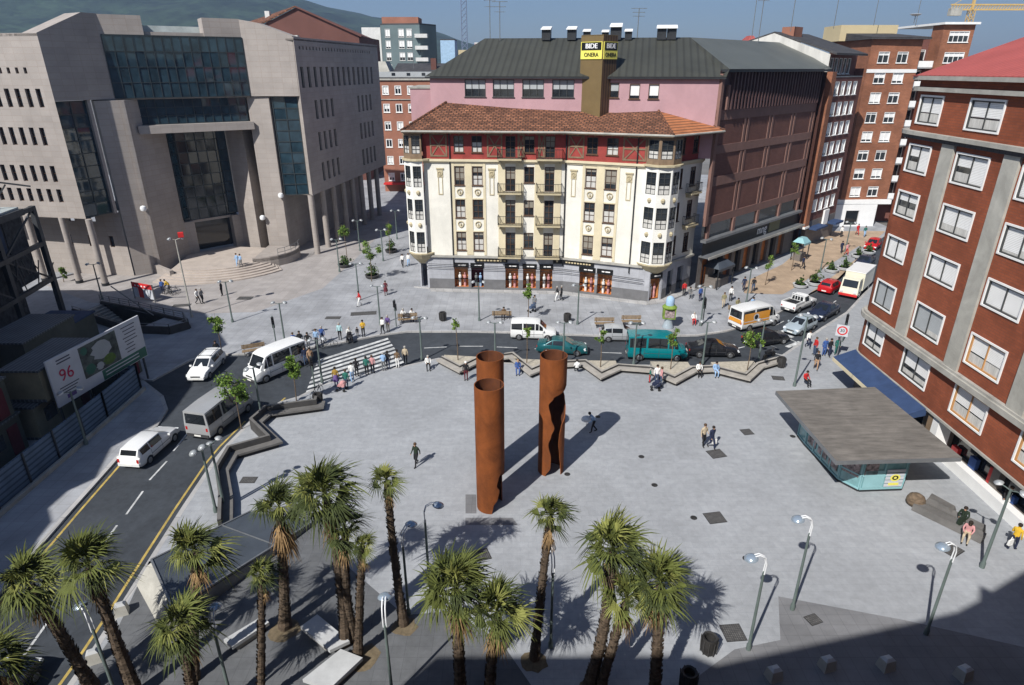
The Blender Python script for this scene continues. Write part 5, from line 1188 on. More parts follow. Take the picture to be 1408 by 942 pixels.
zigzag(ZT, 'pale zigzag bench wall with beige beds along the far edge of the plaza', [[b_[0], b_[1], b_[2], (b_[2][0], 51.4), (b_[0][0], 51.8)], [b_[3], b_[4], b_[5], (b_[5][0] - .2, 50.75), (b_[3][0], 51.0)], [b_[6], b_[7], b_[8], (b_[8][0], 50.55), (b_[6][0] - .1, 50.6)], [b_[9], b_[10], b_[11], (b_[11][0], 50.3), (b_[9][0], 50.4)], [b_[12], b_[13], b_[14], (b_[14][0], 50.5), (b_[12][0], 50.25)]])

# kiosk
ki = thing('kiosk', 'plaza kiosk with a broad flat grey roof and pale blue glazed walls', 'kiosk', (22.2, 35.5, 0))
mb = MB(); RK = [(18.45, 39.55), (25.7, 40.15), (26.1, 31.25), (18.65, 30.9)]; mb.prism(RK, 3.0, 3.28, 0, 1); wpart('roof', mb, ['kiosk_roof', 'grey_metal'], ki)
KB = [(20.3, 38.9), (20.3, 37.7), (20.65, 33.6), (21.4, 32.5), (24.1, 32.65), (25.1, 33.9), (25.1, 38.9)]
mb = MB(); fr = MB()
for i in range(len(KB)):
    a, b = KB[i], KB[(i + 1) % len(KB)]; L_ = (Vector(a) - Vector(b)).length
    mb.grid(a, b, .12, 2.98, [], 0); nn = max(1, round(L_ / 1.1))
    for k in range(nn + 1): s = L_ * k / nn; fr.obox(along(a, b, max(0, s - .05)), along(a, b, min(L_, s + .05)), .0, .06, .12, 2.98, 0)
    for z in (.12, 1.05, 2.85): fr.obox(a, b, .0, .055, z, z + .1, 0)
    fr.obox(a, b, .0, .08, 0, .12, 1)
wpart('wall', mb, ['kiosk_glass'], ki); wpart('frame', fr, ['cyan_frame', 'dark_metal'], ki)
mb = MB(); a, b = KB[1], KB[2]
for i in range(3):
    for j in range(4): mb.obox(along(a, b, .25 + 1.3 * i + .3 * (j % 2) * 0), along(a, b, 1.25 + 1.3 * i), .02, .05, .5 + .58 * j, 1.0 + .58 * j, 0)
a, b = KB[2], KB[3]; mb.obox(along(a, b, .1), along(a, b, 1.15), .02, .05, .9, 2.6, 0); a, b = KB[3], KB[4]; mb.obox(along(a, b, .1), along(a, b, .9), .02, .05, 1.2, 2.7, 0)
wpart('poster', mb, ['poster'], ki)
mb = MB(); a, b = KB[3], KB[4]; mb.obox(along(a, b, .15), along(a, b, 1.4), .02, .05, .25, 1.5, 0)
for k in range(5): mb.obox(along(a, b, 1.5), along(a, b, 2.65), .03, .06, .3 + .26 * k, .5 + .26 * k, 1)
q = along(a, b, 2.1, .065); d_ = (Vector(b) - Vector(a)).normalized(); c_ = Vector((*q, .95))
for r0_, r1_, m_ in ((0, .32, 2), (.1, .2, 3)):
    for k in range(20):
        t0, t1 = 2 * PI * k / 20, 2 * PI * (k + 1) / 20; nn = Vector((d_.y, -d_.x, 0)) * (.004 if m_ == 3 else 0)
        f = lambda r, t: tuple(c_ + nn + Vector((d_.x, d_.y, 0)) * r * math.cos(t) + Vector((0, 0, r * .8 * math.sin(t))))
        mb.poly([f(r0_, t0), f(r1_, t0), f(r1_, t1), f(r0_, t1)] if r0_ else [f(0, 0), f(r1_, t0), f(r1_, t1)], m_)
mb.obox(along(a, b, 1.75), along(a, b, 2.4), .06, .07, .4, .58, 2)
wpart('sign_panel', mb, ['cyan_frame', 'board_white', 'sign_yellow', 'sign_black'], ki)

# double headed lamps
def make_lamp(h, label, head='lamp_white', post='lamp_post'):
    t = thing('street_lamp', label, 'street lamp', (0, 0, 0), 0, 'double headed street lamps'); mb = MB()
    mb.lathe([(.13, 0), (.13, .3), (.085, .4), (.072, h * .6), (.058, h * .985)], (0, 0, 0), 10); part('post', mb, [post], t, 40)
    mb = MB(); mb.tube([(-.52, 0, h - .02), (-.25, 0, h - .06), (0, 0, h - .14), (.25, 0, h - .06), (.52, 0, h - .02)], .03, 6); part('arm', mb, [post], t)
    for sx in (-1, 1):
        mb = MB(); mb.lathe([(.23, -.02), (.215, .04), (.14, .1), (.05, .13)], (0, 0, 0), 12, 0); mb.lathe([(.15, -.12), (.215, -.025)], (0, 0, 0), 12, 1)
        o = part('lamp_head', mb, ['lamp_hood', head], t, 50); o.location = (sx * .56, 0, h); o.rotation_euler = (R(-14), sx * R(26), 0)
    return t
LAMPS = [((-46.29, 67.99), 4.2, 20, 'double lamp by the two stone columns of the courthouse'), ((-28.77, 61.03), 4.4, 15, 'double lamp in front of the courthouse steps'), ((-21.58, 55.55), 4.1, 5, 'double lamp next to the traffic light at the top left of the zebra crossing'),
    ((-22.13, 78.63), 4.3, 10, 'double lamp beside the courthouse colonnade, the left one of the side street'), ((-17.46, 83.67), 4.3, 10, 'double lamp between the leafy planters of the side street'), ((-17.58, 95.67), 4.4, 10, 'double lamp farthest up the side street against the dark facade'),
    ((-21.77, 88.91), 4.4, 10, 'dim double lamp in the shade of the colonnade'), ((-17.21, 67.75), 4.3, 8, 'double lamp on the open pavement left of the maroon dressed walker'), ((-13.40, 60.22), 4.2, 5, 'double lamp at the right end of the far side of the zebra crossing'),
    ((-8.10, 51.93), 4.0, 0, 'double lamp at the left end of the far zigzag bench'), ((-3.39, 61.44), 4.2, 0, 'double lamp in front of the two left shop windows'), ((-1.48, 50.86), 4.0, 0, 'double lamp whose post rises behind the rear rusty column'),
    ((6.68, 60.42), 4.2, 0, 'double lamp on the pavement left of the empty bench'), ((4.50, 50.86), 4.0, 0, 'double lamp above the lone rusty column by the green car'), ((10.70, 50.71), 4.0, 0, 'double lamp in front of the teal van'),
    ((19.13, 60.02), 4.2, -5, 'double lamp right of the blue and green column'), ((16.87, 51.01), 4.0, -5, 'double lamp in front of the black saloon'), ((26.06, 66.78), 4.1, -10, 'double lamp next to two dark clad people at the mouth of the right street'),
    ((21.71, 50.86), 4.2, -5, 'double lamp at the right end of the far zigzag bench'), ((24.61, 25.96), 5.0, -60, 'thick double lamp at the right edge near the stone bench'), ((-17.04, 30.76), 4.6, 60, 'double lamp behind the lower end of the left zigzag bench, the right one of two'),
    ((-17.44, 30.49), 4.4, 60, 'double lamp closest to the yellow line, the left one of two'), ((-18.73, 41.55), 4.2, 55, 'double lamp by the kink of the left zigzag bench'), ((-29.58, 37.83), 4.2, 40, 'double lamp on the pavement in front of the billboard'),
    ((-15.79, 47.31), 3.9, 20, 'double lamp at the near left corner of the zebra crossing'), ((39.88, 79.27), 4.2, -35, 'double lamp along the mall side of the right street'), ((47.52, 88.52), 4.2, -35, 'double lamp near the far end of the right street')]
for xy, h, a, l in LAMPS: put(make_lamp(h, l), xy, R(a))
t = make_lamp(8.4, 'tall lamp with a red box on its head in front of the courthouse pylon', 'lamp_white', 'pale_stone'); put(t, (-33.64, 62.49), R(25)); mb = MB(); mb.box(.3, .8, -.25, .25, 8.5, 8.95); part('red_box', mb, ['signal_red'], t)
t = make_lamp(6.2, 'tallest lamp at the corner by the awning with two white heads', 'lamp_white'); put(t, (23.21, 46.65), R(-20)); del t['group']
# lamps with one curved arm
def curved(xy, h, a, label):
    t = thing('plaza_lamp', label, 'plaza lamp', (*xy, 0), a, 'curved arm lamps on the plaza'); mb = MB()
    mb.lathe([(.11, 0), (.11, .3), (.07, .4), (.055, h - 1.0), (.045, h - .9)], (0, 0, 0), 10); part('post', mb, ['lamp_post'], t, 40)
    mb = MB()
    for dy in (-.06, .06): mb.tube([(0, dy, h - 1.0), (.02, dy, h - .45), (-.08, dy, h - .1), (-.35, dy, h + .05), (-.62, dy, h - .02)], .028, 6)
    part('arm', mb, ['lamp_white'], t, 50)
    mb = MB(); mb.lathe([(.08, .13), (.16, .1), (.27, .02), (.29, -.03), (.26, -.05), (.05, .02)][::-1], (0, 0, 0), 16); o = part('reflector', mb, ['lamp_blue'], t, 50); o.location = (-.68, 0, h - .1); o.rotation_euler = (0, R(-12), 0)
    mb = MB(); mb.lathe([(.05, -.18), (.1, -.1), (.1, 0)], (0, 0, 0), 8); o = part('bulb', mb, ['lamp_white'], t, 50); o.location = (-.68, 0, h - .12)
for xy, h, a, l in (((13.53, 23.13), 5.5, 0, 'curved arm lamp standing on the grey paving wedge'), ((10.63, 20.83), 5.4, R(5), 'curved arm lamp at the edge of the big shadow left of the paving wedge'), ((19.12, 21.67), 5.3, R(8), 'curved arm lamp whose foot stands in the big shadow at right'),
                    ((1.74, 20.95), 5.2, R(-80), 'curved arm lamp right of the slim single palm'), ((-4.22, 24.93), 4.8, R(190), 'curved arm lamp behind the bushiest palm'), ((-4.94, 22.82), 5.0, R(240), 'curved arm lamp close behind the slim palm with the small crown'),
                    ((-4.95, 18.4), 5.0, R(-85), 'curved arm lamp in front between the low slab and the bushiest palm'), ((-11.4, 18.0), 4.9, R(-75), 'curved arm lamp below the dark roofed ramp'), ((-16.2, 18.2), 5.0, R(-40), 'curved arm lamp among the palms by the road')):
    curved(xy, h, a, l)
# traffic lights
def signal(xy, a, label, h=2.9):
    t = thing('traffic_light', label, 'traffic light', (*xy, 0), R(a)); mb = MB(); mb.tube([(0, 0, 0), (0, 0, h)], .055, 8); part('post', mb, ['lamp_post'], t)
    for y, z in ((-.2, h - .4), (.2, h - .9)):
        mb = MB(); mb.box(-.12, .12, y - .1, y + .1, z - .34, z + .34); hd = part('signal_head', mb, ['black'], t)
        for q in (-.26, -.04, .18): mb = MB(); mb.box(-.1, .1, y + (-.17 if y < 0 else .1), y + (-.1 if y < 0 else .17), z + q + .05, z + q + .1); part('visor', mb, ['black'], hd)
for xy, a, l in (((-22.29, 55.21), 20, 'traffic light at the far left corner of the zebra crossing'), ((-16.10, 46.26), 20, 'traffic light at the near left corner of the zebra crossing'), ((19.46, 60.42), -20, 'traffic light beside the lamp right of the advertising column'), ((-11.71, 59.82), 0, 'traffic light at the far right corner of the zebra crossing'), ((31.57, 55.90), -30, 'traffic light by the round speed limit sign')): signal(xy, a, l)
ss = thing('road_sign', 'square white board with a red ringed 30 on a post near the corner building', 'road sign', (*(29.29, 52.24), 0), R(-25)); mb = MB(); mb.tube([(0, 0, 0), (0, 0, 3.2)], .05, 8); part('post', mb, ['grey_metal'], ss)
mb = MB(); mb.box(-.5, .5, -.1, -.06, 2.15, 3.2, 0)
for r0_, r1_, m_ in ((.3, .42, 1), (0, .3, 0)):
    for k in range(20):
        t0, t1 = 2 * PI * k / 20, 2 * PI * (k + 1) / 20; f = lambda r, t: (r * math.cos(t), -.105 - .002 * m_, 2.68 + r * math.sin(t))
        mb.poly([f(r0_, t0), f(r1_, t0), f(r1_, t1), f(r0_, t1)] if r0_ else [f(0, 0), f(r1_, t0), f(r1_, t1)], m_)
add_text(mb, '30', .38, (0, -.115, 2.68), (1, 0, 0), (0, 0, 1), 2); part('board', mb, ['board_white', 'signal_red', 'sign_black'], ss)
# advertising column, bins, benches, small things
ad = thing('recycling_column', 'blue and green street column with a domed top and a poster', 'street column', (*(15.72, 59.63), 0), R(-8)); mb = MB(); mb.lathe([(.55, 0), (.58, .1), (.42, .5), (.36, .9), (.5, 1.02)], (0, 0, 0), 14); part('base', mb, ['car_pale'], ad, 40)
mb = MB(); mb.box(-.62, .62, -.45, .45, 1.02, 2.1, 0); mb.box(-.45, .5, -.47, -.45, 1.15, 1.95, 1); part('body', mb, ['leaf_light', 'poster'], ad); mb = MB(); mb.lathe([(.72, 2.1), (.75, 2.2), (.6, 2.35), (.55, 2.4)], (0, 0, 0), 14); part('collar', mb, ['leaf_light'], ad, 40); mb = MB(); mb.lathe([(.42, 2.4), (.42, 2.9), (.36, 3.15), (.18, 3.3), (.03, 3.34)], (0, 0, 0), 14); part('dome', mb, ['far_blue'], ad, 40)
def bin_(xy, label):
    t = thing('litter_bin', label, 'litter bin', (*xy, 0), 0, 'round litter bins'); mb = MB(); mb.lathe([(.3, .08), (.34, .2), (.36, .85), (.33, .95), (.24, .92), (.22, .6)], (0, 0, 0), 12); part('drum', mb, ['iron'], t, 40); mb = MB(); [mb.tube([(.36 * math.cos(a), .36 * math.sin(a), .12), (.39 * math.cos(a), .39 * math.sin(a), .88)], .022, 4) for a in [2 * PI * k / 10 for k in range(10)]]; part('slats', mb, ['bench_dark'], t); mb = MB(); mb.tube([(0, 0, 0), (0, 0, .2)], .12, 8); part('foot', mb, ['iron'], t)
for xy, l in (((-7.16, 61.44), 'litter bin on the pavement right of the two men in white'), ((5.69, 61.03), 'litter bin left of the empty pavement bench'), ((23.47, 50.26), 'litter bin at the right end of the far zigzag bench'), ((-15.05, 43.57), 'litter bin at the near corner of the zebra crossing beside the zigzag end'), ((8.76, 20.67), 'litter bin at the edge of the big shadow near the curved lamp'), ((7.4, 18.9), 'litter bin inside the big shadow below the right palms')): bin_(xy, l)
def bench(xy, a, label, L_=2.0):
    t = thing('park_bench', label, 'bench', (*xy, 0), R(a), 'slatted benches on the pavement')
    mb = MB(); [mb.box(-L_ / 2, L_ / 2, -.28 + i * .14, -.17 + i * .14, .42, .46) for i in range(4)]; part('seat', mb, ['bench_wood'], t)
    mb = MB(); [mb.box(-L_ / 2, L_ / 2, .27, .31, .55 + i * .14, .66 + i * .14) for i in range(3)]; part('backrest', mb, ['bench_wood'], t)
    for sx in (-1, 1): mb = MB(); x = sx * (L_ / 2 - .2); mb.beam((x, -.24, 0), (x, -.24, .42), .06); mb.beam((x, .24, 0), (x, .33, .95), .06); mb.beam((x, -.3, .4), (x, .28, .4), .05); part('leg', mb, ['iron'], t)
for xy, a, l in (((-10.68, 60.83), 10, 'bench with two men in white sitting side by side'), ((-1.06, 62.07), 180, 'bench beside the white minivan with one person on it'), ((9.33, 59.63), 0, 'empty bench on the pavement above the silver car'), ((-23.55, 53.04), 25, 'bench behind the white van at the left of the crossing'), ((23.98, 63.35), 150, 'bench above the orange and white van with two people'), ((37.00, 74.39), 40, 'bench between the first pair of planters in the right street'), ((12.15, 60.22), 0, 'low bench right of the empty bench')): bench(xy, a, l)
# stone bench sculpture at right
sb = thing('stone_bench', 'long grey stone bench with a rounded boulder at its end where people sit', 'bench', (*(25.01, 29.32), 0), R(-54)); mb = MB(); mb.hexa([(-1.9, -.35, 0), (1.7, -.35, 0), (1.7, .25, 0), (-1.9, .25, 0), (-1.9, -.3, .42), (1.7, -.3, .42), (1.7, .25, .42), (-1.9, .25, .42)]); mb.hexa([(-1.7, .4, 0), (1.5, .4, 0), (1.5, .95, 0), (-1.7, .95, 0), (-1.6, .4, .45), (1.4, .4, .45), (1.4, .9, .5), (-1.6, .9, .5)]); part('seat', mb, ['bench_grey'], sb)
mb = MB(); mb.lathe([(.3, -.12), (.5, .1), (.52, .3), (.42, .55), (.2, .7), (.03, .74)], (-2.0, .3, .1), 14); part('boulder', mb, ['bark'], sb, 60); mb = MB(); mb.hexa([(-1.6, .5, .45), (-.2, .5, .45), (-.2, 1.3, .3), (-1.6, 1.3, .3), (-1.5, .55, .75), (-.4, .55, .7), (-.3, 1.2, .6), (-1.6, 1.25, .7)]); part('slab', mb, ['bench_grey'], sb)
# flush covers
def cover(xy, w, d, a, label, m='drain'):
    mb = MB(); mb.box(-w / 2, w / 2, -d / 2, d / 2, -.02, .012, 0); mb.box(-w / 2 - .04, w / 2 + .04, -d / 2 - .04, d / 2 + .04, -.02, .007, 1); o = part('drain_cover', mb, [m, 'iron']); o.location = (*xy, 0); o.rotation_euler = (0, 0, R(a)); tag(o, label, 'drain cover', 'flush covers in the paving')
for xy, w, d, a, l in (((16.89, 39.47), .7, .7, 10, 'cover in the paving between the kiosk and the strolling couple'), ((13.86, 36.65), 1.0, .9, 15, 'cover at the feet of the strolling couple'), ((11.80, 29.96), 1.0, .9, 10, 'cover in the open middle of the paving below the strolling couple'), ((-16.72, 33.66), .9, .6, 0, 'cover beside the left zigzag bench'),
    ((10.24, 21.75), .9, .9, 5, 'cover near the shadow edge left of the curved lamps'), ((-30.36, 68.49), 1.6, 1.0, 0, 'cover outside the courthouse steps'), ((-18.75, 62.28), 1.5, .7, 0, 'cover behind the people waiting at the crossing'), ((-15.83, 63.57), 2.6, 1.0, 10, 'large dark patch cover left of the lamp above the crossing'),
    ((22.46, 48.13), .9, .7, -10, 'cover by the bin at the right end of the zigzag bench'), ((23.85, 27.28), 1.0, .8, 30, 'brown cover beside the stone bench'), ((14.28, 22.51), .6, .5, 20, 'brown cover on the grey paving wedge'), ((-1.91, 26.77), 1.4, .8, 20, 'cover among the palm shadows'), ((-36.41, 66.07), 1.8, .8, 10, 'dark cover by the red topped board')): cover(xy, w, d, a, l)
for i, (xy, l) in enumerate((((6.44, 41.65), 'small round cover on the open plaza nearest the zigzag bench'), ((8.71, 36.30), 'small round cover in the middle of the open plaza'), ((8.48, 36.39), '') , ((8.94, 33.12), 'small round cover right of the lone rusty column base, lower one'), ((10.57, 29.96), 'small round cover left of the big square cover'), ((12.49, 26.61), 'small round cover left of the curved lamps'), ((3.56, 34.29), 'small round cover by the foot of the lone rusty column'), ((19.94, 38.88), 'small round cover beside the kiosk shadow'))):
    if l: mb = MB(); mb.lathe([(.2, -.01), (.2, .008), (.17, .012)], (0, 0, 0), 12); o = part('valve_cover', mb, ['iron']); o.location = (*xy, 0); tag(o, l, 'valve cover', 'small round covers')
r = random.Random(11)
# bollards
def bollard(xy, a, label):
    t = thing('stone_bollard', label, 'bollard', (*xy, 0), R(a), 'pale stone bollards'); mb = MB(); mb.hexa([(-.3, -.26, 0), (.3, -.26, 0), (.3, .26, 0), (-.3, .26, 0), (-.24, -.2, .55), (.24, -.2, .55), (.24, .2, .5), (-.24, .2, .5)]); part('block', mb, ['pale_stone'], t); mb = MB(); mb.hexa([(-.24, -.2, .55), (.24, -.2, .55), (.24, .2, .5), (-.24, .2, .5), (-.14, -.1, .66), (.14, -.1, .66), (.14, .1, .62), (-.14, .1, .62)]); part('cap', mb, ['planter_white'], t)
for xy, a, l in (((11.20, 19.38), 15, 'pale stone bollard in the shadow, leftmost of four'), ((13.70, 19.88), 15, 'pale stone bollard in the shadow, second from the left of four'), ((16.27, 19.88), 15, 'pale stone bollard in the shadow, third from the left of four'), ((19.33, 19.41), 20, 'pale stone bollard in the shadow, rightmost of four'), ((-18.70, 22.91), 25, 'upper pale stone bollard by the yellow line'), ((-18.40, 20.25), 25, 'lower pale stone bollard by the yellow line'), ((-18.12, 25.19), 25, 'pale stone bollard beside the corner of the dark roofed ramp')): bollard(xy, a, l)
# low white slabs among the palms
for P_, l in (([(-9.71, 21.67), (-9.14, 22.38), (-7.27, 20.87), (-8.02, 20.37)], 'white granite slab bench between two palm trunks'), ([(-8.78, 18.92), (-7.56, 20.44), (-6.49, 19.99), (-7.53, 18.48)], 'white granite slab bench at the bottom edge among the palms'), ([(-12.94, 20.95), (-11.70, 22.26), (-11.24, 21.92), (-12.39, 20.56)], 'narrow white granite slab beside the slim left palm')):
    c = (sum(p[0] for p in P_) / 4, sum(p[1] for p in P_) / 4); t = thing('slab_bench', l, 'bench', (*c, 0)); mb = MB(); mb.prism(P_, .3, .48, 0); wpart('slab', mb, ['planter_white'], t); mb = MB(); mb.prism([(c[0] + (p[0] - c[0]) * .75, c[1] + (p[1] - c[1]) * .75) for p in P_], 0, .299, 0); wpart('plinth', mb, ['bench_stone'], t)
# dark roofed ramp
rp_ = thing('ramp_canopy', 'low sloping dark panelled metal roof with a white end wall among the palms', 'ramp canopy', (-14, 24.5, 0))
RP = [(*(-18.26, 25.23), 1.15), (*(-15.22, 30.17), .3), (*(-11.31, 29.39), .25), (*(-15.59, 22.02), 1.15)]
mb = MB(); mb.hexa([(p[0], p[1], p[2] - .12) for p in RP[::-1]] + list(RP[::-1]), 0)
for k in (.36, .68):
    a, b = Vector(RP[0]).lerp(Vector(RP[1]), k), Vector(RP[3]).lerp(Vector(RP[2]), k); mb.beam(a + Vector((0, 0, .02)), b + Vector((0, 0, .02)), .05, .05, 1)
for a, b in zip(RP, RP[1:] + RP[:1]): mb.beam(a, b, .1, .1, 1)
wpart('roof', mb, ['slate_metal', 'grey_metal'], rp_)
g = lambda i: (RP[i][0], RP[i][1])
mb = MB(); w0, w1 = Vector(g(0)), Vector(g(3)); d_ = Vector((-.75, -.5)); mb.hexa([(*(w0 + d_), 0), (*(w1 + d_ * .7), 0), (*w1, 0), (*w0, 0), (*(w0 + d_ * .25), .9), (*(w1 + d_ * .2), .9), (*w1, 1.0), (*w0, 1.0)]); wpart('end_wall', mb, ['pale_stone'], rp_)
mb = MB(); q = [(*g(3), 0), (*g(2), 0), (*g(2), .12), (*g(3), 1.0)]; mb.poly(q); q = [(*g(1), 0), (*g(0), 0), (*g(0), 1.0), (*g(1), .15)]; mb.poly(q); wpart('side_wall', mb, ['grey_metal'], rp_)

# street pavilions along the shopping centre
def pavilion(xy, a, w, d, h, m, label):
    t = thing('street_stall', label, 'street stall', (*xy, 0), R(a)); mb = MB(); mb.hexa([(-w / 2, -d / 2, h), (w / 2, -d / 2, h), (w / 2, d / 2, h), (-w / 2, d / 2, h), (-w * .3, -d * .2, h + .6), (w * .3, -d * .2, h + .6), (w * .3, d * .2, h + .6), (-w * .3, d * .2, h + .6)]); mb.box(-w / 2, w / 2, -d / 2 - .03, -d / 2, h - .3, h); part('canopy', mb, [m], t)
    for x in (-w / 2 + .1, w / 2 - .1):
        for y in (-d / 2 + .1, d / 2 - .1): mb = MB(); mb.box(x - .05, x + .05, y - .05, y + .05, 0, h); part('post', mb, ['dark_metal'], t)
    mb = MB(); mb.box(-w * .42, w * .42, -d * .3, d * .35, 0, 1.0); part('counter', mb, ['stone_dark'], t)
pavilion((24.65, 73.25), 43, 3.6, 2.2, 2.5, 'slate_metal', 'grey canopied stall between the white building and the shopping centre front')
pavilion((39.17, 84.38), 43, 2.0, 1.6, 2.5, 'cyan_frame', 'small stall with a pale green canopy along the shopping centre')

# ================================================================ VEHICLES
def loft(st):
    """st: (x, zb, zbelt, zroof, wb, wbelt, wroof); returns MB plus the rings"""
    mb = MB(); rings = []
    for x, zb, zt, zr, wb, wt, wr in st:
        half = [(0, zb), (wb * .9, zb), (wb, zb + .14), (wb * 1.01, (zb + zt) / 2 + .05), (wt, zt), (wr, zr), (wr * .55, zr + .035), (0, zr + .05)]
        ring = [(x, -y, z) for y, z in half] + [(x, y, z) for y, z in half[-2:0:-1]]
        rings.append(ring)
    n = len(rings[0]); mb.v = [p for r_ in rings for p in r_]
    for i in range(len(rings) - 1):
        for k in range(n):
            k2 = (k + 1) % n; mb.f.append((i * n + k, (i + 1) * n + k, (i + 1) * n + k2, i * n + k2)); mb.m.append(0)
    mb.f.append(tuple(range(n))); mb.m.append(0); mb.f.append(tuple((len(rings) - 1) * n + k for k in reversed(range(n)))); mb.m.append(0)
    return mb, rings
def panel(mb, a, b, c, d, u0, u1, v0, v1, off=.014, m=0):
    a, b, c, d = map(Vector, (a, b, c, d)); f = lambda u, v: a.lerp(b, u).lerp(d.lerp(c, u), v)
    q = [f(u0, v0), f(u1, v0), f(u1, v1), f(u0, v1)]; n = (q[1] - q[0]).cross(q[3] - q[0]).normalized(); mb.poly([p + n * off for p in q], m)
KIND = {
 # stations from tail to nose, wheel positions, wheel radius, which spans carry side glass, rear / front glass spans
 'hatch': dict(L=3.9, st=[(-1.95, .42, .72, .78, .72, .74, .6), (-1.85, .28, .92, .98, .8, .79, .62), (-1.55, .22, .93, 1.36, .82, .8, .6), (-.9, .22, .92, 1.43, .83, .81, .62), (.15, .22, .9, 1.41, .83, .81, .61), (.95, .22, .9, .96, .82, .79, .66), (1.6, .24, .8, .84, .8, .74, .6), (1.92, .34, .58, .62, .7, .68, .5)], wh=(-1.2, 1.22), wr=.29, side=[(2, 3), (3, 4)], back=(1, 2), front=(4, 5)),
 'estate': dict(L=4.5, st=[(-2.25, .42, .74, .8, .74, .76, .62), (-2.15, .28, .94, 1.0, .82, .8, .64), (-1.9, .22, .95, 1.40, .84, .82, .62), (-1.0, .22, .93, 1.45, .84, .82, .63), (.25, .22, .9, 1.42, .84, .82, .62), (1.1, .22, .89, .95, .83, .8, .66), (1.85, .24, .8, .84, .8, .75, .6), (2.22, .34, .58, .62, .7, .68, .5)], wh=(-1.35, 1.4), wr=.3, side=[(2, 3), (3, 4)], back=(1, 2), front=(4, 5)),
 'saloon': dict(L=4.6, st=[(-2.3, .42, .76, .8, .72, .74, .6), (-2.2, .28, .93, .97, .82, .78, .66), (-1.55, .22, .96, 1.01, .85, .82, .68), (-.85, .22, .94, 1.38, .86, .83, .6), (.2, .22, .91, 1.4, .86, .83, .61), (1.05, .22, .9, .96, .85, .81, .68), (1.85, .24, .82, .86, .82, .76, .62), (2.28, .34, .6, .64, .72, .7, .5)], wh=(-1.35, 1.4), wr=.31, side=[(2, 3), (3, 4)], back=(2, 3), front=(4, 5)),
 'minivan': dict(L=4.4, st=[(-2.2, .42, .9, .96, .76, .78, .68), (-2.15, .28, 1.05, 1.74, .84, .83, .72), (-1.0, .24, 1.02, 1.82, .86, .85, .74), (.2, .24, 1.0, 1.8, .86, .85, .73), (.55, .24, 1.0, 1.74, .86, .84, .7), (1.25, .24, 1.0, 1.08, .85, .82, .7), (1.9, .26, .86, .92, .82, .76, .62), (2.18, .36, .66, .7, .74, .7, .55)], wh=(-1.35, 1.4), wr=.31, side=[(1, 2), (2, 3), (3, 5)], back=(0, 1), front=(4, 5)),
 'van': dict(L=5.3, st=[(-2.65, .45, 1.05, 1.1, .9, .92, .86), (-2.62, .32, 1.2, 2.28, .97, .97, .86), (-1.0, .28, 1.18, 2.36, .98, .98, .88), (.9, .28, 1.16, 2.34, .98, .98, .87), (1.4, .28, 1.16, 2.2, .98, .97, .84), (2.05, .28, 1.14, 1.22, .97, .94, .8), (2.5, .3, .98, 1.04, .92, .86, .72), (2.65, .42, .72, .78, .84, .8, .62)], wh=(-1.6, 1.75), wr=.34, side=[(1, 2), (2, 3), (3, 5)], back=(0, 1), front=(4, 5)),
 'pickup': dict(L=4.8, st=[(-2.4, .5, .86, .9, .78, .8, .72), (-2.35, .36, .95, .99, .84, .83, .76), (-.55, .32, .96, 1.0, .86, .84, .76), (-.4, .32, .97, 1.55, .86, .84, .66), (.5, .32, .96, 1.6, .86, .84, .66), (1.05, .32, .96, 1.02, .85, .82, .7), (2.0, .34, .88, .92, .84, .78, .66), (2.38, .44, .68, .72, .76, .74, .6)], wh=(-1.45, 1.5), wr=.34, side=[(3, 4)], back=(2, 3), front=(4, 5)),
}
CARS = []
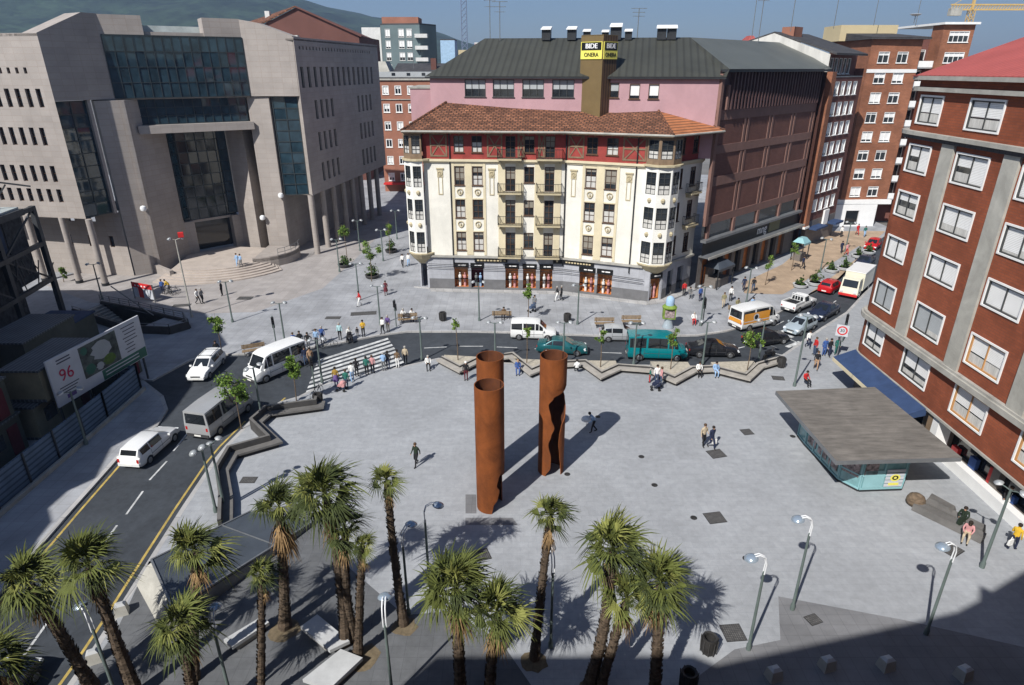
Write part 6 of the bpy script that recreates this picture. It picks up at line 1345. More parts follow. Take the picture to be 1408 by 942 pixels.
def car(kind, paint, rear, front, label, cat, extra=None, z=-.122):
    K = KIND[kind]; a, b = Vector(rear), Vector(front); c = (a + b) / 2; ang = math.atan2(b.y - a.y, b.x - a.x)
    t = thing({'hatch': 'parked_car', 'estate': 'estate_car', 'saloon': 'saloon_car', 'minivan': 'minivan', 'van': 'van', 'pickup': 'pickup_truck'}[kind].replace('parked_car', 'hatchback_car'), label, cat, (c.x, c.y, z), ang, 'vehicles on the road')
    mb, rg = loft(K['st']); part('body', mb, [paint], t, 38)
    n = len(rg[0])
    for s in (-1, 1):
        for i, j in K['side']:
            p = 4 if s < 0 else n - 4; q = 5 if s < 0 else n - 5
            A_, B_, C_, D_ = rg[i][p], rg[j][p], rg[j][q], rg[i][q]
            g = MB()
            if s > 0: A_, B_, C_, D_ = B_, A_, D_, C_
            if j - i == 2:
                m_ = rg[i + 1]; g = MB(); m0, m1 = m_[p], m_[q]
                tri = [A_, m0, m1, D_] if s < 0 else [m0, B_, C_, m1]
                panel(g, *tri, .08, .92, .1, .9)
                e = rg[j][p]; k1 = Vector(m0).lerp(Vector(e), .62); k2 = Vector(m1).lerp(Vector(rg[j][q]), .55)
                panel(g, *([m0, k1, k2, m1] if s < 0 else [k1, m0, m1, k2]), .08, .92, .12, .86)
            else: panel(g, A_, B_, C_, D_, .05, .95, .1, .88)
            if kind in ('van',) and extra == 'panel' and i < 2: continue
            part('side_window', g, ['glass_car'], t)
    for nm, (i, j), flip in (('rear_window', K['back'], True), ('windscreen', K['front'], False)):
        g = MB(); lo = rg[j] if not flip else rg[i]; hi = rg[i] if not flip else rg[j]
        lv = 5 if abs(hi[5][2] - lo[5][2]) < .6 or not flip else 5
        a1, b1, c1, d1 = Vector(lo[5]), Vector(lo[n - 5]), Vector(hi[n - 5]), Vector(hi[5])
        if flip and kind in ('minivan', 'van'): a1, b1 = Vector(hi[4]), Vector(hi[n - 4])
        for v in (c1, d1): v.z += .02
        if not flip: panel(g, a1, b1, c1, d1, .07, .93, .06, .9, .035)
        else: panel(g, b1, a1, d1, c1, .08, .92, .14, .86, .035)
        part(nm, g, ['glass_car'], t)
    x0, x1 = K['st'][0][0], K['st'][-1][0]; w = K['st'][3][4]; r_ = K['wr']
    for x in K['wh']:
        for s in (-1, 1):
            mb = MB(); mb.tube([(0, -.1, 0), (0, -.085, 0), (0, .085, 0), (0, .1, 0)], [r_ * .9, r_, r_, r_ * .9], 16); wo = part('wheel', mb, ['tyre'], t, 40); wo.location = (x, s * (w - .075), r_)
            mb = MB(); mb.tube([(0, s * .09, 0), (0, s * .115, 0)], [r_ * .68, r_ * .6], 12); part('rim', mb, ['rim'], wo)
            mb = MB()
            for k in range(10):
                t0, t1 = PI * k / 10 - .1, PI * (k + 1) / 10 - .1; P = lambda rr, tt: (x + rr * math.cos(tt), s * (w + .012), r_ + rr * math.sin(tt)); q = [P(r_ * .95, t0), P(r_ * 1.16, t0), P(r_ * 1.16, t1), P(r_ * .95, t1)]; mb.poly(q if s < 0 else q[::-1])
            part('wheel_arch', mb, ['bumper'], t)
    for s in (-1, 1):
        def at(x, i):
            for a_, b_ in zip(rg, rg[1:]):
                if a_[0][0] <= x <= b_[0][0]:
                    q = Vector(a_[i]).lerp(Vector(b_[i]), (x - a_[0][0]) / (b_[0][0] - a_[0][0])); return Vector((q.x, s * (abs(q.y) + .006), q.z))
        xs_ = [K['wh'][1] - r_ * 1.25 - .05, .08 if kind != 'pickup' else -.45] + ([K['wh'][0] + r_ * 1.1] if kind != 'pickup' else [])
        mb = MB()
        for x in xs_:
            for i in (2, 3):
                q = [at(x - .014, i), at(x + .014, i), at(x + .014, i + 1), at(x - .014, i + 1)]; mb.poly(q if s < 0 else q[::-1])
        a_, b_ = at(xs_[-1], 3), at(xs_[0], 3); q = [a_ + Vector((0, s * .004, -.02)), b_ + Vector((0, s * .004, -.02)), b_ + Vector((0, s * .004, .02)), a_ + Vector((0, s * .004, .02))]; mb.poly(q if s < 0 else q[::-1])
        part('side_trim', mb, ['bumper'], t)
        zt = K['st'][-2][2]; mb = MB(); xf = (K['st'][-2][0] * .25 + x1 * .75); mb.hexa([(xf - .1, s * .66 - .16, zt - .24), (xf + .06, s * .62 - .16, zt - .24), (xf + .06, s * .62 + .12, zt - .24), (xf - .1, s * .66 + .14, zt - .24), (xf - .2, s * .66 - .16, zt - .08), (xf - .02, s * .62 - .16, zt - .08), (xf - .02, s * .62 + .12, zt - .08), (xf - .2, s * .66 + .14, zt - .08)]); part('headlight', mb, ['headlight'], t)
        zt = K['st'][1][2]; hh = .24 if kind in ('van', 'minivan', 'estate', 'hatch') else .14; mb = MB(); y = s * (w - .17); mb.box(x0 - .01, x0 + .16, y - .07, y + .08, zt - .12 - hh, zt - .1); part('tail_light', mb, ['tail'], t)
        mb = MB(); xm = K['st'][K['front'][1]][0] - .25; zb_ = K['st'][K['front'][1]][2]; y = s * (w + .08); mb.hexa([(xm - .06, y - .08, zb_), (xm + .06, y - .08, zb_), (xm + .04, y + .08, zb_), (xm - .06, y + .08, zb_), (xm - .06, y - .08, zb_ + .14), (xm + .03, y - .08, zb_ + .14), (xm + .02, y + .08, zb_ + .14), (xm - .06, y + .08, zb_ + .14)]); part('mirror', mb, [paint], t)
    bm = 'bumper' if kind in ('van', 'pickup', 'minivan') else paint
    mb = MB(); mb.box(x1 - .12, x1 + .05, -w * .8, w * .8, .3, .5); part('bumper', mb, [bm], t); mb = MB(); mb.box(x0 - .05, x0 + .1, -w * .88, w * .88, .34, .56); part('bumper', mb, [bm], t)
    zg = K['st'][-1][2]; mb = MB(); mb.box(x1 - .1, x1 + .02, -.4, .4, zg - .1, zg + .04); part('grille', mb, ['bumper'], t)
    mb = MB(); mb.box(x0 - .062, x0 - .05, -.26, .26, .4, .52); part('number_plate', mb, ['plate'], t); mb = MB(); mb.box(x1 + .05, x1 + .062, -.26, .26, .34, .45); part('number_plate', mb, ['plate'], t)
    if extra == 'rack':
        mb = MB(); [mb.tube([(-1.6, s * .55, 1.53), (.2, s * .55, 1.53)], .03, 5) for s in (-1, 1)]; [mb.beam((x, -.6, 1.5), (x, .6, 1.5), .05) for x in (-1.4, -.1)]; part('roof_rack', mb, ['grey_metal'], t)
    if extra == 'bed':
        mb = MB(); mb.box(-2.25, -.62, -.7, .7, 1.0, 1.06, 1); [mb.box(-2.32, -.58, s * .8 - .05, s * .8 + .05, .98, 1.2, 0) for s in (-1, 1)]; mb.box(-2.36, -2.26, -.8, .8, .98, 1.2, 0); mb.tube([(-.55, -.66, 1.0), (-.55, -.62, 1.75), (-.55, .62, 1.75), (-.55, .66, 1.0)], .04, 6, 0); [mb.beam((-.55, y, 1.05), (-.55, y, 1.74), .05, .05, 0) for y in (-.3, 0, .3)]; part('load_bed', mb, [paint, 'black'], t)
    if extra == 'ambulance':
        mb = MB()
        for s in (-1, 1):
            y = s * .993; q = [(-2.5, y, .85), (.9, y, .85), (.9, y, 1.95), (-2.5, y, 1.95)]; mb.poly(q if s < 0 else q[::-1], 0)
            for k in range(16):
                t0, t1 = 2 * PI * k / 16, 2 * PI * (k + 1) / 16; f = lambda r, t_: (-.9 + r * math.cos(t_), s * 1.0, 1.45 + r * math.sin(t_)); q = [f(0, 0), f(.36, t0), f(.36, t1)]; mb.poly(q if s < 0 else q[::-1], 1); q = [tuple(Vector(f(r2, tt)) + Vector((0, s * .004, 0))) for r2, tt in ((0, 0), (.24, t0), (.24, t1))]; mb.poly(q if s < 0 else q[::-1], 2)
            for q in (((-2.4, y * 1.004, 1.05), (.85, y * 1.004, 1.05), (.85, y * 1.004, 1.13), (-2.4, y * 1.004, 1.13)),): mb.poly(q if s < 0 else q[::-1], 1)
        q = [(-2.7, .8, .9), (-2.7, -.8, .9), (-2.68, -.8, 1.3), (-2.68, .8, 1.3)]; mb.poly(q, 0)
        part('livery', mb, ['van_orange', 'board_white', 'black'], t)
    return t
car('estate', 'car_white', (-24.88, 35.12), (-24.45, 39.07), 'white estate car driving away on the left road', 'car')
car('van', 'car_grey', (-22.08, 38.30), (-20.81, 43.79), 'grey minibus seen from behind on the left road', 'minibus')
car('estate', 'car_white', (-26.40, 51.88), (-26.33, 47.42), 'white estate car with a roof rack at the edge of the shade', 'car', 'rack')
car('van', 'car_white', (-18.84, 51.72), (-21.79, 47.28), 'white van coming towards us across the zebra crossing', 'van')
car('minivan', 'car_white', (-0.28, 57.45), (4.46, 57.08), 'white minivan with dark side windows behind the rusty columns', 'minivan')
car('saloon', 'car_teal', (2.37, 54.12), (6.90, 53.46), 'dark green car half hidden behind the lone rusty column', 'car')
car('hatch', 'car_silver', (8.55, 56.90), (12.40, 56.72), 'silver hatchback passing behind the teal van', 'car')
car('van', 'van_teal', (10.48, 52.82), (15.64, 52.50), 'bright teal van on the road beyond the zigzag bench', 'van')
car('saloon', 'car_black', (15.98, 53.30), (20.74, 53.14), 'black saloon following the teal van', 'car')
car('saloon', 'car_black', (21.95, 54.97), (26.48, 56.72), 'black car turning into the right street below the orange and white van', 'car')
car('van', 'car_white', (21.76, 58.95), (27.56, 61.75), 'white van with orange sides and round emblems', 'van', 'ambulance')
car('hatch', 'car_pale', (30.90, 60.72), (26.63, 57.26), 'pale blue silver hatchback waiting at the mouth of the right street', 'car')
car('saloon', 'car_navy', (35.06, 65.01), (30.78, 61.13), 'dark navy saloon queuing behind the pale hatchback', 'car')
car('pickup', 'car_white', (29.07, 63.67), (33.62, 67.35), 'white pickup truck with an empty black load bed', 'pickup', 'bed')
car('hatch', 'car_red', (35.59, 69.59), (39.55, 73.34), 'bright red car driving up the right street', 'car')
car('saloon', 'car_navy', (48.79, 84.08), (44.64, 79.34), 'dark blue car coming down the right street behind the cream lorry', 'car')
car('hatch', 'car_red', (53.85, 92.22), (51.10, 88.96), 'small red car farthest up the right street', 'car')
car('hatch', 'car_navy', (-21.3, 16.2), (-21.1, 20.0), 'dark car under the palms at the bottom left corner', 'car')
# box lorry
a, b = Vector((42.73, 73.90)), Vector((37.52, 67.84)); c = (a + b) / 2
t = thing('lorry', 'cream box lorry with a white roof coming down the right street', 'lorry', (c.x, c.y, -.122), math.atan2(b.y - a.y, b.x - a.x), 'vehicles on the road')
mb = MB(); mb.box(-3.1, 1.3, -1.05, 1.05, .75, 2.75, 0); mb.box(-3.15, 1.35, -1.08, 1.08, 2.75, 2.85, 1); mb.box(-3.1, 2.4, -.5, .5, .5, .75, 2); part('box', mb, ['car_cream', 'car_white', 'bumper'], t)
mb = MB(); mb.hexa([(1.45, -.98, .5), (3.1, -.98, .5), (3.1, .98, .5), (1.45, .98, .5), (1.45, -.92, 2.3), (2.65, -.9, 2.3), (2.65, .9, 2.3), (1.45, .92, 2.3)]); part('cab', mb, ['car_cream'], t)
mb = MB(); panel(mb, (3.1, -.98, .5), (3.1, .98, .5), (2.65, .9, 2.3), (2.65, -.9, 2.3), .08, .92, .48, .92); part('windscreen', mb, ['glass_car'], t)
for s in (-1, 1):
    mb = MB(); q = [(1.6, s * .99, 1.35), (2.7, s * .99, 1.35), (2.55, s * .95, 2.1), (1.6, s * .95, 2.1)]; mb.poly(q if s < 0 else q[::-1]); part('side_window', mb, ['glass_car'], t); mb = MB(); mb.box(3.05, 3.13, s * .7 - .15, s * .7 + .15, .75, .95); part('headlight', mb, ['headlight'], t)
    for x in (-1.9, 2.1): mb = MB(); mb.tube([(0, -.13, 0), (0, .13, 0)], .42, 14); o = part('wheel', mb, ['tyre'], t, 40); o.location = (x, s * .85, .42); mb = MB(); mb.tube([(0, s * .13, 0), (0, s * .15, 0)], .24, 10); part('rim', mb, ['rim'], o)
mb = MB(); mb.box(3.02, 3.18, -.98, .98, .4, .65); part('bumper', mb, ['signal_red'], t)
# motorbike / moped at the kerb
mo = thing('moped', 'parked dark moped at the kerb behind the far zigzag bench', 'moped', (*(23.30, 52.50), -.12), R(35)); mb = MB(); mb.tube([(-.5, 0, .5), (-.1, 0, .42), (.3, 0, .45), (.5, 0, .95)], [.14, .12, .1, .05], 8); mb.box(-.6, .1, -.13, .13, .62, .76); part('body', mb, ['black'], mo)
for x in (-.6, .62): mb = MB(); mb.tube([(x, -.06, .26), (x, .06, .26)], .26, 14); part('wheel', mb, ['tyre'], mo)
mb = MB(); mb.tube([(.5, -.3, .98), (.5, .3, .98)], .025, 6); part('handlebar', mb, ['grey_metal'], mo)

# ================================================================ PLANTS
def fan_leaf(mb, o, az, el, L_, r, m, wind, spread=80, nf=18, droop=0.):
    """fan palm leaf: petiole, webbed inner blade, split drooping tips"""
    d = Vector((math.cos(az) * math.cos(el), math.sin(az) * math.cos(el), math.sin(el))); side = Vector((-math.sin(az), math.cos(az), 0))
    side = (side + Vector((0, 0, r.uniform(-.5, .5)))).normalized(); up = side.cross(d).normalized() * -1
    p1 = o + d * L_ * .42 + Vector((0, 0, -.06 * L_)); w = .022
    mb.poly([o - side * w, o + side * w, p1 + side * w, p1 - side * w], m)
    B = []
    for i in range(nf):
        a = R(-spread + 2 * spread * i / (nf - 1)); dr = d * math.cos(a) + side * math.sin(a); ln = L_ * (.58 + .16 * math.cos(a)) * r.uniform(.85, 1.12)
        fold = up * (.10 * L_ * abs(math.sin(a)) + (.03 * L_ if i % 2 else -.01 * L_))
        mid = p1 + dr * ln * .42 + fold * .6; tip = p1 + dr * ln + fold * .4 + Vector((0, 0, -(.22 + .2 * droop) * L_ * r.uniform(.4, 1.6))) + Vector((r.gauss(0, .03), r.gauss(0, .03), 0)) * L_ + wind * L_ * r.uniform(.5, 1.2)
        B.append((mid, tip, dr))
    for i in range(nf - 1): mb.poly([p1, B[i][0], B[i + 1][0]], m)
    for i in range(nf):
        mid, tip, dr = B[i]; s = (B[min(i + 1, nf - 1)][0] - B[max(i - 1, 0)][0]) * .2; q = mid.lerp(tip, .5) + Vector((0, 0, .03 * L_))
        mb.poly([mid - s, mid + s, q + s * .7, q - s * .7], m); mb.poly([q - s * .7, q + s * .7, tip], m)
def palm(base, top, size, label, seed, nl=34, dead=16, tr=.24, skirt=1.0):
    r = random.Random(seed); b = Vector((*base, 0)); c = Vector(top) - b; t = thing('palm_tree', label, 'palm tree', b, 0, 'fan palms on the near edge of the plaza')
    mb = MB(); pts = []; rad = []; n = 30; side = Vector((c.y, -c.x, 0)).normalized() * r.uniform(-.25, .25)
    for i in range(n + 1):
        u = i / n; pts.append(c * u + side * math.sin(u * PI)); rad.append((.9 * tr * (1.35 - .35 * min(u * 5, 1)) * (1 - .28 * u)) * (1.07 if i % 2 else .95))
    mb.tube(pts, rad, 10)
    for i in range(420):
        u = r.uniform(.03, .98); p = c * u + side * math.sin(u * PI); a = r.uniform(0, 2 * PI); rr = tr * .9 * (1 - .28 * u); q = p + Vector((math.cos(a), math.sin(a), 0)) * rr
        w = Vector((-math.sin(a), math.cos(a), 0)) * .05; e = Vector((math.cos(a) * .055, math.sin(a) * .055, .1)); mb.poly([q - w, q + w, q + w * .5 + e, q - w * .5 + e])
    part('trunk', mb, ['palm_trunk'], t)
    mb = MB(); wind = Vector((.14, .03, .10))
    for i in range(nl):
        u = (i + .5) / nl; el = R(88 - 118 * u ** 1.1 + r.uniform(-16, 16)); az = i * 2.39996 + r.uniform(-.35, .35)
        m = r.choice((0, 0, 1, 2)) if u < .75 else r.choice((0, 2, 2)); fan_leaf(mb, c + Vector((0, 0, .12 * size)), az, el, size * .92 * r.choice((.62, .8, .95, 1.05, 1.15)), r, m, wind, droop=u)
    part('crown', mb, ['palm_leaf', 'palm_leaf_light', 'palm_leaf_dark'], t)
    if dead:
        mb = MB()
        for i in range(dead):
            az = r.uniform(0, 2 * PI); fan_leaf(mb, c + Vector((0, 0, -.1 - r.random() * .5 * skirt)), az, R(r.uniform(-86, -62)), size * r.uniform(.5, .8) * skirt, r, 0, Vector((0, 0, -.1)), 34, 7)
        part('dead_fronds', mb, ['palm_dead'], t)
palm((-7.57, 21.14), (-7.51, 21.10, 8.08), 1.75, 'tallest palm with a big bushy crown left of centre', 1, 40, 10, .26)
palm((-7.23, 21.42), (-6.98, 21.30, 6.34), 1.25, 'palm growing close behind the tallest one, its crown merging below', 2, 26, 8, .22)
palm((-10.62, 22.09), (-9.92, 22.10, 6.75), 1.3, 'palm with a thick brown skirt of dead fronds beside the dark roofed ramp', 3, 30, 34, .27, 1.5)
palm((-5.10, 22.26), (-5.27, 22.30, 7.99), .95, 'slim palm with a small light crown right of the tallest one', 4, 24, 8, .22)
palm((-6.87, 20.56), (-6.13, 20.60, 6.03), .72, 'short palm with a tiny tufted crown in front of the tallest one', 5, 22, 6, .2)
palm((-10.35, 18.2), (-9.46, 18.60, 6.38), .75, 'thin palm with a very small crown at the bottom left', 6, 22, 8, .17)
palm((-13.6, 19.3), (-12.65, 20.00, 6.26), 1.45, 'palm whose crown overhangs the dark roofed ramp', 7, 30, 12, .22)
palm((-12.1, 17.0), (-12.26, 17.60, 4.88), 1.35, 'low palm below the dark roofed ramp at the bottom edge', 8, 32, 14, .24)
palm((-15.6, 18.5), (-16.11, 18.90, 6.46), 1.55, 'palm by the yellow line with a leaning dark trunk, second from the left', 9, 34, 12, .27)
palm((-17.7, 18.9), (-18.74, 19.00, 5.49), 1.6, 'palm overhanging the road at the left edge with a dark trunk', 10, 34, 12, .27)
palm((-18.4, 15.2), (-18.93, 16.60, 4.07), 1.35, 'palm cut off by the bottom left corner of the picture', 11, 30, 8, .24)
palm((-2.1, 18.3), (-2.13, 18.70, 5.56), 1.75, 'bushiest palm at the bottom centre', 12, 44, 20, .26)
palm((-.9, 17.5), (-0.55, 17.90, 5.14), 1.45, 'palm just right of the bushiest one and lower', 13, 38, 16, .24)
palm((1.00, 20.37), (1.53, 20.40, 7.66), 1.05, 'slim single palm with a narrow crown right of centre', 14, 26, 12, .21)
palm((3.2, 18.8), (3.86, 19.30, 6.95), 1.55, 'palm with the upright light green crown, left one of the right hand group', 15, 38, 18, .27)
palm((3.6, 18.5), (4.43, 18.60, 5.15), 1.25, 'lower palm in the middle of the right hand group', 16, 30, 16, .23)
palm((5.85, 18.2), (5.62, 18.50, 5.98), 1.5, 'palm with orange dead fronds, right one of the right hand group', 17, 34, 22, .26)
def leafball(mb, c, rx, rz, n, s, r, mats=3):
    cl = [(c + Vector((r.gauss(0, .5) * rx, r.gauss(0, .5) * rx, r.uniform(-.8, .8) * rz)), r.uniform(.25, .5)) for _ in range(9)]
    for i in range(n):
        k, q = r.choice(cl); p = k + Vector((r.gauss(0, 1), r.gauss(0, 1), r.gauss(0, 1))) * q * rx * .62
        a = Vector((r.gauss(0, 1), r.gauss(0, 1), r.gauss(0, 1))).normalized(); b = a.cross(Vector((r.gauss(0, 1), r.gauss(0, 1), r.gauss(0, 1)))).normalized(); w = s * r.uniform(.6, 1.2)
        mb.poly([p - a * w, p - b * w * .6, p + a * w, p + b * w * .6], r.randrange(mats))
def young_tree(base, h, rx, rz, n, label, seed, z0=0., light=False):
    r = random.Random(seed); t = thing('young_tree', label, 'young tree', (*base, z0), 0, 'young street trees'); c = Vector((r.uniform(-.1, .1), 0, h - rz)); mb = MB(); mb.tube([(0, 0, 0), c * .5 + Vector((.04, 0, 0)), c, c + Vector((0, 0, rz * .7))], [.05, .04, .03, .012], 6)
    for k in range(7): a = r.uniform(0, 2 * PI); z = h - rz * (1.7 - .2 * k); mb.tube([(c.x, c.y, z), (c.x + math.cos(a) * rx * .7, c.y + math.sin(a) * rx * .7, z + rz * .5)], [.02, .008], 4)
    part('trunk', mb, ['bark'], t); mb = MB(); leafball(mb, c, rx * .9, rz, int(n * 3.2), .095, r); part('crown', mb, ['leaf', 'leaf_light', 'leaf_light' if light else 'leaf'], t); return t
for i, (xy, h, rx, rz, n, l) in enumerate((((-26.27, 52.56), 4.1, .55, .95, 420, 'young tree beside a walker by the shade left of the white van'), ((-19.60, 39.87), 4.0, .85, .75, 520, 'young tree between the grey minibus and the left zigzag bench'), ((-16.75, 43.57), 4.4, .6, 1.1, 460, 'slender young tree in front of the white van'),
    ((1.65, 61.24), 4.1, .5, .85, 380, 'young tree in front of the middle shop windows'), ((-17.22, 74.68), 5.0, .8, 1.1, 420, 'young tree in the nearest planter of the side street'), ((-22.05, 82.61), 5.2, .8, 1.1, 380, 'young tree beside the colonnade of the courthouse'), ((-17.16, 86.97), 4.8, .5, 1.0, 260, 'thin young tree at the far planter of the side street'),
    ((-4.74, 50.71), 4.4, .3, .55, 90, 'thin sapling in the first bed of the far zigzag bench from the left'), ((1.26, 49.82), 4.3, .3, .7, 110, 'thin sapling in front of the white minivan'), ((7.57, 49.24), 4.0, .35, .7, 110, 'thin sapling behind the silver car bonnet'), ((13.47, 48.82), 4.2, .5, .8, 190, 'sapling in front of the teal van with two small leaf clumps'), ((19.95, 48.68), 4.4, .6, .9, 240, 'sapling in front of the turning black car'),
    ((30.53, 73.25), 3.6, .5, .8, 130, 'bare looking sapling along the shopping centre'), ((36.12, 79.27), 3.6, .5, .8, 130, 'sapling along the shopping centre farther up the right street'), ((-54.78, 74.39), 2.0, .45, .8, 260, 'small dark conifer at the foot of the courthouse wall'))):
    young_tree(xy, h, rx, rz, n, l, 50 + i, 0, i in (6, 7, 8))
def planter(xy, label, seed, sh=.7, bowl=True):
    r = random.Random(seed); t = thing('planter', label, 'planter', (*xy, 0), r.uniform(0, 3), 'round planters'); mb = MB()
    mb.lathe([(.55, 0), (.8, .12), (.88, .42), (.8, .45), (.7, .4)], (0, 0, 0), 16); part('bowl', mb, ['planter_white' if bowl else 'bench_dark'], t, 40); mb = MB(); mb.lathe([(.7, .36), (.68, .4)], (0, 0, 0), 14); part('soil', mb, ['soil'], t)
    mb = MB(); leafball(mb, Vector((0, 0, .42 + sh * .5)), sh * .8, sh * .7, 260, .12, r); leafball(mb, Vector((.1, 0, .6 + sh)), sh * .35, sh * .8, 120, .1, r); part('shrub', mb, ['leaf', 'leaf_dark', 'leaf_dark'], t)
for i, (xy, l, s) in enumerate((((34.40, 72.42), 'white planter of the nearest pair in the right street, left one', .5), ((36.50, 73.25), 'white planter of the nearest pair in the right street, right one with a taller shrub', .75), ((40.99, 78.63), 'white planter of the middle pair in the right street, left one', .6), ((43.04, 79.59), 'white planter of the middle pair in the right street, right one with a bushier shrub', .8), ((47.77, 85.47), 'white planter of the farthest pair in the right street, left one', .55), ((50.25, 87.35), 'white planter of the farthest pair in the right street, right one', .6))): planter(xy, l, 80 + i, s)
for i, (xy, l) in enumerate((((-17.43, 76.15), 'dark planter full of shrubs in the middle of the side street'), ((-22.03, 80.91), 'dark planter with shrubs beside the colonnade'), ((-17.16, 88.13), 'dark planter with shrubs farthest up the side street'))): planter(xy, l, 90 + i, .8, False)
for i, (xy, s) in enumerate((((-10.56, 21.92), .7), ((-6.57, 20.37), .75), ((-5.04, 22.09), .6), ((0.99, 20.18), .6), ((3.4, 18.6), .8))):
    r = random.Random(i); mb = MB(); n = 14; mb.poly([(s * r.uniform(.8, 1.15) * math.cos(2 * PI * k / n), s * r.uniform(.8, 1.15) * math.sin(2 * PI * k / n), .012) for k in range(n)]); o = struct('soil_patch', mb, ['soil']); o.location = (*xy, 0)

# ================================================================ PEOPLE
def pose(kind):
    """joints facing +y: name -> (x, y, z, radius); bones with the clothing zone they belong to"""
    J = dict(pel=(0, 0, .96, .135), spi=(0, 0, 1.14, .125), che=(0, .01, 1.34, .145), nec=(0, .01, 1.49, .058), jaw=(0, .035, 1.57, .078), hea=(0, .025, 1.66, .092), top=(0, .015, 1.73, .06))
    for s, n in ((-1, 'l'), (1, 'r')):
        J.update({'sh' + n: (s * .18, 0, 1.40, .07), 'el' + n: (s * .235, -.03, 1.13, .048), 'wr' + n: (s * .24, .05, .89, .034), 'ha' + n: (s * .235, .09, .79, .03),
                  'hi' + n: (s * .095, 0, .90, .105), 'kn' + n: (s * .10, .02, .50, .065), 'an' + n: (s * .10, -.01, .09, .045), 'to' + n: (s * .115, .15, .035, .035)})
    def sh(k, dx=0, dy=0, dz=0): x, y, z, r = J[k]; J[k] = (x + dx, y + dy, z + dz, r)
    if kind == 'walk':
        for k, d in (('knl', .17), ('anl', .26), ('tol', .28), ('knr', .04), ('anr', -.30), ('tor', -.24)): sh(k, 0, d, 0)
        sh('anr', 0, 0, .07); sh('tor', 0, 0, .01); sh('ell', 0, -.08); sh('wrl', 0, -.17, .02); sh('hal', 0, -.17, .04); sh('elr', 0, .08); sh('wrr', 0, .18, .05); sh('har', 0, .2, .08)
        for k in ('nec', 'jaw', 'hea', 'top'): sh(k, 0, .03)
    if kind == 'walk2':
        for k, d in (('knr', .12), ('anr', .16), ('tor', .18), ('knl', .02), ('anl', -.18), ('tol', -.13)): sh(k, 0, d, 0)
        sh('anl', 0, 0, .03); sh('wrl', .05, .14, .2); sh('hal', .09, .18, .3); sh('ell', 0, .03)
    if kind == 'hips':
        for n, s in (('l', -1), ('r', 1)): sh('el' + n, s * .12, -.04, .03); sh('wr' + n, s * -.05, .0, .13); sh('ha' + n, s * -.1, .04, .18)
    if kind == 'fold':
        for n, s in (('l', -1), ('r', 1)): sh('el' + n, 0, .06, .0); J['wr' + n] = (s * .06, .2, 1.17 + .04 * s, .034); J['ha' + n] = (-s * .05, .21, 1.19 + .04 * s, .03)
    if kind == 'lean':
        for k, d in (('che', .14), ('nec', .26), ('jaw', .32), ('hea', .36), ('top', .38)): sh(k, 0, d, -d * .25)
        for n, s in (('l', -1), ('r', 1)): sh('sh' + n, 0, .2, -.06); sh('el' + n, s * .03, .3, -.06); sh('wr' + n, 0, .42, .06); sh('ha' + n, 0, .44, .08)
        for k, d in (('knl', .14), ('anl', .2), ('tol', .22), ('anr', -.28), ('tor', -.22)): sh(k, 0, d)
    if kind == 'sit':
        for k in list(J): x, y, z, r = J[k]; J[k] = (x, y - .02, z - .42, r)
        for n, s in (('l', -1), ('r', 1)):
            J['hi' + n] = (s * .1, .05, .52, .1); J['kn' + n] = (s * .13, .46, .52, .068); J['an' + n] = (s * .12, .47, .09, .045); J['to' + n] = (s * .13, .62, .035, .035)
            J['el' + n] = (s * .25, .04, .74, .048); J['wr' + n] = (s * .17, .27, .64, .034); J['ha' + n] = (s * .11, .36, .62, .03)
        for k in ('che', 'nec', 'jaw', 'hea', 'top'): sh(k, 0, .05 if k == 'che' else .1, -.02)
    E = [('pel', 'spi', 1), ('spi', 'che', 1), ('che', 'nec', 1), ('nec', 'jaw', 0), ('jaw', 'hea', 0), ('hea', 'top', 0)]
    for n in 'lr': E += [('che', 'sh' + n, 1), ('sh' + n, 'el' + n, 1), ('el' + n, 'wr' + n, 1), ('wr' + n, 'ha' + n, 0), ('pel', 'hi' + n, 2), ('hi' + n, 'kn' + n, 2), ('kn' + n, 'an' + n, 2), ('an' + n, 'to' + n, 3)]
    return J, E
BODY = {}
def body_mesh(kind):
    if kind in BODY: return BODY[kind]
    J, E = pose(kind); names = list(J); me = bpy.data.meshes.new('skeleton'); me.from_pydata([J[k][:3] for k in names], [(names.index(a), names.index(b)) for a, b, _ in E], [])
    o = bpy.data.objects.new('skeleton', me); COL.objects.link(o); o.modifiers.new('Skin', 'SKIN'); sd_ = o.modifiers.new('Sub', 'SUBSURF'); sd_.levels = 1; sd_.render_levels = 1
    for i, k in enumerate(names): v = me.skin_vertices[0].data[i]; r_ = J[k][3]; wide = k in ('pel', 'spi', 'che'); v.radius = (r_ * (1.12 if wide else 1), r_ * (.82 if wide else 1)); v.use_root = k == 'pel'
    ev = o.evaluated_get(bpy.context.evaluated_depsgraph_get()); m2 = bpy.data.meshes.new_from_object(ev); bpy.data.objects.remove(o); m2.name = 'person'; m2.materials.clear()
    for k in ('cl_skin', 'cl_white', 'cl_navy', 'cl_shoe'): m2.materials.append(MATS[k])
    def dist(p, a, b):
        a, b = Vector(a), Vector(b); t = max(0, min(1, (p - a).dot(b - a) / max((b - a).length_squared, 1e-9))); return (p - a.lerp(b, t)).length
    for p in m2.polygons: p.material_index = min((dist(p.center, J[a][:3], J[b][:3]) - J[a][3] * .4, z) for a, b, z in E)[1]; p.use_smooth = True
    m2.update(); BODY[kind] = (m2, J); return BODY[kind]
def hair_mesh(long_):
    mb = MB(); r_ = .105; mb.lathe([(r_ * .8, -.06 - (.12 if long_ else 0)), (r_ * 1.06, -.02), (r_ * 1.08, .03), (r_ * .85, .085), (r_ * .4, .115), (.01, .12)], (0, -.022, 0), 10); return mb.mesh('hair', ['cl_hair'], 60)
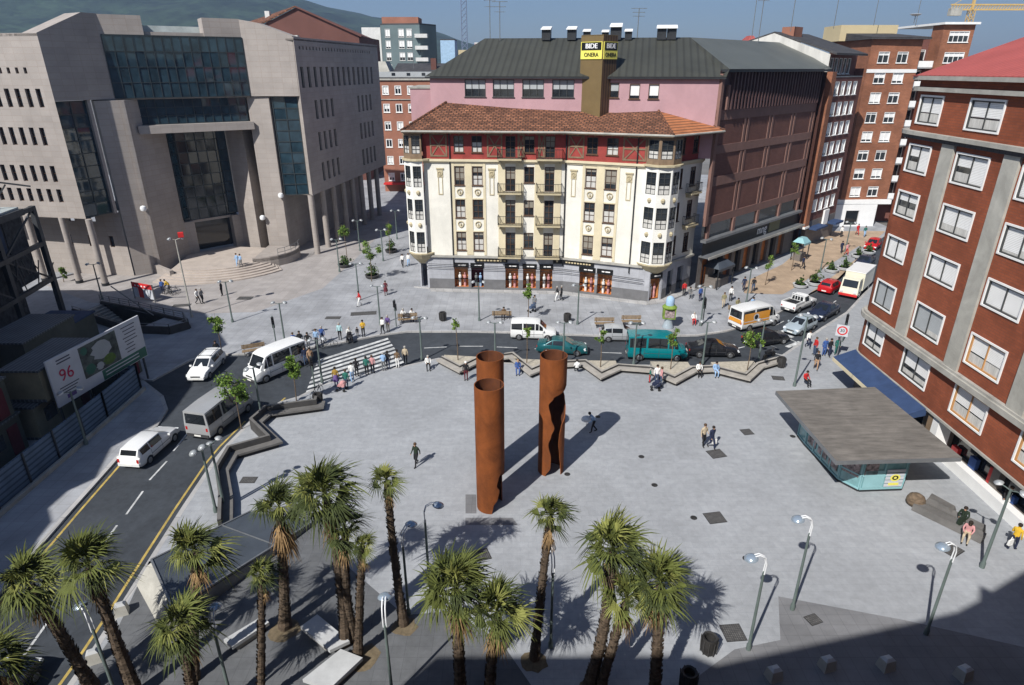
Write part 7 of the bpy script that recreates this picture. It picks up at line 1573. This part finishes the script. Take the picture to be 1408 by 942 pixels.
def skirt_mesh():
    mb = MB(); mb.lathe([(.26, -.45), (.22, -.2), (.16, .05), (.13, .12)], (0, 0, 0), 12); return mb.mesh('skirt', ['cl_black'], 60)
HM = {}
def person(xy, kind, face, top, legs, label, hair='hair', skirt=None, h=1.0, z=0., long_=False, shoe='shoe'):
    me, J = body_mesh(kind); o = link('person', me); o.location = (*xy, z); o.rotation_euler = (0, 0, R(face)); o.scale = (h, h, h); tag(o, label, 'person')
    for i, k in enumerate(('skin', top, legs, shoe)): o.material_slots[i].link = 'OBJECT'; o.material_slots[i].material = MATS['cl_' + k]
    if long_ not in HM: HM[long_] = hair_mesh(long_)
    c = link('hair', HM[long_], o); c.location = (J['hea'][0], J['hea'][1], J['hea'][2]); c.material_slots[0].link = 'OBJECT'; c.material_slots[0].material = MATS['cl_' + hair]
    if skirt:
        if 'sk' not in HM: HM['sk'] = skirt_mesh()
        c = link('skirt', HM['sk'], o); c.location = (0, 0, .95); c.material_slots[0].link = 'OBJECT'; c.material_slots[0].material = MATS['cl_' + skirt]
    return o
for a in (
 # far side of the crossing
 ((-19.69, 54.35), 'stand', 190, 'black', 'black', 'person in a dark suit at the left end of the far side of the crossing'), ((-20.25, 54.19), 'stand', 200, 'blue', 'blue', 'person in a bright blue dress beside the white van', 'hair_brown', 'blue', .95),
 ((-18.85, 54.02), 'hips', 180, 'black', 'grey', 'person in an open black jacket with arms akimbo at the crossing'), ((-17.98, 55.55), 'stand', 185, 'blue', 'denim', 'person in a blue jacket waiting on the far side of the crossing', 'hair_grey'),
 ((-18.34, 54.86), 'stand', 180, 'lblue', 'grey', 'person in pale blue standing behind the one in the blue jacket', 'hair_brown'), ((-16.54, 56.44), 'stand', 180, 'cyan', 'black', 'person in a pale cyan shirt and black trousers on the far side of the crossing', 'hair_grey'),
 ((-15.67, 56.62), 'sit', 190, 'white', 'black', 'person in a white shirt seated in a wheelchair on the far side of the crossing', 'hair_grey'), ((-14.98, 56.98), 'stand', 190, 'black', 'grey', 'child in black on the far side of the crossing', 'hair', None, .62),
 ((-14.45, 57.16), 'fold', 195, 'yellow', 'black', 'person in a yellow and black jacket on the far side of the crossing'), ((-12.28, 58.47), 'stand', 170, 'purple', 'beige', 'person in purple with pale legs at the right end of the crossing', 'hair_grey'), ((-12.68, 57.90), 'walk2', 150, 'white', 'black', 'person in white top next to the one in purple'),
 # near side
 ((-14.42, 46.65), 'stand', 10, 'mustard', 'purple', 'person in a mustard top and long violet skirt at the near side of the crossing', 'hair', 'purple'), ((-13.46, 46.14), 'stand', 350, 'green', 'denim', 'person in a green jacket beside the pushchair at the near side', 'hair_brown'),
 ((-13.28, 47.45), 'walk2', 20, 'white', 'lblue', 'person in white with pale jeans at the near side of the crossing'), ((-13.13, 48.40), 'stand', 10, 'black', 'black', 'person all in black at the near side of the crossing'), ((-12.33, 48.68), 'stand', 0, 'green', 'black', 'person in a green top and dark trousers at the near side, middle of the row'),
 ((-11.89, 48.96), 'stand', 10, 'pink', 'black', 'person in a pink shirt at the near side of the crossing', 'hair_brown'), ((-11.06, 49.53), 'fold', 5, 'lblue', 'grey', 'person in a light blue shirt at the near side of the crossing', 'hair_grey'), ((-10.73, 49.82), 'stand', 0, 'black', 'navy', 'person in a black jacket right of the light blue shirt'),
 ((-9.96, 50.11), 'stand', 355, 'brown', 'white', 'person in a brown jacket and white trousers at the near side'), ((-9.38, 50.86), 'stand', 0, 'beige', 'black', 'person in a beige jacket at the right end of the near row', 'hair_grey'),
 ((-17.64, 50.56), 'walk', 200, 'tan', 'brown', 'person in tan crossing in front of the white van'), ((-18.13, 50.71), 'walk2', 200, 'navy', 'denim', 'person in navy crossing in front of the white van'),
 # north pavement
 ((-11.26, 61.65), 'sit', 180, 'white', 'navy', 'left one of two men in white shirts on the bench', 'hair_grey'), ((-10.35, 61.65), 'sit', 185, 'white', 'black', 'right one of two men in white shirts on the bench'), ((-16.71, 65.83), 'walk', 120, 'red', 'white', 'person in a red top walking on the open pavement'), ((-14.50, 69.50), 'walk2', 185, 'maroon', 'maroon', 'person in a long maroon dress walking alone', 'hair', 'maroon'),
 ((-14.37, 80.91), 'walk', 175, 'white', 'black', 'left one of a couple in white tops by the left corner of the white building'), ((-13.65, 81.25), 'walk2', 180, 'white', 'lblue', 'right one of a couple in white tops by the left corner of the white building', 'hair_brown'),
 ((-0.84, 62.07), 'sit', 170, 'brown', 'black', 'person seated on the bench beside the white minivan'), ((2.43, 64.46), 'walk2', 160, 'grey', 'denim', 'person in grey with a pushchair in front of the shop windows'), ((5.07, 67.50), 'walk', 100, 'black', 'white', 'left one of a pair in black jackets before the shop windows', 'hair_grey'), ((5.57, 67.75), 'walk2', 100, 'black', 'black', 'right one of a pair in black jackets before the shop windows', 'hair_grey'),
 ((19.71, 69.24), 'stand', 180, 'red', 'black', 'person in a red top by the dark side wall of the white building'), ((20.25, 68.74), 'sit', 180, 'grey', 'grey', 'person in grey crouching by the dark side wall of the white building'), ((21.08, 67.50), 'stand', 200, 'blue', 'navy', 'person in blue behind the lamp right of the advertising column'),
 ((23.05, 65.37), 'walk2', 170, 'khaki', 'beige', 'person in khaki and pale trousers above the orange and white van', 'hair_brown'), ((24.51, 67.50), 'stand', 180, 'white', 'black', 'person in white shirt and black trousers above the orange and white van'), ((27.17, 71.06), 'walk', 150, 'navy', 'navy', 'left one of two dark clad people by the mouth of the right street'), ((28.19, 70.80), 'walk2', 150, 'black', 'denim', 'right one of two dark clad people by the mouth of the right street'),
 ((24.41, 64.91), 'sit', 190, 'khaki', 'brown', 'person in olive seated on the bench above the orange and white van'), ((26.14, 65.14), 'sit', 190, 'lblue', 'grey', 'person in pale blue on the bench above the orange and white van'), ((18.55, 60.62), 'sit', 175, 'white', 'red', 'person in white top and red trousers sitting by the lamp base', 'hair_grey'),
 # courthouse
 ((-34.78, 66.54), 'walk', 250, 'white', 'black', 'person in white walking beside one in grey blue before the courthouse', 'hair_brown'), ((-34.40, 66.78), 'walk2', 250, 'grey', 'black', 'person in grey blue walking beside one in white before the courthouse', 'hair_grey'), ((-33.24, 69.24), 'stand', 90, 'black', 'black', 'person in black behind the lamp near the courthouse steps'),
 ((-40.40, 70.01), 'stand', 180, 'blue', 'navy', 'person in bright blue by the bicycles at the courthouse'), ((-39.77, 70.27), 'lean', 90, 'yellow', 'grey', 'person in yellow bending over the bicycles at the courthouse'), ((-26.47, 52.08), 'walk', 200, 'black', 'white', 'person in black with a white bag by the young tree in the shade edge'),
 # plaza
 ((-6.27, 35.27), 'walk', 150, 'dgreen', 'black', 'man in a dark green jacket walking alone across the plaza', 'hair_brown'), ((13.20, 37.65), 'walk2', 200, 'beige', 'black', 'person in a beige jacket, left one of the strolling couple', 'hair_brown'), ((13.67, 37.37), 'walk', 200, 'navy', 'navy', 'person in navy, right one of the strolling couple'),
 ((5.86, 39.47), 'lean', 100, 'lblue', 'black', 'man in a pale blue shirt bending forward over the tip of the column shadow'), ((-3.84, 47.72), 'stand', 180, 'black', 'maroon', 'person in black with a white cap standing at the zigzag bench', 'white'), ((-7.28, 49.97), 'sit', 190, 'white', 'black', 'person in white and black at the left end of the far zigzag bench', 'hair_grey'), ((0.50, 49.10), 'sit', 180, 'blue', 'blue', 'person in blue sitting between the rusty columns on the zigzag bench', 'tan'),
 ((5.54, 48.96), 'sit', 0, 'white', 'black', 'person in a white shirt seen from behind on the zigzag bench'), ((11.44, 47.31), 'stand', 90, 'green', 'red', 'child in green and red by the pushchair on the plaza', 'hair_grey', None, .75), ((11.93, 47.05), 'stand', 180, 'white', 'denim', 'person in white beside the pushchair on the plaza'), ((12.20, 46.65), 'stand', 270, 'pink', 'denim', 'person in pink holding the pushchair on the plaza', 'hair_brown'),
 ((15.86, 48.68), 'sit', 180, 'white', 'black', 'person in white sitting on the zigzag bench in front of the black saloon'), ((17.28, 48.68), 'sit', 180, 'lblue', 'lblue', 'person in pale blue sitting alone on the zigzag bench'),
 # corner right
 ((27.54, 52.88), 'stand', 100, 'red', 'denim', 'person in red in the group by the road sign', 'hair_brown'), ((28.33, 52.72), 'stand', 180, 'blue', 'blue', 'person in blue in the group by the road sign', 'hair_grey'), ((28.72, 52.56), 'walk2', 200, 'black', 'navy', 'person in navy next to the one in blue by the road sign'), ((29.53, 52.88), 'stand', 180, 'green', 'green', 'person in a green apron under the road sign', 'hair_grey'), ((26.33, 49.82), 'walk', 160, 'black', 'tan', 'person in black shorts walking away from the corner group', 'hair_brown'),
 ((24.16, 46.92), 'sit', 200, 'red', 'black', 'person in red sitting on the ground behind the kiosk roof'), ((27.64, 54.52), 'walk', 180, 'white', 'navy', 'person in white at the kerb near the pale hatchback'), ((29.06, 30.62), 'walk', 150, 'black', 'black', 'person in black with a white bag walking along the shop front', 'hair_brown'), ((27.09, 27.28), 'walk2', 300, 'yellow', 'navy', 'person in an orange yellow top at the right edge'),
 ((25.13, 28.09), 'sit', 140, 'pink', 'beige', 'person with dark hair sitting at the end of the stone bench', 'hair', None, 1, .0, True), ((25.68, 29.32), 'sit', 130, 'dgreen', 'grey', 'person in dark green sitting on the stone bench beside the boulder'),
 # right street
 ((37.80, 79.92), 'walk', 200, 'navy', 'black', 'person in navy near the lamp of the shopping centre'), ((46.53, 87.74), 'walk2', 190, 'navy', 'navy', 'person in navy walking in the right street'), ((46.70, 86.59), 'walk', 190, 'pink', 'red', 'person in pink walking in the right street', 'hair_brown'), ((54.13, 98.45), 'walk', 180, 'red', 'red', 'person in red at the far end of the right street'), ((54.55, 97.05), 'walk2', 180, 'green', 'lblue', 'person in dark green at the far end of the right street'), ((50.95, 97.05), 'stand', 180, 'white', 'black', 'person in white near the far brick fin'),
 ((-35.01, 78.52), 'walk', 150, 'lblue', 'lblue', 'left one of two people in pale blue on the courthouse steps', 'hair_brown', None, 1, .75), ((-34.42, 78.20), 'walk2', 150, 'lblue', 'grey', 'right one of two people in pale blue on the courthouse steps', 'hair', None, 1, .75)):
    person(*a)
def bag(xy, z, m, label, s=1.):
    t = thing('bag', label, 'bag', (*xy, z), .4); mb = MB(); mb.hexa([(-.16 * s, -.07 * s, 0), (.16 * s, -.07 * s, 0), (.16 * s, .07 * s, 0), (-.16 * s, .07 * s, 0), (-.2 * s, -.03, .34 * s), (.2 * s, -.03, .34 * s), (.2 * s, .03, .34 * s), (-.2 * s, .03, .34 * s)]); part('body', mb, ['cl_' + m], t); mb = MB(); mb.tube([(-.1 * s, 0, .33 * s), (0, 0, .52 * s), (.1 * s, 0, .33 * s)], .015, 5); part('handle', mb, ['cl_' + m], t)
bag((13.87, 37.37), .35, 'white', 'white shopping bag carried by the person in navy of the strolling couple'); bag((26.85, 27.22), .4, 'white', 'white bag carried by the person in the orange yellow top'); bag((29.09, 30.49), .8, 'white', 'white shoulder bag of the person in black at the shop front'); bag((-26.14, 51.93), .45, 'white', 'white bag of the walker by the young tree'); bag((25.31, 28.94), .42, 'dgreen', 'dark green bag on the stone bench', 1.5)
t = thing('umbrella', 'pale folded umbrella held by the man bending forward on the plaza', 'umbrella', (*(5.35, 39.67), .9), R(30)); mb = MB(); mb.lathe([(.42, 0), (.36, .14), (.2, .24), (.02, .3)], (0, 0, 0), 10); part('cover', mb, ['cl_white'], t); mb = MB(); mb.tube([(0, 0, -.5), (0, 0, .3)], .015, 5); part('shaft', mb, ['dark_metal'], t)
# pushchairs, wheelchair, bicycles
def pushchair(xy, a, label, m='navy', wheel=.12):
    t = thing('pushchair', label, 'pushchair', (*xy, 0), R(a)); mb = MB(); mb.hexa([(-.2, -.3, .4), (.2, -.3, .4), (.2, .3, .45), (-.2, .3, .45), (-.22, -.38, .75), (.22, -.38, .75), (.22, .2, .6), (-.22, .2, .6)]); part('seat', mb, ['cl_' + m], t)
    mb = MB(); mb.tube([(-.2, -.5, .98), (-.2, .3, .15), (.2, .3, .15), (.2, -.5, .98), (-.2, -.5, .98)], .018, 5, 0, False); part('frame', mb, ['grey_metal'], t)
    for x, y in ((-.24, -.3), (.24, -.3), (-.24, .3), (.24, .3)): mb = MB(); mb.tube([(-.03, 0, wheel), (.03, 0, wheel)], wheel, 10); o = part('wheel', mb, ['tyre'], t); o.location = (x, y, 0)
    mb = MB(); mb.lathe([(.24, 0), (.2, .12), (.08, .18)], (0, -.15, .72), 8); part('hood', mb, ['cl_' + m], t)
pushchair((11.65, 46.01), 80, 'dark pushchair on the plaza beside three people', 'navy'); pushchair((-13.81, 45.88), 80, 'pushchair with a pink cover at the near side of the crossing', 'pink'); pushchair((2.11, 64.01), 120, 'pushchair in front of the shop windows', 'denim'); pushchair((-15.55, 56.08), 190, 'wheelchair at the far side of the crossing', 'black', .28)
def bicycle(xy, a, label, m='dark_metal'):
    t = thing('bicycle', label, 'bicycle', (*xy, 0), R(a), 'bicycles')
    for x in (-.52, .52):
        mb = MB(); mb.tube([(.33 * math.cos(q), 0, .34 + .33 * math.sin(q)) for q in [2 * PI * k / 18 for k in range(19)]], .02, 4, 0, False); [mb.beam((0, 0, .34), (.32 * math.cos(q), 0, .34 + .32 * math.sin(q)), .008) for q in [2 * PI * k / 8 for k in range(8)]]; o = part('wheel', mb, ['tyre'], t); o.location = (x, 0, 0)
    mb = MB()
    for p, q in (((-.52, 0, .34), (-.08, 0, .32)), ((-.08, 0, .32), (-.2, 0, .85)), ((-.2, 0, .78), (-.52, 0, .34)), ((-.08, 0, .32), (.38, 0, .75)), ((-.2, 0, .78), (.36, 0, .85)), ((.36, 0, .9), (.52, 0, .34))): mb.beam(p, q, .035)
    part('frame', mb, [m], t); mb = MB(); mb.box(-.3, -.1, -.06, .06, .86, .9); part('saddle', mb, ['black'], t); mb = MB(); mb.tube([(.34, -.26, .98), (.36, 0, .95), (.34, .26, .98)], .018, 5); part('handlebar', mb, ['grey_metal'], t)
for xy, a, l in (((-39.22, 70.01), 10, 'bicycle lying nearest the person in yellow at the courthouse'), ((-39.55, 69.50), 160, 'bicycle behind the person in yellow at the courthouse'), ((-17.16, 54.52), 20, 'bicycle at the far side of the crossing among the waiting people'), ((-15.53, 44.88), 70, 'bicycle leaning at the near left corner of the crossing')): bicycle(xy, a, l)

# ================================================================ THE AIR
mb = MB(); mb.box(-3900, 3900, -280, 4900, -2.5, 420)
hz = part('haze', mb, []); hz['kind'] = 'stuff'; hz['label'] = 'pale haze in the air over the town'
m = bpy.data.materials.new('air'); m.use_nodes = True; nt = m.node_tree; nt.nodes.remove(nt.nodes['Principled BSDF']); pv = nt.nodes.new('ShaderNodeVolumePrincipled')
pv.inputs['Color'].default_value = (.42, .62, 1, 1); pv.inputs['Density'].default_value = .0002; pv.inputs['Anisotropy'].default_value = .2
nt.links.new(pv.outputs['Volume'], nt.nodes['Material Output'].inputs['Volume']); hz.data.materials.append(m)
